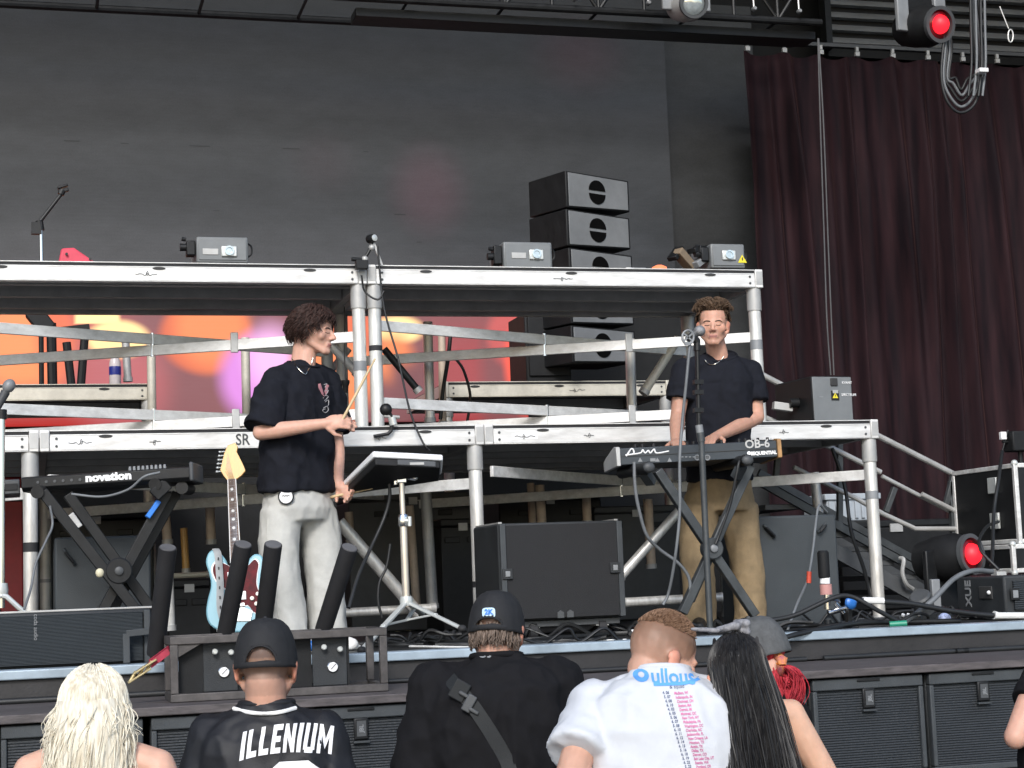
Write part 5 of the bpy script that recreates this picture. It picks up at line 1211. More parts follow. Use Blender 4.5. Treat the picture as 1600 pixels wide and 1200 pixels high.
# tangles of cable on the deck: nobody could count the strands
def tangle(px0, px1, py0, py1, n, seed, label, m=CABLE):
    r_ = random.Random(seed); mb = MB()
    for i in range(n):
        x = r_.uniform(px0, px1); y = r_.uniform(py0, py1); P3 = []
        a = Wz(x, y, .012); a.y = min(9.0, max(7.98, a.y)); ang = r_.uniform(-.6, .6) + (math.pi if r_.random() < .5 else 0); q = V((a.x, a.y, 0)); rad = r_.uniform(.006, .012)
        for j in range(r_.randint(6, 12)):
            ang += r_.uniform(-.75, .75); q = q + V((math.cos(ang), math.sin(ang) * .55, 0)) * r_.uniform(.05, .14)
            q.y = min(9.2, max(7.96, q.y)); P3.append(V((q.x, q.y, rad + (r_.uniform(.0, .07) if r_.random() < .35 else .002))))
        mb.tube(spline(P3, 5), rad, 6)
    o = mb.build('cable_tangle', m, smooth=60); return tag(o, label, 'cables', kind='stuff')
tangle(560, 760, 975, 1005, 10, 1, 'loose tangle of black cables on the deck round the drum pad stand')
tangle(800, 1010, 975, 1000, 10, 2, 'loose tangle of black cables on the deck before the large monitor speaker')
tangle(1040, 1240, 955, 990, 16, 3, 'loose tangle of black cables on the deck between singer and smoke jet')
tangle(1240, 1480, 950, 985, 12, 4, 'loose tangle of black cables on the deck before the right post')
tangle(420, 560, 965, 990, 9, 5, 'loose tangle of black cables on the deck by the drummer')
# ================================================================== PEOPLE
def temp_eval(me, mods):
    o = bpy.data.objects.new('temp', me); C.objects.link(o)
    for kind, kw in mods:
        md = o.modifiers.new('m', kind)
        for k, v in kw.items(): setattr(md, k, v)
    dg = bpy.context.evaluated_depsgraph_get()
    r = bpy.data.meshes.new_from_object(o.evaluated_get(dg)); bpy.data.objects.remove(o); bpy.data.meshes.remove(me)
    return r
def fuse(mb, vox, it=3, fac=.6):
    """one continuous skin from overlapping closed forms"""
    me = mb.mesh('form')
    bm = bmesh.new(); bm.from_mesh(me); bmesh.ops.recalc_face_normals(bm, faces=bm.faces); bm.to_mesh(me); bm.free()
    return temp_eval(me, [('REMESH', dict(mode='VOXEL', voxel_size=vox, adaptivity=0.0)), ('SMOOTH', dict(factor=fac, iterations=it))])
def wrinkle(me, amp, freq=(7, 7, 3), seed=0, extra=None):
    me.update(); ns = [v.normal.copy() for v in me.vertices]
    for v, n in zip(me.vertices, ns):
        c = v.co; q = V((c.x * freq[0] + seed, c.y * freq[1], c.z * freq[2]))
        a = noise.noise(q + 1.7 * V((noise.noise(q * .6), 0, noise.noise(q * .6 + V((9, 0, 0))))))
        b = 1 - abs(noise.noise(q * 1.9 + V((4, 2, seed)))) * 2.2
        k = 1 if extra is None else extra(c)
        d = 1 - abs(noise.noise(V(((c.x + c.y * .6 + c.z * .9) * 9 + seed, (c.y - c.x * .4) * 5, (c.z - c.x * .7) * 4)))) * 3
        e = noise.noise(c * 38 + V((seed, 0, 0)))
        v.co = c + n * (amp * k * (.8 * a + .6 * max(b, -.3) + .65 * max(d, -.2) + .14 * e - .5))
    me.update()
def put(me, name, m, parent, tint=None):
    org = wloc(parent)
    if tint is not None:
        at = me.color_attributes.new('tint', 'FLOAT_COLOR', 'POINT')
        buf = []
        for v in me.vertices: c = tint(v.co); buf += [c[0], c[1], c[2], 1.0]
        at.data.foreach_set('color', buf)
    me.transform(Matrix.Translation(-org)); me.name = name
    me.materials.clear()
    return link(name, me, m, parent, 0, 180)

SKIN = vcol('skin', .5, .35, .25, .08, 260)
HAIRM = {}
def hair_mat(name, a, b, rough=.58):
    m, t, p = nodes(name); N, L = t.nodes, t.links
    tc = N.new('ShaderNodeTexCoord'); mp = N.new('ShaderNodeMapping'); mp.inputs['Scale'].default_value = (90, 90, 9); L.new(tc.outputs['Object'], mp.inputs[0])
    nz = N.new('ShaderNodeTexNoise'); nz.inputs['Scale'].default_value = 1.3; nz.inputs['Detail'].default_value = 5; L.new(mp.outputs[0], nz.inputs[0])
    rp = N.new('ShaderNodeValToRGB'); rp.color_ramp.elements[0].position = .32; rp.color_ramp.elements[1].position = .68
    rp.color_ramp.elements[0].color = (*a, 1); rp.color_ramp.elements[1].color = (*b, 1); L.new(nz.outputs[0], rp.inputs[0]); L.new(rp.outputs[0], p.inputs['Base Color'])
    p.inputs['Roughness'].default_value = rough; p.inputs['Specular IOR Level'].default_value = .25
    return m

class Rig:
    """head frame: x = person's right, y = out of the face, z = up, origin at the chin level under the skull"""
    def __init__(self, H, s=1.0): self.H, self.s = H, s
    def p(self, x, y, z): return self.H @ V((x * self.s, y * self.s, z * self.s))
    def R(self): return self.H.to_3x3().normalized()
    def inv(self, q): return (self.H.inverted() @ q) / self.s
def head_matrix(chin, fwd, pitch=0.0, roll=0.0):
    f = V((fwd[0], fwd[1], 0)).normalized(); r = f.cross(Z_)
    Mx = Matrix((r, f, Z_)).transposed()
    Mx = Mx @ Matrix.Rotation(pitch, 3, 'X') @ Matrix.Rotation(roll, 3, 'Y')
    return Matrix.Translation(chin) @ Mx.to_4x4()
def head_forms(mb, g):
    R = g.R(); s = g.s
    def E(c, r, RR=None): mb.ell(g.p(*c), tuple(q * s for q in r), R if RR is None else R @ RR, 20, 14)
    def Cp(a, b, r0, r1): mb.cap(g.p(*a), g.p(*b), r0 * s, r1 * s, 12)
    E((0, -.012, .146), (.0745, .096, .089)); E((0, .022, .10), (.064, .070, .092)); E((0, .03, .052), (.050, .052, .045))
    Cp((-.052, .0, .06), (-.018, .072, .018), .019, .017); Cp((.052, .0, .06), (.018, .072, .018), .019, .017); E((0, .079, .019), (.021, .018, .017))
    for q in (-1, 1):
        E((q * .043, .055, .092), (.024, .024, .028)); E((q * .029, .069, .127), (.027, .012, .011)); E((q * .031, .066, .110), (.0150, .0120, .010))
        E((q * .077, -.012, .100), (.009, .021, .033), Matrix.Rotation(q * .25, 3, 'Z')); E((q * .081, -.020, .112), (.009, .018, .016)); E((q * .076, -.004, .074), (.008, .010, .011))
        E((q * .011, .098, .080), (.008, .010, .008))
    Cp((0, .085, .122), (0, .110, .086), .0075, .0110)
    E((0, .091, .0550), (.020, .0075, .0046)); E((0, .0905, .0455), (.017, .0075, .0052)); E((0, .076, .05), (.028, .02, .024))
def arm_forms(mb, sh, el, wr, k=1.0):
    sh, el, wr = V(sh), V(el), V(wr); u = el - sh; f = wr - el
    mb.cap(sh, sh + u * .5, .052 * k, .047 * k); mb.cap(sh + u * .5, el, .047 * k, .039 * k)
    mb.cap(el, el + f * .3, .040 * k, .042 * k); mb.cap(el + f * .3, wr, .042 * k, .027 * k)
    mb.ell(sh + u * .42 , (.045 * k, .045 * k, .05 * k))
def hand_forms(mb, wr, d, pn, side, curl=.5, s=1.0, spread=.02, curls=None):
    """wr wrist, d pointing along the hand, pn palm normal (side the fingers curl to), side = thumb direction sign along d x pn"""
    wr, d = V(wr), V(d).normalized(); pn = V(pn); pn = (pn - d * pn.dot(d)).normalized(); lat = d.cross(pn) * side
    R = Matrix((d, lat, pn)).transposed()
    mb.ell(wr + d * .045 * s, (.055 * s, .041 * s, .017 * s), R, 14, 10); mb.cap(wr - d * .01, wr + d * .03 * s, .026 * s, .024 * s)
    for i in range(4):
        q = (1.5 - i); L = (.042, .047, .044, .034)[i] * s; c = curl if curls is None else curls[i]
        a = wr + d * (.083 - .004 * abs(q)) * s + lat * (q * .0195 * s); dd = (d + lat * q * spread).normalized()
        for k in range(3):
            ang = c * (.55 if k == 0 else .95); ax = dd.cross(pn).normalized()
            dd = (Matrix.Rotation(ang, 3, ax) @ dd); pn_ = pn
            b = a + dd * L * (1, .68, .52)[k]; mb.cap(a, b, (.0092 - .0008 * k) * s, (.0086 - .0008 * k) * s, 8); a = b
    a = wr + d * .018 * s + lat * .028 * s; b = a + (d * .6 + lat * .65 + pn * .35).normalized() * .042 * s; c_ = b + (d * .95 + lat * .12 + pn * .45 * (1 + curl)).normalized() * .034 * s
    mb.cap(a, b, .0135 * s, .0105 * s, 8); mb.cap(b, c_, .0105 * s, .0085 * s, 8)
def ring(c, lat, fwd, w_, d_, n=28, pw=2.4):
    out = []
    for k in range(n):
        a = 2 * math.pi * k / n; ca, sa = math.cos(a), math.sin(a)
        x = w_ * math.copysign(abs(ca) ** (2 / pw), ca); y = d_ * math.copysign(abs(sa) ** (2 / pw), sa); out.append(c + lat * x + fwd * y)
    return out

SK_A = (.50, .285, .21); SK_W = (.56, .34, .26)
def skin_tint(base, g, lips=(.43, .20, .165), extra=None):
    b = V(base); hs = g
    def f(co):
        q = hs.inv(co); c = b.copy()
        if -.05 < q.z < .26 and abs(q.x) < .1:
            if q.y > .083 and .041 < q.z < .0585 and abs(q.x) < .021: c = V(lips)
            elif q.y > .055 and .07 < q.z < .105 and abs(q.x) > .02: c = c.lerp(V((base[0] * 1.0, base[1] * .9, base[2] * .88)), .35)
            elif q.y > .1 and .07 < q.z < .1: c = c.lerp(V((base[0], base[1] * .86, base[2] * .82)), .5)
            elif abs(q.x) > .074: c = c.lerp(V((base[0] * 1.05, base[1] * .68, base[2] * .62)), .6)
        if extra:
            e = extra(q, co)
            if e is not None: c = V(e[:3]).lerp(c, 1 - e[3]) if len(e) == 4 else V(e)
        return c
    return f
def shoe(mb, an, toe_dir, s=1.0):
    d = V((toe_dir[0], toe_dir[1], 0)).normalized(); z0 = an.z - .085
    b = V((an.x, an.y, z0))
    mb.cap(b - d * .05 + V((0, 0, .042)), b + d * .10 + V((0, 0, .040)), .041 * s, .040 * s); mb.cap(b + d * .10 + V((0, 0, .038)), b + d * .185 + V((0, 0, .03)), .042 * s, .029 * s)
    mb.cap(b + V((0, 0, .05)), b + V((0, 0, .10)), .042 * s, .04 * s)
    mb.bar(b - d * .085 + V((0, 0, .012)), b + d * .20 + V((0, 0, .012)), .085 * s, .023)

def lock(mb, pts, r, n=5, taper=True):
    m = len(pts); mb.tube(pts, [max(.0006, r * ((1 - (i / (m - 1)) ** 2.2 * .9) if taper else 1) * (.55 + .45 * min(1, i / 1.2))) for i in range(m)], n, True)
SC, SR = V((0, -.012, .146)), V((.0745, .096, .089))
def scalp(az, el, k=1.0):                     # az: 0 = front, + = right ; el 0..pi/2 top
    return V((SC.x + SR.x * k * math.cos(el) * math.sin(az), SC.y + SR.y * k * math.cos(el) * math.cos(az), SC.z + SR.z * k * math.sin(el)))
def skull_cap(g, k, keep0, n=120):
    keep = lambda q: keep0(q + V((0, .004, .005)) * noise.noise(q * 40))
    mb = MB(); vs = {}; vl = []; fs = []
    me = MB(); me.ell((0, 0, 0), 1.0, None, n, n // 2)
    idx = {}
    for f in me.f:
        c = sum((me.v[i] for i in f), V((0, 0, 0))) / len(f)
        q = V((SC.x + SR.x * k * c.x, SC.y + SR.y * k * c.y, SC.z + SR.z * k * c.z))
        if keep(q):
            ff = []
            for i in f:
                if i not in idx:
                    v = me.v[i]; idx[i] = len(vl); vl.append(g.p(SC.x + SR.x * k * v.x, SC.y + SR.y * k * v.y, SC.z + SR.z * k * v.z))
                ff.append(idx[i])
            fs.append(tuple(ff))
    return mb.add(vl, fs)

# ------------------------------------------------------------------ generic standing figure used for the audience (seen from behind)
class Fig: pass
def figure(headtop, ground, fwd, build=1.0, lean=0.0, side=0.0, hs=1.0, head_fwd=None, head_pitch=0.0, head_roll=0.0, shw=.185, arms=None, head_shift=(0, 0), tall=1.0):
    """joints of a standing person; lean = forward bend at the hips (rad), side = sideways shift of the neck"""
    F_ = Fig(); f = V((fwd[0], fwd[1], 0)).normalized(); r = f.cross(Z_); F_.f, F_.r = f, r
    H = headtop.z - ground; F_.H = H; k = H / 1.78 * tall; F_.k = k
    base = V((headtop.x, headtop.y, ground)) - f * (math.sin(lean) * .62 * k) - r * side
    hip = base + V((0, 0, .93 * k))
    L = .62 * k
    def up(z): 
        t = (z - .93) * k
        if t <= 0: return base + V((0, 0, z * k))
        a = lean * min(1, t / .25)
        return hip + f * (math.sin(a) * t) + V((0, 0, math.cos(a) * t)) + r * side * min(1, t / .55)
    F_.up = up; F_.base = base; F_.fu = lambda z: (f * math.cos(lean) - V((0, 0, math.sin(lean)))) if z > 1.05 else f
    neck = up(1.50); chin_z = headtop.z - .236 * hs
    hf = V((head_fwd[0], head_fwd[1], 0)).normalized() if head_fwd else f
    chin = V((headtop.x, headtop.y, chin_z)) + f * head_shift[1] + r * head_shift[0]
    F_.g = Rig(head_matrix(chin, hf, head_pitch, head_roll), hs); F_.neck = neck
    F_.sh = [neck - r * shw * k + V((0, 0, -.075 * k)), neck + r * shw * k + V((0, 0, -.075 * k))]   # left, right
    F_.build = build
    F_.hipj = [up(.90) - r * .095 * k, up(.90) + r * .095 * k]
    F_.kn = [base - r * .105 * k + V((0, 0, .5 * k)) + f * .02, base + r * .105 * k + V((0, 0, .5 * k)) + f * .02]
    F_.an = [base - r * .11 * k + V((0, 0, .085)) - f * .03, base + r * .11 * k + V((0, 0, .085)) - f * .03]
    return F_
def torso_rings(F_, dw=0.0, z0=.84, z1=1.50, tw=1.0):
    T = [(.80, .165, .115), (.90, .172, .118), (1.0, .160, .108), (1.10, .155, .106), (1.22, .168, .116), (1.33, .178, .122), (1.41, .172, .112), (1.465, .135, .088), (1.50, .085, .068), (1.53, .06, .058)]
    out = []
    for z, w_, d_ in T:
        if z < z0 - .001 or z > z1 + .001: continue
        out.append(ring(F_.up(z), F_.r, F_.fu(z), (w_ * F_.build * tw + dw) * F_.k, (d_ * F_.build + dw) * F_.k))
    return out
def build_body(t, F_, tint, arms, vox=.006, legs=True, bare=False):
    mb = MB(); head_forms(mb, F_.g); g = F_.g
    nk0 = F_.up(1.44); mb.cap(nk0, g.p(0, -.028, .06), .060 * min(1.12, F_.build), .056 * g.s, 16); mb.cap(g.p(0, -.045, .07), F_.up(1.46) - F_.f * .01, .05 * g.s, .058, 14)
    mb.loft(torso_rings(F_, -.012) if bare else torso_rings(F_, -.02, .84, 1.47, .84))
    for q in (0, 1): mb.cap(F_.up(1.47 + .02 * bare), F_.sh[q] + V((0, 0, .012 * bare)), (.03 + .02 * bare) * F_.k, .045 * F_.k)
    for q, a in enumerate(arms):
        if a is None: continue
        sh, el, wr, hd, pn = a; arm_forms(mb, sh, el, wr, F_.k * F_.build ** .6)
        hand_forms(mb, wr, hd, pn, (1 if q == 0 else -1), .45, 1.0)
    if legs:
        for q in (0, 1):
            mb.cap(F_.hipj[q], F_.kn[q], .075 * F_.k, .05 * F_.k); mb.cap(F_.kn[q], F_.kn[q].lerp(F_.an[q], .35), .05 * F_.k, .052 * F_.k); mb.cap(F_.kn[q].lerp(F_.an[q], .35), F_.an[q], .052 * F_.k, .036 * F_.k)
            mb.cap(F_.an[q], F_.an[q] + F_.f * .12 - V((0, 0, .045)), .036, .03)
    me = fuse(mb, vox, 4)
    return put(me, 'body', SKIN, t, tint)
def build_trousers(t, F_, m, top=1.0, w_=1.0, name='trousers', bottom=.07):
    mb = MB(); k = F_.k
    mb.loft([ring(F_.up(z), F_.r, F_.f, a * F_.build * k, b * F_.build * k) for z, a, b in ((.78, .16, .115), (.86, .182, .128), (.94, .176, .125), (top, .166, .116))])
    for q in (0, 1):
        a = F_.hipj[q] - V((0, 0, .02)); kn = F_.kn[q]; an = V((F_.an[q].x, F_.an[q].y, F_.base.z + bottom))
        mb.tube([a + V((0, 0, .05)), a.lerp(kn, .5), kn, kn.lerp(an, .5), an], [.092 * k * w_, .086 * k * w_, .07 * k * w_, .068 * k * w_, .068 * k * w_], 18)
    me = fuse(mb, .011, 3); wrinkle(me, .006, (9, 9, 6), 3); return put(me, name, m, t)
def build_shoes(t, F_, m):
    for q in (0, 1):
        mb = MB(); shoe(mb, F_.an[q], F_.f); put(fuse(mb, .008, 2), 'shoe', m, t)
def sleeves(mb, F_, arms, cover, r0, r1, q):
    sh, el = arms[q][0], arms[q][1]; e = sh.lerp(el, cover)
    mb.tube([sh + (sh - el).normalized() * .02, sh.lerp(e, .35), sh.lerp(e, .7), e], [r0 * .96, r0, (r0 + r1) / 2, r1], 20)
    mb.ell(sh + (sh - el).normalized() * .0, r0 * 1.0)
def build_tee(t, F_, m, arms, cover=.62, dw=.018, r0=.075, r1=.078, hem=.86, amp=.007, name='t_shirt', vox=.008, freq=(8, 8, 4), seed=0, neck=1.52, tw=1.0):
    mb = MB(); mb.loft(torso_rings(F_, dw, hem - .02, 1.47, tw) + [ring(F_.up(1.50), F_.r, F_.fu(1.5), .098 * F_.k, .086 * F_.k), ring(F_.up(neck), F_.r, F_.fu(1.5), .084 * F_.k, .080 * F_.k)])
    for q in (0, 1):
        mb.cap(F_.up(1.48), F_.sh[q], .052 * F_.k, .066 * F_.k, 16)
        if arms[q]: sleeves(mb, F_, arms, cover, r0 * F_.k * F_.build ** .4, r1 * F_.k * F_.build ** .4, q)
    me = fuse(mb, vox, 4, .6); wrinkle(me, amp, freq, seed)
    o = put(me, name, m, t)
    mb = MB(); c = F_.up(neck); u = (F_.up(1.53) - F_.up(1.44)).normalized()
    rr = ring(c, F_.r, F_.fu(1.5), .076 * F_.k, .072 * F_.k, 32, 2.0); mb.tube(rr + [rr[0]], .011, 8, False)
    mb.build('collar', m, o, smooth=60)
    return o
def bvh(o):
    off = wloc(o); me = o.data
    return BVHTree.FromPolygons([v.co + off for v in me.vertices], [tuple(p.vertices) for p in me.polygons])
def project(vs, fs, tree, o, ux, uy, d, lift=.002, sub=0):
    """wrap flat lettering (in ux,uy at o) on cloth along d"""
    bm = bmesh.new(); me = bpy.data.meshes.new('x'); me.from_pydata([tuple(v) for v in vs], [], fs); bm.from_mesh(me); bpy.data.meshes.remove(me)
    if sub:
        bmesh.ops.triangulate(bm, faces=bm.faces)
        for _ in range(4):
            es = [e for e in bm.edges if e.calc_length() > sub]
            if not es: break
            bmesh.ops.subdivide_edges(bm, edges=es, cuts=1, use_grid_fill=False); bmesh.ops.triangulate(bm, faces=bm.faces)
    out = MB(); d = V(d).normalized(); pts = []; ok = []
    for v in bm.verts:
        q = o + ux * v.co.x + uy * v.co.y - d * .6; h = tree.ray_cast(q, d, 1.6)
        if h[0] is None: pts.append(V((0, 0, 0))); ok.append(False)
        else: pts.append(h[0] - d * lift); ok.append(True)
    bm.verts.index_update()
    f2 = [tuple(v.index for v in f.verts) for f in bm.faces if all(ok[v.index] for v in f.verts)]
    out.add(pts, f2); bm.free(); return out
def flat_text(s, size, bold=0.0, align='CENTER', squash=1.0):
    vs, fs = text_geo(s, size, 0.0, align, bold); return [V((v.x * squash, v.y, 0)) for v in vs], fs

def cap_hat(t, g, m, oh=.042, opening=True, brim=True, back=1, tilt=0.0, k=1.09, z_low=.115, strap=True, name='cap', mesh_back=None):
    """six panel cap; back=+1 opening at the back of the head (peak in front), -1 worn backwards"""
    mb = MB(); nu, nv = 96, 28; fs = []; vs = []
    def P(u, v):
        ph = 2 * math.pi * u / nu; th = (math.pi / 2) * v / nv
        x = .0845 * math.sin(ph); y = .107 * math.cos(ph); rr = math.cos(th) ** .6
        seam = 1 - .016 * (abs(math.cos(3 * ph)) ** 40)
        zz = z_low + tilt * (math.cos(ph)) * .02 + .134 * math.sin(th) ** .95 + .0025 * noise.noise(V((math.cos(ph) * 3, math.sin(ph) * 3, v * .3)))
        if v == 0: rr = 1.0
        return V((x * rr * seam, -.012 + y * rr * seam, zz))
    for v in range(nv + 1):
        for u in range(nu): vs.append(P(u, v))
    def hole(u, v):
        if not opening: return False
        c = P(u + .5, v + .5); yy = (c.y + .012) * back
        return yy < -.03 and (c.x / .042) ** 2 + ((c.z - z_low - .016) / oh) ** 2 < 1 and c.z > z_low + .016
    for v in range(nv):
        for u in range(nu):
            if hole(u, v): continue
            a, b = v * nu + u, v * nu + (u + 1) % nu; fs.append((a, b, b + nu, a + nu))
    mb.add([g.p(*q) for q in vs], fs)
    o = mb.build(name, m, t, smooth=60); md = o.modifiers.new('thick', 'SOLIDIFY'); md.thickness = .003; md.offset = 1
    tp = P(0, nv); MB().ell(g.p(tp.x, tp.y, tp.z + .003), .007, None, 12, 8).build('cap_button', m, o)
    if opening:
        pts = [g.p(.042 * math.cos(a), -.012 - back * (.107 * math.sqrt(max(.0, 1 - (.042 * math.cos(a) / .0845) ** 2)) * math.cos(math.asin(min(1, oh * math.sin(a) / .134))) ** .6 + .003), z_low + .016 + oh * math.sin(a)) for a in [math.pi * i / 16 for i in range(17)]]
        MB().tube(pts, .0035, 6).build('cap_edge', m, o)
        pts = [g.p(.052 * q / 6, -.012 - back * (.107 * math.sqrt(1 - (.052 * q / 6 / .0845) ** 2) + .004), z_low + .008) for q in range(-6, 7)]
        MB().tube(pts, [(.003, .008)] * 13, 8).build('cap_strap', m, o)
    if brim:
        mb = MB(); n = 20; top = []; 
        for i in range(n + 1):
            a = math.pi * (-.36 + .72 * i / n)
            for j in range(7):
                e = .105 + .072 * j / 6 * math.cos(a * .95); x = (.082 + (e - .105) * .2) * math.sin(a); y = e * math.cos(a)
                top.append(g.p(x, -.012 + back * y, z_low + .004 - .012 * (j / 6) - 1.2 * x * x * (j / 6)))
        mb.add(top, [(i * 7 + j, i * 7 + j + 1, (i + 1) * 7 + j + 1, (i + 1) * 7 + j) for i in range(n) for j in range(6)])
        b = mb.build('cap_peak', m, o, smooth=60); md = b.modifiers.new('thick', 'SOLIDIFY'); md.thickness = .004
    return o

GND = -1.5
def person(loc, label): return thing('person', loc, label, 'person')
BLACKTEE = mat('black_cotton', (.0075, .0075, .009), .9, 0, .25, 30, .15, 500, spec=.2)
NAVYTEE = mat('washed_black_cotton', (.0095, .0105, .0155), .9, 0, .25, 25, .15, 500, spec=.2)
WHITETEE = mat('white_cotton', (.53, .55, .585), .85, 0, .04, 20, .12, 500)
DENIM = mat('dark_denim', (.03, .035, .05), .8, 0, .25, 40)
CREAMP = mat('off_white_denim', (.50, .50, .475), .85, 0, .1, 14, .2, 300)
TANP = mat('tan_corduroy', (.25, .18, .10), .85, 0, .2, 12, .2, 300)
SHOEW = mat('white_leather', (.7, .7, .68), .5, 0, .1)
SHOEB = mat('black_leather', (.02, .02, .02), .5)
BROW = mat('brow_hair', (.06, .035, .022), .8)
def face_bits(t, body, g, brow_m, shut=True):
    tree = bvh(body); fy = -(g.H.to_3x3() @ V((0, 1, 0))).normalized()
    def on(x, z, lift=.0008):
        h = tree.ray_cast(g.p(x, .22, z), fy, .4); return (h[0] - fy * lift) if h[0] is not None else g.p(x, .09, z)
    for q in (-1, 1):
        pts = [on(q * x, z, .0005) for x, z in ((.012, .1265), (.024, .1300), (.037, .1300), (.048, .1245))]
        MB().tube(spline(pts, 3), [.002] + [.0038] * 7 + [.003, .0014], 6).build('eyebrow', brow_m, body, smooth=60)
        pts = [on(q * x, z) for x, z in ((.017, .1085), (.024, .1062), (.034, .1058), (.043, .1085))]
        MB().tube(spline(pts, 3), .0019, 5).build('eyelash', brow_m, body, smooth=60)
    pts = [on(x, .0502, .0) for x in (-.019, -.01, 0, .01, .019)]
    MB().tube(spline(pts, 3), .0014, 5).build('mouth_line', mat('mouth_shade', (.16, .05, .05), .6) if 'mouth_shade' not in bpy.data.materials else bpy.data.materials['mouth_shade'], body, smooth=60)
# ------------------------------------------------------------------ drummer (left musician)
YD = 8.62
ctr = W(470, 760, YD); R_img = V((ROT.col[0].x, ROT.col[0].y, 0)).normalized(); F_img = V((-R_img.y, R_img.x, 0))   # right and into the picture, on the ground
def dirv(rt, into): return (R_img * rt + F_img * into).normalized()
pd = lambda x, y, dy=0.0: W(x, y, YD + dy)
t = person((ctr.x, ctr.y, 0), 'dark curly haired man in loose black tee and off white jeans, holding drumsticks')
bf = dirv(.72, -.69); br = bf.cross(Z_)                                   # body faces right and towards the camera; br = his right
F1 = Fig(); F1.f, F1.r = bf, br
g = Rig(head_matrix(pd(486, 553) + V((0, 0, 0)), dirv(.97, -.25), -.16, 0), 1.04)
zh = lambda y: pd(470, y).z
neckb = pd(474, 566)
shR, shL = pd(432, 592, -.09), pd(511, 594, .09)
elR, wrR = pd(407, 676, -.16), pd(507, 662, -.30)
elL, wrL = pd(526, 690, .10), pd(529, 758, -.02)
mb = MB(); head_forms(mb, g)
mb.cap(neckb + V((0, 0, -.07)), g.p(0, -.03, .06), .056, .053, 16); mb.cap(g.p(0, -.05, .07), neckb - bf * .02 - V((0, 0, .02)), .046, .054, 14)
spine = [(pd(466, 785), .155, .105), (pd(467, 720), .12, .08), (pd(468, 650), .13, .085), (pd(470, 612), .12, .075), (pd(472, 592), .07, .06), (pd(474, 574), .05, .05)]
mb.loft([ring(c, br, bf, a, b) for c, a, b in spine])
arm_forms(mb, shR, elR, wrR, .98); arm_forms(mb, shL, elL, wrL, .96)
hdR = dirv(.95, -.1) + V((0, 0, .10)); hand_forms(mb, wrR, hdR, V((0, 0, -1)) * .3 + F_img * .9, -1, 1.05, 1.02)
hdL = dirv(.55, -.35) + V((0, 0, -.75)); hand_forms(mb, wrL, hdL, dirv(-.3, -.9), 1, 1.1, 1.0)
body = put(fuse(mb, .0055, 3), 'body', SKIN, t, skin_tint((.60, .35, .265), g))
face_bits(t, body, g, BROW)
# loose tee
mb = MB()
tee = [(pd(463, 770), .205, .150), (pd(464, 735), .198, .145), (pd(465, 690), .190, .140), (pd(467, 645), .188, .135), (pd(469, 612), .182, .122), (pd(471, 584), .140, .095), (pd(473, 572), .100, .080), (pd(474, 569), .090, .074)]
mb.loft([ring(c, br, (bf - Z_ * .28) if i > 5 else bf, a, b, 32) for i, (c, a, b) in enumerate(tee)])
for sh, el, cv in ((shR, elR, .93), (shL, elL, .86)):
    e = sh.lerp(el, cv); mb.tube([sh + (sh - el).normalized() * .02, sh.lerp(e, .4), e], [.068, .086, .096], 20); mb.ell(sh + V((0, 0, -.005)), .068); mb.cap(neckb - V((0, 0, .030)), sh, .055, .06)
me = fuse(mb, .008, 4)
wrinkle(me, .014, (7, 7, 3.2), 2, lambda c: .35 if c.z > zh(600) else 1.0)
shirt = put(me, 't_shirt', NAVYTEE, t)
tr = bvh(shirt)
rr = ring(pd(474, 569), br, bf - Z_ * .28, .084, .073, 32, 2.0); MB().tube(rr + [rr[0]], .0055, 8, False).build('collar', NAVYTEE, shirt, smooth=60)
# under-shirt triangle, necklace and chest print
VIEW = lambda q: (q - EYE).normalized()
def hit(px, py, tree, lift=.003):
    r = ray(px, py).normalized(); h = tree.ray_cast(EYE, r, 30); return (h[0] - r * lift) if h[0] is not None else None
def onshirt(name, pix, tree, r, m, par, n=4, lift=.004):
    pts = [hit(x, y, tree, lift) for x, y in pix]; pts = [q for q in pts if q is not None]
    return MB().tube(spline(pts, n), r, 6).build(name, m, par, smooth=60) if len(pts) > 2 else None
trb = BVHTree.FromPolygons([v.co + wloc(shirt) for v in shirt.data.vertices] + [v.co + wloc(body) for v in body.data.vertices],
    [tuple(p.vertices) for p in shirt.data.polygons] + [tuple(i + len(shirt.data.vertices) for i in p.vertices) for p in body.data.polygons])
onshirt('necklace', [(456, 560), (462, 571), (469, 579), (477, 585), (481, 579), (486, 570), (489, 559)], trb, .0027, GOLD, body, lift=.008)
tri = [hit(x, y, trb, .0025) for x, y in ((465, 572), (477, 583), (485, 570), (475, 571))]
if all(q is not None for q in tri): MB().add(tri + [q + F_img * .004 for q in tri], [(0, 1, 2, 3), (7, 6, 5, 4), (0, 4, 5, 1), (1, 5, 6, 2), (2, 6, 7, 3), (3, 7, 4, 0)]).build('undershirt', BLACKTEE, shirt, smooth=0)
def blob(name, pix, m, par, tree, lift=.003):
    q = [hit(x, y, tree, lift) for x, y in pix]; q = [a for a in q if a is not None]; k = len(q)
    if k < 3: return
    MB().add(q, [tuple(range(k))]).build(name, m, par, smooth=0)
PR1 = mat('faded_pink_print', (.45, .20, .22), .8); PR2 = mat('grey_print', (.36, .35, .36), .8)
blob('print', ((497, 600), (501, 599), (505, 612), (507, 620), (503, 616), (498, 607)), PR1, shirt, tr); blob('print', ((510, 600), (514, 602), (513, 613), (509, 618), (507, 612)), PR1, shirt, tr)
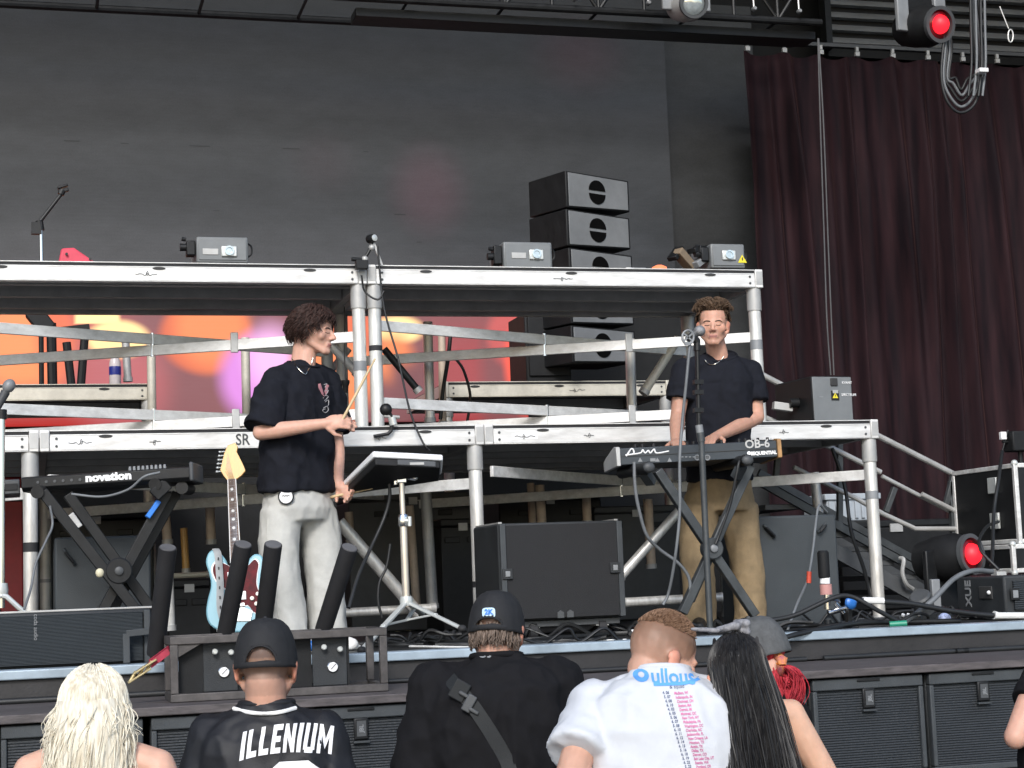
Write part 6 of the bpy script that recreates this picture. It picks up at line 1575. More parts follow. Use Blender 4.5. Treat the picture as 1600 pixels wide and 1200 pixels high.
for pts in (((506, 601), (511, 600), (508, 605), (512, 607)), ((507, 611), (513, 610), (509, 617)), ((505, 622), (508, 618), (513, 620), (507, 626)), ((508, 628), (513, 625), (513, 633), (508, 636)), ((505, 638), (511, 635), (513, 641), (508, 645), (504, 641), (508, 639))):
    onshirt('print', pts, tr, .0024, PR2, shirt, 3, .0005)
# jeans
mb = MB(); hp = pd(466, 768)
mb.loft([ring(c, br, bf, a, b, 28) for c, a, b in ((pd(466, 815), .165, .125), (pd(466, 795), .188, .140), (pd(466, 772), .178, .132), (pd(466, 745), .16, .118))])
lR = [pd(440, 800, -.04), pd(436, 850, -.05), pd(438, 900, -.04), pd(447, 950, -.02), pd(450, 1004, -.02)]
lL = [pd(494, 800, .05), pd(503, 850, .06), pd(507, 900, .07), pd(511, 950, .08), pd(513, 1004, .08)]
for l in (lR, lL): mb.tube(l, [.106, .100, .096, .097, .103], 22); mb.cap(l[0] + V((0, 0, .02)), pd(466, 790), .09, .10)
me = fuse(mb, .010, 3); wrinkle(me, .006, (8, 8, 4), 5)
jeans = put(me, 'jeans', CREAMP, t); trj = bvh(jeans)
seam = [(x, y) for x, y in ((421, 790), (418, 830), (421, 880), (430, 930), (436, 965))]; onshirt('seam', seam, trj, .0022, mat('seam_thread', (.5, .5, .47), .9), jeans, 4, .0008)
for l, q in ((lR, -.0), (lL, .0)):
    mb = MB(); shoe(mb, V((l[-1].x, l[-1].y, .087)), bf); put(fuse(mb, .008, 2), 'shoe', SHOEW, t)
# hanging round tag
c = hit(447, 776, trj, .012) or pd(447, 776, -.2)
q = MB(); q.lathe([(.001, 0), (.034, 0), (.037, .003), (.034, .006), (.001, .006)], c, -F_img, 24); tagp = q.build('hanging_tag', WHITE, t)
rr = ring(c - F_img * .005, R_img, Z_, .036, .036, 24, 2); MB().tube(rr + [rr[0]], .004, 6, False).build('tag_rim', INK, tagp, smooth=60); MB().tube(spline([c - F_img * .0075 + R_img * (k * .006) + Z_ * (.003 * (-1) ** k + .004) for k in range(-3, 4)], 3), .0016, 5).build('tag_print', GREY, tagp, smooth=60)
# hair: dark wavy locks
HD = hair_mat('dark_brown_hair', (.012, .006, .005), (.055, .028, .022))
rh = random.Random(11)
def face_free(q, zf=.165, back=.03): return not (q.y > .02 and q.z < zf)
hm = skull_cap(g, 1.045, lambda q: (q.z > .06) and not (q.y > .045 and q.z < .175) and not (q.y > .015 and q.z < .125) and not (q.y > -.01 and q.z < .085))
hair = hm.build('hair', HD, t, smooth=60); hair.modifiers.new('thick', 'SOLIDIFY').thickness = .010
mb = MB()
for i in range(1900):
    az = rh.uniform(-math.pi, math.pi); el = math.asin(min(1, rh.uniform(-.18, 1.0)))
    if abs(az) < .95 and el < .62: continue
    if abs(az) < 1.45 and el < .15: continue
    s0 = scalp(az, el, 1.06); 
    out = (s0 - SC).normalized(); dn = V((0, 0, -1)) + out * .12 + V((math.sin(az), math.cos(az) - .10, 0)) * (.02 + .5 * max(0, math.sin(el)))
    L_ = rh.uniform(.08, .15) if abs(az) > 1.2 else rh.uniform(.06, .105); w0 = rh.uniform(.0024, .0052); cl = noise.noise(V((math.sin(az) * 3, math.cos(az) * 3, el * 2.5))); ph = cl * 9 + rh.uniform(-.4, .4); sw = .009 + .016 * abs(cl) + rh.uniform(0, .004)
    tang = out.cross(V((0, 0, 1))); pts = []
    for j in range(8):
        k = j / 7; c = s0 + out * (.016 * math.sin(k * 2.4)) + dn * L_ * k * .72 + tang * sw * math.sin(ph + k * 7.5) + out * sw * .6 * math.cos(ph + k * 7.5)
        if c.z < .10: c = c - V((out.x, out.y, 0)) * (.10 - c.z) * .35
        e = c - SC; rr_ = math.sqrt((e.x / SR.x) ** 2 + (e.y / SR.y) ** 2 + (e.z / SR.z) ** 2)
        if rr_ < 1.05 and c.z > .1: c = SC + e * (1.05 / rr_)
        pts.append(g.p(*c))
    lock(mb, pts, w0)
mb.build('hair_locks', HD, hair, smooth=80)['kind'] = 'stuff'
# drumsticks are held: things of their own
hc = wrR + hdR.normalized() * .085
a_, b_ = pd(529, 676, -.36), pd(566, 598, -.34)
o = thing('drumstick', a_, 'pale drumstick pointing up in the drummer\'s raised right hand', 'drumstick', None)
ds = (b_ - hc).normalized(); MB().lathe([(.006, 0), (.0072, .01), (.0072, .26), (.004, .36), (.0055, .37), (.004, .385)], hc - ds * .035, ds, 10).build('stick', STICK, o)
hc = wrL + hdL.normalized() * .075; b_ = pd(572, 765, -.1); ds = (b_ - hc).normalized()
o = thing('drumstick', hc, 'pale drumstick held low and level in the drummer\'s left hand', 'drumstick', None)
MB().lathe([(.006, 0), (.0075, .01), (.0075, .26), (.004, .36), (.0055, .37), (.004, .385)], hc - ds * .26, ds, 10).build('stick', STICK, o)

# ------------------------------------------------------------------ singer at the synthesizer
YS = 8.80
pd = lambda x, y, dy=0.0: W(x, y, YS + dy)
t = person((pd(1120, 760).x, YS, 0), 'man singing with closed eyes in dark tee and tan trousers, hands on the synthesizer')
bf = dirv(-.12, -.99); br = bf.cross(Z_)
g = Rig(head_matrix(pd(1115, 541, -.06), dirv(-.14, -.99), -.10, -.03), 1.04)
neckb = pd(1124, 556)
shR, shL = pd(1069, 578), pd(1173, 580)                                    # his right is at the left of the picture
elR, wrR = pd(1059, 650, -.02), pd(1056, 692, -.22)
elL, wrL = pd(1183, 652, -.04), pd(1118, 683, -.26)
mb = MB(); head_forms(mb, g)
mb.cap(neckb + V((0, 0, -.06)), g.p(0, -.035, .06), .058, .055, 16); mb.cap(g.p(0, -.055, .07), neckb - bf * .02 - V((0, 0, .02)), .05, .055, 14)
mb.loft([ring(c, br, bf, a, b) for c, a, b in ((pd(1124, 770), .15, .10), (pd(1124, 700), .12, .08), (pd(1122, 640), .13, .085), (pd(1122, 606), .12, .075), (pd(1123, 580), .085, .07), (pd(1124, 566), .06, .058))])
arm_forms(mb, shR, elR, wrR, 1.02); arm_forms(mb, shL, elL, wrL, 1.02)
hand_forms(mb, wrR, dirv(.05, -.9) + V((0, 0, -.12)), V((0, 0, -1)), -1, .35, 1.05); hand_forms(mb, wrL, dirv(-.35, -.8) + V((0, 0, -.15)), V((0, 0, -1)), 1, .35, 1.05)
body = put(fuse(mb, .0055, 3), 'body', SKIN, t, skin_tint((.56, .31, .225), g, extra=lambda q, co: ((.30, .17, .12, .35) if (q.y > .03 and q.z < .045 and not (abs(q.x) < .02 and .034 < q.z)) else None)))
face_bits(t, body, g, BROW)
mb = MB()
mb.loft([ring(c, br, (bf - Z_ * .5) if i > 5 else bf, a, b, 32) for i, (c, a, b) in enumerate(((pd(1124, 752), .182, .130), (pd(1124, 715), .178, .128), (pd(1123, 670), .178, .130), (pd(1122, 625), .186, .132), (pd(1122, 594), .188, .120), (pd(1123, 572), .140, .092), (pd(1124, 562), .112, .086), (pd(1124, 556), .100, .080)))])
for sh, el, cv in ((shR, elR, .66), (shL, elL, .66)):
    e = sh.lerp(el, cv); mb.tube([sh + (sh - el).normalized() * .02, sh.lerp(e, .4), e], [.066, .076, .082], 20); mb.ell(sh, .066); mb.cap(neckb - V((0, 0, .025)), sh, .055, .06)
me = fuse(mb, .008, 4); wrinkle(me, .011, (7, 7, 3.2), 8, lambda c: .4 if c.z > pd(1120, 600).z else 1.0)
shirt = put(me, 't_shirt', NAVYTEE, t); tr = bvh(shirt)
rr = ring(pd(1124, 556), br, bf - Z_ * .5, .096, .079, 32, 2.0); MB().tube(rr + [rr[0]], .0055, 8, False).build('collar', NAVYTEE, shirt, smooth=60)
trb = BVHTree.FromPolygons([v.co + wloc(shirt) for v in shirt.data.vertices] + [v.co + wloc(body) for v in body.data.vertices],
    [tuple(p.vertices) for p in shirt.data.polygons] + [tuple(i + len(shirt.data.vertices) for i in p.vertices) for p in body.data.polygons])
onshirt('necklace', [(1098, 553), (1101, 562), (1106, 568), (1112, 570), (1119, 568), (1126, 563), (1131, 557)], trb, .0027, GOLD, body, lift=.008)
mb = MB()
mb.loft([ring(c, br, bf, a, b, 28) for c, a, b in ((pd(1125, 800), .165, .125), (pd(1125, 770), .178, .130), (pd(1125, 740), .168, .12), (pd(1124, 715), .15, .11))])
lR = [pd(1094, 790), pd(1090, 840), pd(1090, 890), pd(1093, 940), pd(1094, 996)]; lL = [pd(1154, 790), pd(1160, 840), pd(1168, 890), pd(1172, 940), pd(1174, 996)]
for l in (lR, lL): mb.tube(l, [.105, .098, .092, .088, .09], 22); mb.cap(l[0] + V((0, 0, .03)), pd(1125, 775), .09, .10)
me = fuse(mb, .010, 3); wrinkle(me, .006, (8, 8, 4), 12); put(me, 'trousers', TANP, t)
for l in (lR, lL):
    mb = MB(); shoe(mb, V((l[-1].x, l[-1].y, .087)), bf); put(fuse(mb, .008, 2), 'shoe', SHOEB, t)
HB = hair_mat('light_brown_hair', (.035, .021, .013), (.135, .085, .052))
hair = skull_cap(g, 1.035, lambda q: q.z > .105 and not (q.y > .035 and q.z < .188) and not (q.y > .0 and q.z < .14)).build('hair', HB, t, smooth=60); hair.modifiers.new('thick', 'SOLIDIFY').thickness = .006
rh = random.Random(21); mb = MB()
for i in range(2200):
    az = rh.uniform(-math.pi, math.pi); el = math.asin(min(1, rh.uniform(-.05, 1.0)))
    if abs(az) < 1.0 and el < .47: continue
    if abs(az) < 1.5 and el < .3: continue
    s0 = scalp(az, el, 1.03); out = (s0 - SC).normalized()
    if abs(az) < 1.05 and el < .85: d = V((math.copysign(.35, az + .3) + rh.uniform(-.3, .3), -.12 + rh.uniform(-.2, .2), .95)); L_ = rh.uniform(.035, .06)
    elif el > .5: d = V((math.copysign(.55, math.sin(az) + .2 + rh.uniform(-.3, .3)), .12 + rh.uniform(-.3, .3), .35)); L_ = rh.uniform(.035, .065)
    else: d = V((math.sin(az) * .6, math.cos(az) * .6 - .3, -.75)); L_ = rh.uniform(.012, .026)
    tang = out.cross(V((0, 0, 1))); ph = rh.uniform(0, 6.3); sw = rh.uniform(.003, .009); pts = []
    for j in range(7):
        k = j / 6; c = s0 + out * (.022 * math.sin(k * 2.6) if el > .5 else .006) + d * L_ * k + tang * sw * math.sin(ph + k * 6) + V((0, 0, -.035 * k * k if el > .5 else 0)); pts.append(g.p(*c))
    lock(mb, pts, rh.uniform(.0018, .0042))
mb.build('hair_locks', HB, hair, smooth=80)['kind'] = 'stuff'

# ------------------------------------------------------------------ audience
FW = dirv(0, 1)
def arms_down(F_, bend=.35, out=.06):
    A = []
    for q, s in ((0, -1), (1, 1)):
        sh = F_.sh[q]; el = sh + V((0, 0, -.29 * F_.k)) + F_.r * s * out * 1.2 - F_.f * .02; wr = el + (F_.f * math.sin(bend * 2.2) - V((0, 0, math.cos(bend * 2.2)))) * .25 * F_.k - F_.r * s * .04
        A.append((sh, el, wr, (wr - el), -F_.r * s))
    return A
# ---- jersey man
top = W(414, 970, 5.12); F_ = figure(top, GND, FW, 1.0, .04, hs=1.06, shw=.166, head_pitch=-.08, tall=1.01)
t = person((F_.base.x, F_.base.y, GND), 'man from behind in black cap and black jersey lettered in white')
A = arms_down(F_, .9, .045)
fade = lambda q, co: ((.17, .115, .085, .75) if (q.z > .075 and q.y < .04 and q.z < .13 and abs(q.x) < .073) else ((.33, .20, .15, .5) if (q.z > .03 and q.y < -.02 and q.z <= .075 and abs(q.x) < .073) else ((.10, .07, .06, .9) if q.z >= .13 and q.y < .06 else None)))
body = build_body(t, F_, skin_tint((.55, .31, .225), F_.g, extra=fade), A)
face_bits(t, body, F_.g, BROW)
JER = mat('jersey_mesh', (.008, .0083, .011), .6, 0, .25, 20, .2, 420)
JM = mat('cap_cotton', (.011, .0115, .0135), .8, 0, .3, 40, .15, 500)
jer = build_tee(t, F_, JER, A, .8, .024, .072, .084, .80, .010, 'jersey', seed=4); jer['label'] = 'black button jersey with white collar stripe'
tj = bvh(jer); build_trousers(t, F_, DENIM); build_shoes(t, F_, SHOEW)
cap_hat(t, F_.g, JM, z_low=.105)
# lettering on the back, arched
def block(ch):
    G = {'I': [(.0, .0, .3, 1)], 'L': [(0, 0, .3, 1), (.3, 0, .72, .22)], 'E': [(0, 0, .3, 1), (.3, 0, .72, .2), (.3, .4, .65, .6), (.3, .8, .72, 1)],
         'U': [(0, .1, .28, 1), (.52, .1, .8, 1), (.1, 0, .7, .2)], 'N': None, 'M': None}
    if ch == 'N': return [[(0, 0), (.26, 0), (.26, 1), (0, 1)], [(.56, 0), (.82, 0), (.82, 1), (.56, 1)], [(.26, .95), (.26, .55), (.56, .05), (.56, .45)]], .82
    if ch == 'M': return [[(0, 0), (.26, 0), (.26, 1), (0, 1)], [(.80, 0), (1.06, 0), (1.06, 1), (.80, 1)], [(.26, 1), (.26, .6), (.53, .15), (.53, .5)], [(.80, 1), (.53, .5), (.53, .15), (.80, .6)]], 1.06
    return [[(a, b), (c, b), (c, d), (a, d)] for a, b, c, d in G[ch]], max(r[2] for r in G[ch])
word = 'ILLENIUM'; hgt = .078; vs, fs = [], []; x = 0; wk = .0375
for ch in word:
    polys, wd = block(ch)
    for poly in polys:
        n0 = len(vs); vs += [V((x + a * wk, b * hgt, 0)) for a, b in poly]; fs.append(tuple(range(n0, n0 + len(poly))))
    x += wd * wk + .0068
for v in vs: v.x -= x / 2
for v in vs: v.y += -1.1 * v.x * v.x
WJ = mat('white_jersey_print', (.8, .8, .82), .6, 0, .04)
tc_ = W(449, 1152, 5.0)
o = project(vs, fs, tj, tc_ - Z_ * hgt / 2, R_img, (Z_ * .98 + R_img * .10).normalized(), F_img, .003, .02); o.build('lettering', WJ, jer, smooth=60)
num = [(-.075, -.14), (-.075, -.03), (-.04, 0), (.04, 0), (.075, -.03), (.075, -.14)]
vs = [V((a, b, 0)) for a, b in num] + [V((a * .45, b * .8 - .03, 0)) for a, b in num]
o = project(vs, [(i, i + 1, i + 7, i + 6) for i in range(5)], tj, W(462, 1187, 5.0), R_img, Z_, F_img, .003, .02); o.build('number', WJ, jer, smooth=60)
pts = [hit(x_, y_, tj, .006) for x_, y_ in ((352, 1098), (365, 1107), (390, 1113), (415, 1115), (440, 1112), (462, 1106), (478, 1098), (484, 1093))]; pts = [q for q in pts if q is not None]
MB().tube(spline(pts, 4), .006, 6).build('collar_stripe', WHITE, jer, smooth=60)

# ---- man in the black tee with sling strap
top = W(772, 922, 5.45); F_ = figure(top, GND, FW, 1.16, .10, hs=1.05, shw=.186, head_pitch=-.22, head_fwd=dirv(.25, 1), tall=1.035)
t = person((F_.base.x, F_.base.y, GND), 'broad man from behind in black cap and black tee with sling strap')
A = arms_down(F_, .75, .055)
nape = lambda q, co: ((.10, .065, .05, .85) if (q.z > .055 and q.y < .035 and abs(q.x) < .076) else None)
body = build_body(t, F_, skin_tint((.54, .31, .23), F_.g, extra=nape), A); face_bits(t, body, F_.g, BROW)
tee = build_tee(t, F_, BLACKTEE, A, .88, .026, .082, .092, .80, .012, 't_shirt', seed=9); tt = bvh(tee); build_trousers(t, F_, DENIM); build_shoes(t, F_, SHOEB)
cap = cap_hat(t, F_.g, JM, oh=.022, z_low=.095, brim=False)
HN = hair_mat('greying_brown_hair', (.05, .035, .026), (.20, .15, .12)); rh = random.Random(31); mb = MB()
for i in range(170):
    az = math.pi + rh.uniform(-1.5, 1.5); s0 = scalp(az, rh.uniform(-.55, -.25), 1.03); pts = []
    for j in range(6):
        k = j / 5; pts.append(F_.g.p(s0.x * (1 + .1 * k) + rh.uniform(-.004, .004), s0.y - .012 * k + rh.uniform(-.003, .003), s0.z - .055 * k))
    lock(mb, pts, rh.uniform(.004, .007))
mb.build('hair', HN, t, smooth=80)
c = F_.g.p(0, -.118, .168); 
vs = [V((.021 * math.copysign(abs(math.cos(a)) ** .5, math.cos(a)), .016 * math.copysign(abs(math.sin(a)) ** .5, math.sin(a)), 0)) for a in [2 * math.pi * k / 24 for k in range(24)]]
tcap = bvh(cap); o = project(vs, [tuple(range(24))], tcap, W(763, 958, 5.3), R_img, Z_, F_img, .006, .01); pt = o.build('patch', mat('pale_blue_patch', (.5, .68, .85), .6), cap, smooth=60)
v2, f2 = flat_text('2K', .022, .0012); o = project(v2, f2, tcap, W(763, 957, 5.3), R_img, Z_, F_img, .009); o.build('lettering', BLUE, pt, smooth=0)
v2, f2 = flat_text('OS', .024, .001, squash=1.3); o = project(v2, f2, tt, W(757, 1025, 5.3), R_img, Z_, F_img, .004); o.build('lettering', GREYL, tee, smooth=0)
STRAPM = mat('black_webbing', (.011, .013, .0145), .75, 0, .3, 60, .2, 300)
def ribbon(name, pix, tree, w_, m, par, lift=.006):
    c = [hit(x_, y_, tree, lift) for x_, y_ in pix]; c = [q for q in c if q is not None]; c = spline(c, 5); vs = []; fs = []
    for i, q in enumerate(c):
        d = (c[min(i + 1, len(c) - 1)] - c[max(0, i - 1)]).normalized(); s = d.cross(-F_img).normalized() * w_; vs += [q - s, q + s, q + s + F_img * .006, q - s + F_img * .006]
    for i in range(len(c) - 1):
        for k in range(4): a = i * 4 + k; b = i * 4 + (k + 1) % 4; fs.append((a, b, b + 4, a + 4))
    return MB().add(vs, fs).build(name, m, par, smooth=40)
trapt = W(735, 1090, 5.3)
sl = thing('sling_bag_strap', trapt, 'black sling strap with plastic buckle across the broad man\'s back', 'strap')
ribbon('webbing', [(702, 1060), (715, 1075), (735, 1098), (752, 1122), (770, 1150), (790, 1185), (800, 1215)], tt, .022, STRAPM, sl)
for (x_, y_, a, b, m) in ((718, 1079, .052, .062, STRAPM), (733, 1099, .030, .055, GREY), (726, 1086, .040, .012, GREY), (740, 1111, .036, .012, GREY), (724, 1075, .012, .03, GREYL)):
    q = hit(x_, y_, tt, .016); Rz = Matrix((R_img, F_img, Z_)).transposed() @ Matrix.Rotation(-.55, 3, 'Y').transposed()
    if q is not None: MB().box(q, (a, .012, b), Rz).build('buckle', m, sl, bevel=.004)

# ---- man in the white tour tee
top = W(1029, 953, 4.72); F_ = figure(top, GND, dirv(.12, 1), 1.10, .22, hs=1.07, shw=.19, tall=1.063, head_fwd=dirv(.90, .44), head_pitch=-.40, head_roll=-.04, head_shift=(-.03, -.01))
t = person((F_.base.x, F_.base.y, GND), 'bearded man with fade haircut in white tour tee, head turned right')
A = arms_down(F_, .9, .05)
q = A[0]; el = W(888, 1222, 4.62); A[0] = (q[0], el, el + F_.f * .16 + F_.r * .16 - V((0, 0, .05)), F_.f * .5 + F_.r * .9, V((0, 0, -1)))
def fade2(q, co):
    n_ = noise.noise(q * 60) * .012
    if q.y > .02 and q.z < .07 + n_ and abs(q.x) > .02 or (q.y > .045 and q.z < .034): return (.17, .085, .045, .8)
    if q.y < .062 - max(0, (.16 - q.z)) * .55 and abs(q.x) < .079:
        k = min(1, max(0, (q.z - .045 + n_) / .13)); k = k * k * (3 - 2 * k)
        if q.y < .012 or q.z > .12: return (.24 - .08 * k, .145 - .055 * k, .10 - .045 * k, .25 + .65 * k)
    return None
body = build_body(t, F_, skin_tint((.60, .35, .26), F_.g, extra=fade2), A, vox=.0055); face_bits(t, body, F_.g, mat('ginger_brow', (.2, .1, .05), .8))
HG = hair_mat('light_ginger_brown_hair', (.11, .058, .033), (.27, .165, .105), .55); rh = random.Random(41); mb = MB()
for i in range(3000):
    az = rh.uniform(-math.pi, math.pi); el_ = math.asin(rh.uniform(.45, 1.0))
    if abs(az) < .8 and el_ < .75: continue
    s0 = scalp(az, el_, 1.005); out = (s0 - SC).normalized(); d = (out * .6 + V((rh.uniform(-.3, .3), .5, rh.uniform(-.1, .4)))).normalized()
    L_ = .008 + .016 * max(0, math.sin(el_) - .55); lock(mb, [F_.g.p(*(s0 + d * L_ * k / 2)) for k in range(3)], .0016, 4)
for i in range(500):
    x_ = rh.uniform(-1, 1); y0 = rh.uniform(.0, .085); s0 = V((.05 * x_ * (1.25 - y0 * 6.5), y0 + .012, rh.uniform(.008, .045) - .0 * y0)); s0 = V((math.copysign(.060 - .38 * y0, x_) * (0.9 + .1 * abs(x_)), y0, .055 - .45 * y0 + rh.uniform(-.012, .018)))
    d = V((math.copysign(.5, x_), .35, -.7)).normalized(); lock(mb, [F_.g.p(*(s0 + d * .016 * k / 2)) for k in range(3)], .0034, 4)
mb.build('hair', HG, t, smooth=80)['kind'] = 'stuff'
tee = build_tee(t, F_, WHITETEE, A, .66, .022, .076, .089, .78, .007, 't_shirt', seed=15); tt = bvh(tee); build_trousers(t, F_, DENIM); build_shoes(t, F_, SHOEW)
BLP = mat('blue_tee_print', (.10, .32, .72), .7, 0, .1); NVP = mat('navy_tee_print', (.10, .12, .2), .8); MGP = mat('magenta_tee_print', (.55, .14, .30), .8)
def wrapt(s, size, px, py, m, bold=0, align='LEFT', sub=0, squash=1.0, rot=0.0, nm='lettering'):
    vs, fs = flat_text(s, size, bold, align, squash); o_ = W(px, py, 4.55); ux = (R_img * math.cos(rot) + Z_ * math.sin(rot)).normalized(); uy = (Z_ * math.cos(rot) - R_img * math.sin(rot)).normalized()
    return project(vs, fs, tt, o_, ux, uy, F_img, .0025, sub)
k_ = 4.55 / F * 1.0
mb = MB(); vs = []; fs = []
for i in range(33):
    a = 2 * math.pi * (i % 32) / 32; vs += [V((.0215 * math.cos(a), .0165 * math.sin(a), 0)), V((.0085 * math.cos(a) + .001, .0075 * math.sin(a) + .002, 0))]
fs = [(2 * i, 2 * i + 2, 2 * i + 3, 2 * i + 1) for i in range(32)]
project(vs, fs, tt, W(1006, 1058, 4.55), R_img, Z_, F_img, .0025).build('lettering', BLP, tee, smooth=0)
wrapt('ullous', .055, 1020, 1059, BLP, .0012, 'LEFT', .008, .95, -.06).build('lettering', BLP, tee, smooth=0)
vs = [V((0, 0, 0)), V((.08, .001, 0)), V((.135, .010, 0)), V((.135, .004, 0)), V((.085, -.008, 0)), V((0, -.007, 0))]; project(vs, [(0, 1, 4, 5), (1, 2, 3, 4)], tt, W(1023, 1069, 4.55), R_img, Z_, F_img, .0025, .01).build('lettering', BLP, tee, smooth=0)
wrapt('& squad', .013, 1047, 1074, NVP).build('lettering', NVP, tee, smooth=0)
rows = [('4. 06', 'Madison, WI'), ('5. 07', 'Indianapolis, IN'), ('4. 08', 'Cincinnati, OH'), ('6. 10', 'Boston, MA'), ('4. 02', 'Detroit, MI'), ('6. 05', 'Montreal, QC'), ('5. 06', 'New York, NY'), ('6. 07', 'Philadelphia, PA'), ('5. 08', 'Washington, DC'), ('6. 10', 'Charlotte, NC'), ('6. 11', 'Jacksonville, FL'), ('6. 12', 'New Orleans, LA'), ('5. 14', 'Houston, TX'),
        ('6. 15', 'Austin, TX'), ('5. 16', 'Dallas, TX'), ('6. 18', 'Denver, CO'), ('5. 19', 'Salt Lake City, UT'), ('6. 22', 'Seattle, WA'), ('5. 23', 'Portland, OR'), ('6. 25', 'San Francisco, CA')]
mbn, mbm = MB(), MB()
for i, (a, b) in enumerate(rows):
    y_ = 1083 + i * 6.2; x_ = 1036 + i * 1.72
    q = wrapt(a, .0105, x_, y_, NVP, .0003, squash=.85); mbn.add(q.v, q.f); q = wrapt(b, .0105, x_ + 17.5, y_ + .3, MGP, .0003, squash=.72); mbm.add(q.v, q.f)
for q_, nm, m in ((mbn, 'tour_dates', NVP), (mbm, 'tour_cities', MGP)): q_.build(nm, m, tee, smooth=0)['kind'] = 'stuff'
c = A[0][2]; pts = ring(c, (A[0][1] - c).normalized().cross(Z_).normalized(), Z_, .034, .034, 20, 2); MB().tube(pts + [pts[0]], .004, 6, False).build('wristband', YEL, t, smooth=60)

# ---- red haired woman in grey cap (stands beyond the black haired one)
top = W(1190, 964, 5.25); F_ = figure(top, GND, dirv(-.5, .85), .72, .02, side=.0, hs=1.0, shw=.115, head_fwd=dirv(-.75, .5), head_pitch=-.25)
t = person((F_.base.x, F_.base.y, GND), 'woman with red ponytail in a grey cap, mostly hidden by long black hair')
A = arms_down(F_, .8, .03); body = build_body(t, F_, skin_tint((.58, .34, .26), F_.g), A); face_bits(t, body, F_.g, BROW)
build_tee(t, F_, BLACKTEE, A, .5, .012, .06, .064, .80, .006, seed=22); build_trousers(t, F_, DENIM); build_shoes(t, F_, SHOEW)
GC = mat('grey_cap_cloth', (.075, .078, .08), .8, 0, .3, 40, .2, 400)
cap_hat(t, F_.g, GC, z_low=.10, opening=False)
HR = hair_mat('bright_red_hair', (.22, .012, .02), (.58, .05, .07)); rh = random.Random(51)
g = F_.g; hair = skull_cap(g, 1.03, lambda q: q.y < .01 and q.z > .075).build('hair', HR, t, smooth=60); mb = MB()
b0 = W(1216, 1040, 5.22); 
for i in range(520):
    o1 = W(1212 + rh.uniform(-6, 6), 1038 + rh.uniform(-6, 6), 5.22 + rh.uniform(-.03, .03))
    if i < 110:
        ox, oy, oz = rh.gauss(0, 6), rh.gauss(0, 5), rh.gauss(0, .025); e_ = rh.uniform(.4, 1.1)
        pts = [o1, W(1222 + 12 * e_ + ox * .4, 1046 + oy * .5, 5.2 + oz), W(1226 + 24 * e_ + ox * .6, 1062 + oy, 5.2 + oz), W(1226 + 24 * e_ + ox, 1084 + oy, 5.2 + oz), W(1224 + 16 * e_ + ox, 1104 + oy, 5.2 + oz)]
    elif i < 190:
        pts = [W(1226 + rh.uniform(-9, 9), 1050 + rh.uniform(-6, 6), 5.2), W(1234 + rh.uniform(-9, 9), 1062 + rh.uniform(-9, 9), 5.19 + rh.uniform(-.04, .04)), W(1236 + rh.uniform(-12, 12), 1078 + rh.uniform(-9, 9), 5.2 + rh.uniform(-.03, .03)), W(1230 + rh.uniform(-12, 12), 1092 + rh.uniform(-8, 8), 5.2)]
    else:
        q_ = rh.uniform(-1, 1); pts = [o1, W(1217 + q_ * 10, 1055, 5.2 + rh.uniform(-.03, .03)), W(1221 + q_ * 13 + rh.uniform(-3, 3), 1082, 5.2 + rh.uniform(-.03, .03)), W(1227 + q_ * 13 + rh.uniform(-4, 4), 1112, 5.2), W(1236 + q_ * 10 + rh.uniform(-6, 6), 1142, 5.2)]
    lock(mb, spline(pts, 3), rh.uniform(.0018, .004))
mb.build('ponytail', HR, hair, smooth=80)['kind'] = 'stuff'
SCR = mat('orange_purple_scrunchie', (.65, .26, .03), .7, 0, .5, 38, dirt=(.30, .06, .18))
pts = [W(1212 + 12 * math.cos(a) * .8, 1038 + 15 * math.sin(a), 5.2 - .04 * math.cos(a)) for a in [2 * math.pi * k / 14 for k in range(15)]]; MB().tube([q + V((rh.uniform(-.006, .006), 0, rh.uniform(-.006, .006))) for q in pts], [.014 + rh.uniform(-.004, .006) for _ in pts], 8, False).build('scrunchie', SCR, hair, smooth=60)

# ---- black haired woman
top = W(1150, 992, 4.6); F_ = figure(top, GND, dirv(.08, 1), .92, .06, hs=1.0, shw=.165, head_pitch=-.2, tall=1.03)
t = person((F_.base.x, F_.base.y, GND), 'woman with very long straight black hair and bare shoulders')
A = arms_down(F_, .7, .06); sh1 = W(1236, 1122, 4.62); A[1] = (sh1, W(1322, 1268, 4.6), W(1300, 1330, 4.9), F_.f, -F_.r)
F_.sh[1] = sh1; sk = skin_tint((.62, .38, .27), F_.g); body = build_body(t, F_, sk, A, bare=True); face_bits(t, body, F_.g, BROW)
mb = MB(); mb.loft(torso_rings(F_, .008, .80, 1.33)); put(fuse(mb, .01, 2), 'top', BLACKTEE, t); build_trousers(t, F_, DENIM); build_shoes(t, F_, SHOEB)
HK = hair_mat('straight_black_hair', (.007, .007, .008), (.028, .027, .027), .42); rh = random.Random(61)
g = F_.g; hair = skull_cap(g, 1.05, lambda q: not (q.y > .045 and q.z < .17) and q.z > .06).build('hair', HK, t, smooth=60); hair.modifiers.new('thick', 'SOLIDIFY').thickness = .006
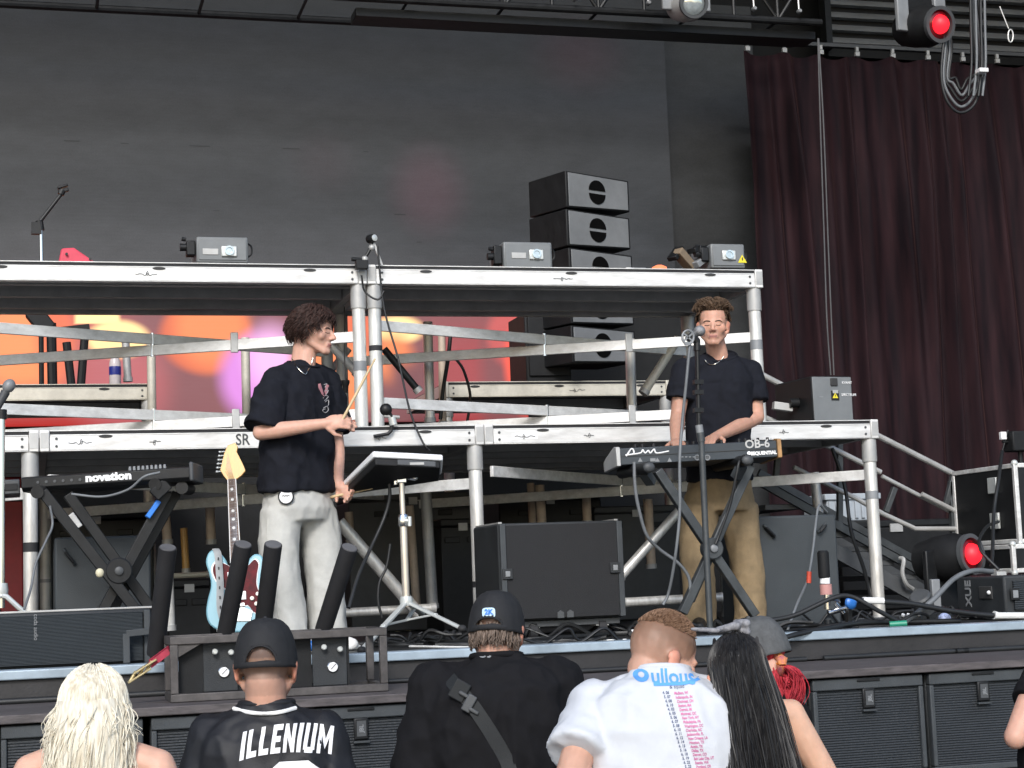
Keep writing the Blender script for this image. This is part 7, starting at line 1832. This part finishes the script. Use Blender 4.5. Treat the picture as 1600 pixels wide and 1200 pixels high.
def long_hair(g, n, spread, m, parent, rmin, rmax, wave, zend, seed=0, fr=0.6, freq=9.0):
    rh = random.Random(seed); mb = MB(); f = (g.H.to_3x3() @ V((0, 1, 0))); f.z = 0; f.normalize(); r = f.cross(Z_)
    for i in range(n):
        az = rh.uniform(-math.pi, math.pi)
        if abs(az) < fr: continue
        el = math.asin(rh.uniform(-.1, .99)); L1 = []
        kk = 1.06 + rh.uniform(0, .07); steps = 6; ee = min(el, rh.uniform(-.35, .35)) - .04; cl = noise.noise(V((math.sin(az) * 4, math.cos(az) * 4, el * 1.5 + seed)))
        for j in range(steps):
            e2 = el + (ee - el) * (j / (steps - 1)); L1.append(g.p(*scalp(az + cl * .12 * j / steps, e2, kk + .02 * cl)))
        b = L1[-1]; o0 = g.p(0, -.012, .14); xo = (b - o0).dot(r); yo = (b - o0).dot(f)
        tgt = spread(xo, yo, rh); ph = cl * 5 + rh.uniform(-.35, .35); wv = (.6 + .8 * abs(cl)) * wave; L2 = []; ze = zend(rh)
        for j in range(1, 11):
            k = j / 10; x = xo + (tgt[0] - xo) * k ** .8; y = yo + (tgt[1] - yo) * min(1, k * 2.2)
            L2.append(o0 + r * (x + wv * math.sin(ph + k * freq) * min(1, k * 2)) + f * (y + wv * .6 * math.cos(ph + k * freq * .8) * min(1, k * 2)) + V((0, 0, (b.z - o0.z) + (ze - b.z) * k)))
        lock(mb, spline(L1[::2] + [L1[-1].lerp(L2[0], .5)] + L2[1::2], 2), rh.uniform(rmin, rmax), 4)
    o = mb.build('long_locks', m, parent, smooth=80); o['kind'] = 'stuff'; return o
long_hair(g, 2600, lambda x, y, r_: (x * 1.05 + .062 + r_.uniform(-.05, .065) + .02, -.135 - abs(r_.gauss(0, .012)) if r_.random() < .93 else -.06), HK, hair, .0014, .003, .010, lambda r_: r_.uniform(-.78, -.62), seed=62)
HP = mat('patterned_bandana', (.035, .035, .04), .7, 0, .9, 60, dirt=(.30, .30, .32))
pts = [g.p(*scalp(a, .78 - .18 * math.cos(a), 1.13)) for a in [math.pi * (-.5 + k / 16) for k in range(17)]]
hb = MB().tube(pts, [(.006, .016)] * 17, 8).build('bandana', mat('black_bandana', (.018, .018, .02), .75), t)
kx = g.p(.01, .03, .236); mb = MB()
for a, b, w_ in (((1082, 983), (1122, 985), .014), ((1120, 985), (1150, 978), .022), ((1150, 972), (1166, 974), .022), ((1146, 982), (1168, 988), .018)): mb.cap(W(*a, 4.62), W(*b, 4.60), w_ * .45, w_ * .62)
put(fuse(mb, .005, 2), 'bandana_knot', HP, t)

# ---- blonde woman
top = W(146, 1042, 4.6); F_ = figure(top, GND, FW, .92, .03, hs=1.02, shw=.17, head_pitch=-.05, tall=1.045)
t = person((F_.base.x, F_.base.y, GND), 'woman with long wavy platinum blonde hair and bare shoulders')
A = arms_down(F_, .7, .06); body = build_body(t, F_, skin_tint((.60, .36, .27), F_.g), A, bare=True); face_bits(t, body, F_.g, BROW)
mb = MB(); mb.loft(torso_rings(F_, .008, .80, 1.33)); put(fuse(mb, .01, 2), 'top', mat('grey_green_top', (.10, .13, .12), .8), t); build_trousers(t, F_, DENIM); build_shoes(t, F_, SHOEW)
HY = hair_mat('platinum_blonde_hair', (.52, .46, .35), (.84, .80, .68), .5); g = F_.g
hair = skull_cap(g, 1.05, lambda q: not (q.y > .045 and q.z < .17) and q.z > .06).build('hair', HY, t, smooth=60); hair.modifiers.new('thick', 'SOLIDIFY').thickness = .006
long_hair(g, 4200, lambda x, y, r_: (x * 1.30 + r_.uniform(-.012, .012), y * .75 - .03 + r_.uniform(-.02, .015)), HY, hair, .0013, .0030, .015, lambda r_: r_.uniform(-.55, -.22) if r_.random() < .8 else r_.uniform(-.22, -.02), seed=72, freq=6.0)
def hair_mass(g, m, parent, rows):
    f = (g.H.to_3x3() @ V((0, 1, 0))); f.z = 0; f.normalize(); r = f.cross(Z_); o0 = g.p(0, -.012, .14)
    MB().loft([ring(o0 + r * x + f * y + Z_ * z, r, f, a, b, 28, 2.2) for x, y, z, a, b in rows]).build('hair_mass', m, parent, smooth=80)
hair_mass(g, HY, hair, ((0, -.03, .02, .078, .08), (0, -.045, -.05, .088, .08), (0, -.05, -.14, .098, .075), (0, -.055, -.26, .10, .07), (0, -.06, -.42, .09, .06)))

# ---- bare arm at the right edge
top = W(1668, 985, 4.65); F_ = figure(top, GND, dirv(-.1, 1), 1.0, .03, hs=1.05, shw=.185)
t = person((F_.base.x, F_.base.y, GND), 'person at the right edge with only a bent bare elbow in view')
A = arms_down(F_, .7, .05); el = W(1587, 1152, 4.62); A[0] = (W(1624, 1070, 4.66), el, W(1632, 1110, 4.9), F_.f * .4 + F_.r * .8, V((0, 0, -1))); F_.sh[0] = A[0][0]
body = build_body(t, F_, skin_tint((.56, .32, .24), F_.g), A); face_bits(t, body, F_.g, BROW)
build_tee(t, F_, BLACKTEE, A, .35, .02, .07, .07, .80, .008, seed=33); build_trousers(t, F_, DENIM); build_shoes(t, F_, SHOEB)
skull_cap(F_.g, 1.05, lambda q: not (q.y > .045 and q.z < .17) and q.z > .07).build('hair', HD, t, smooth=60)
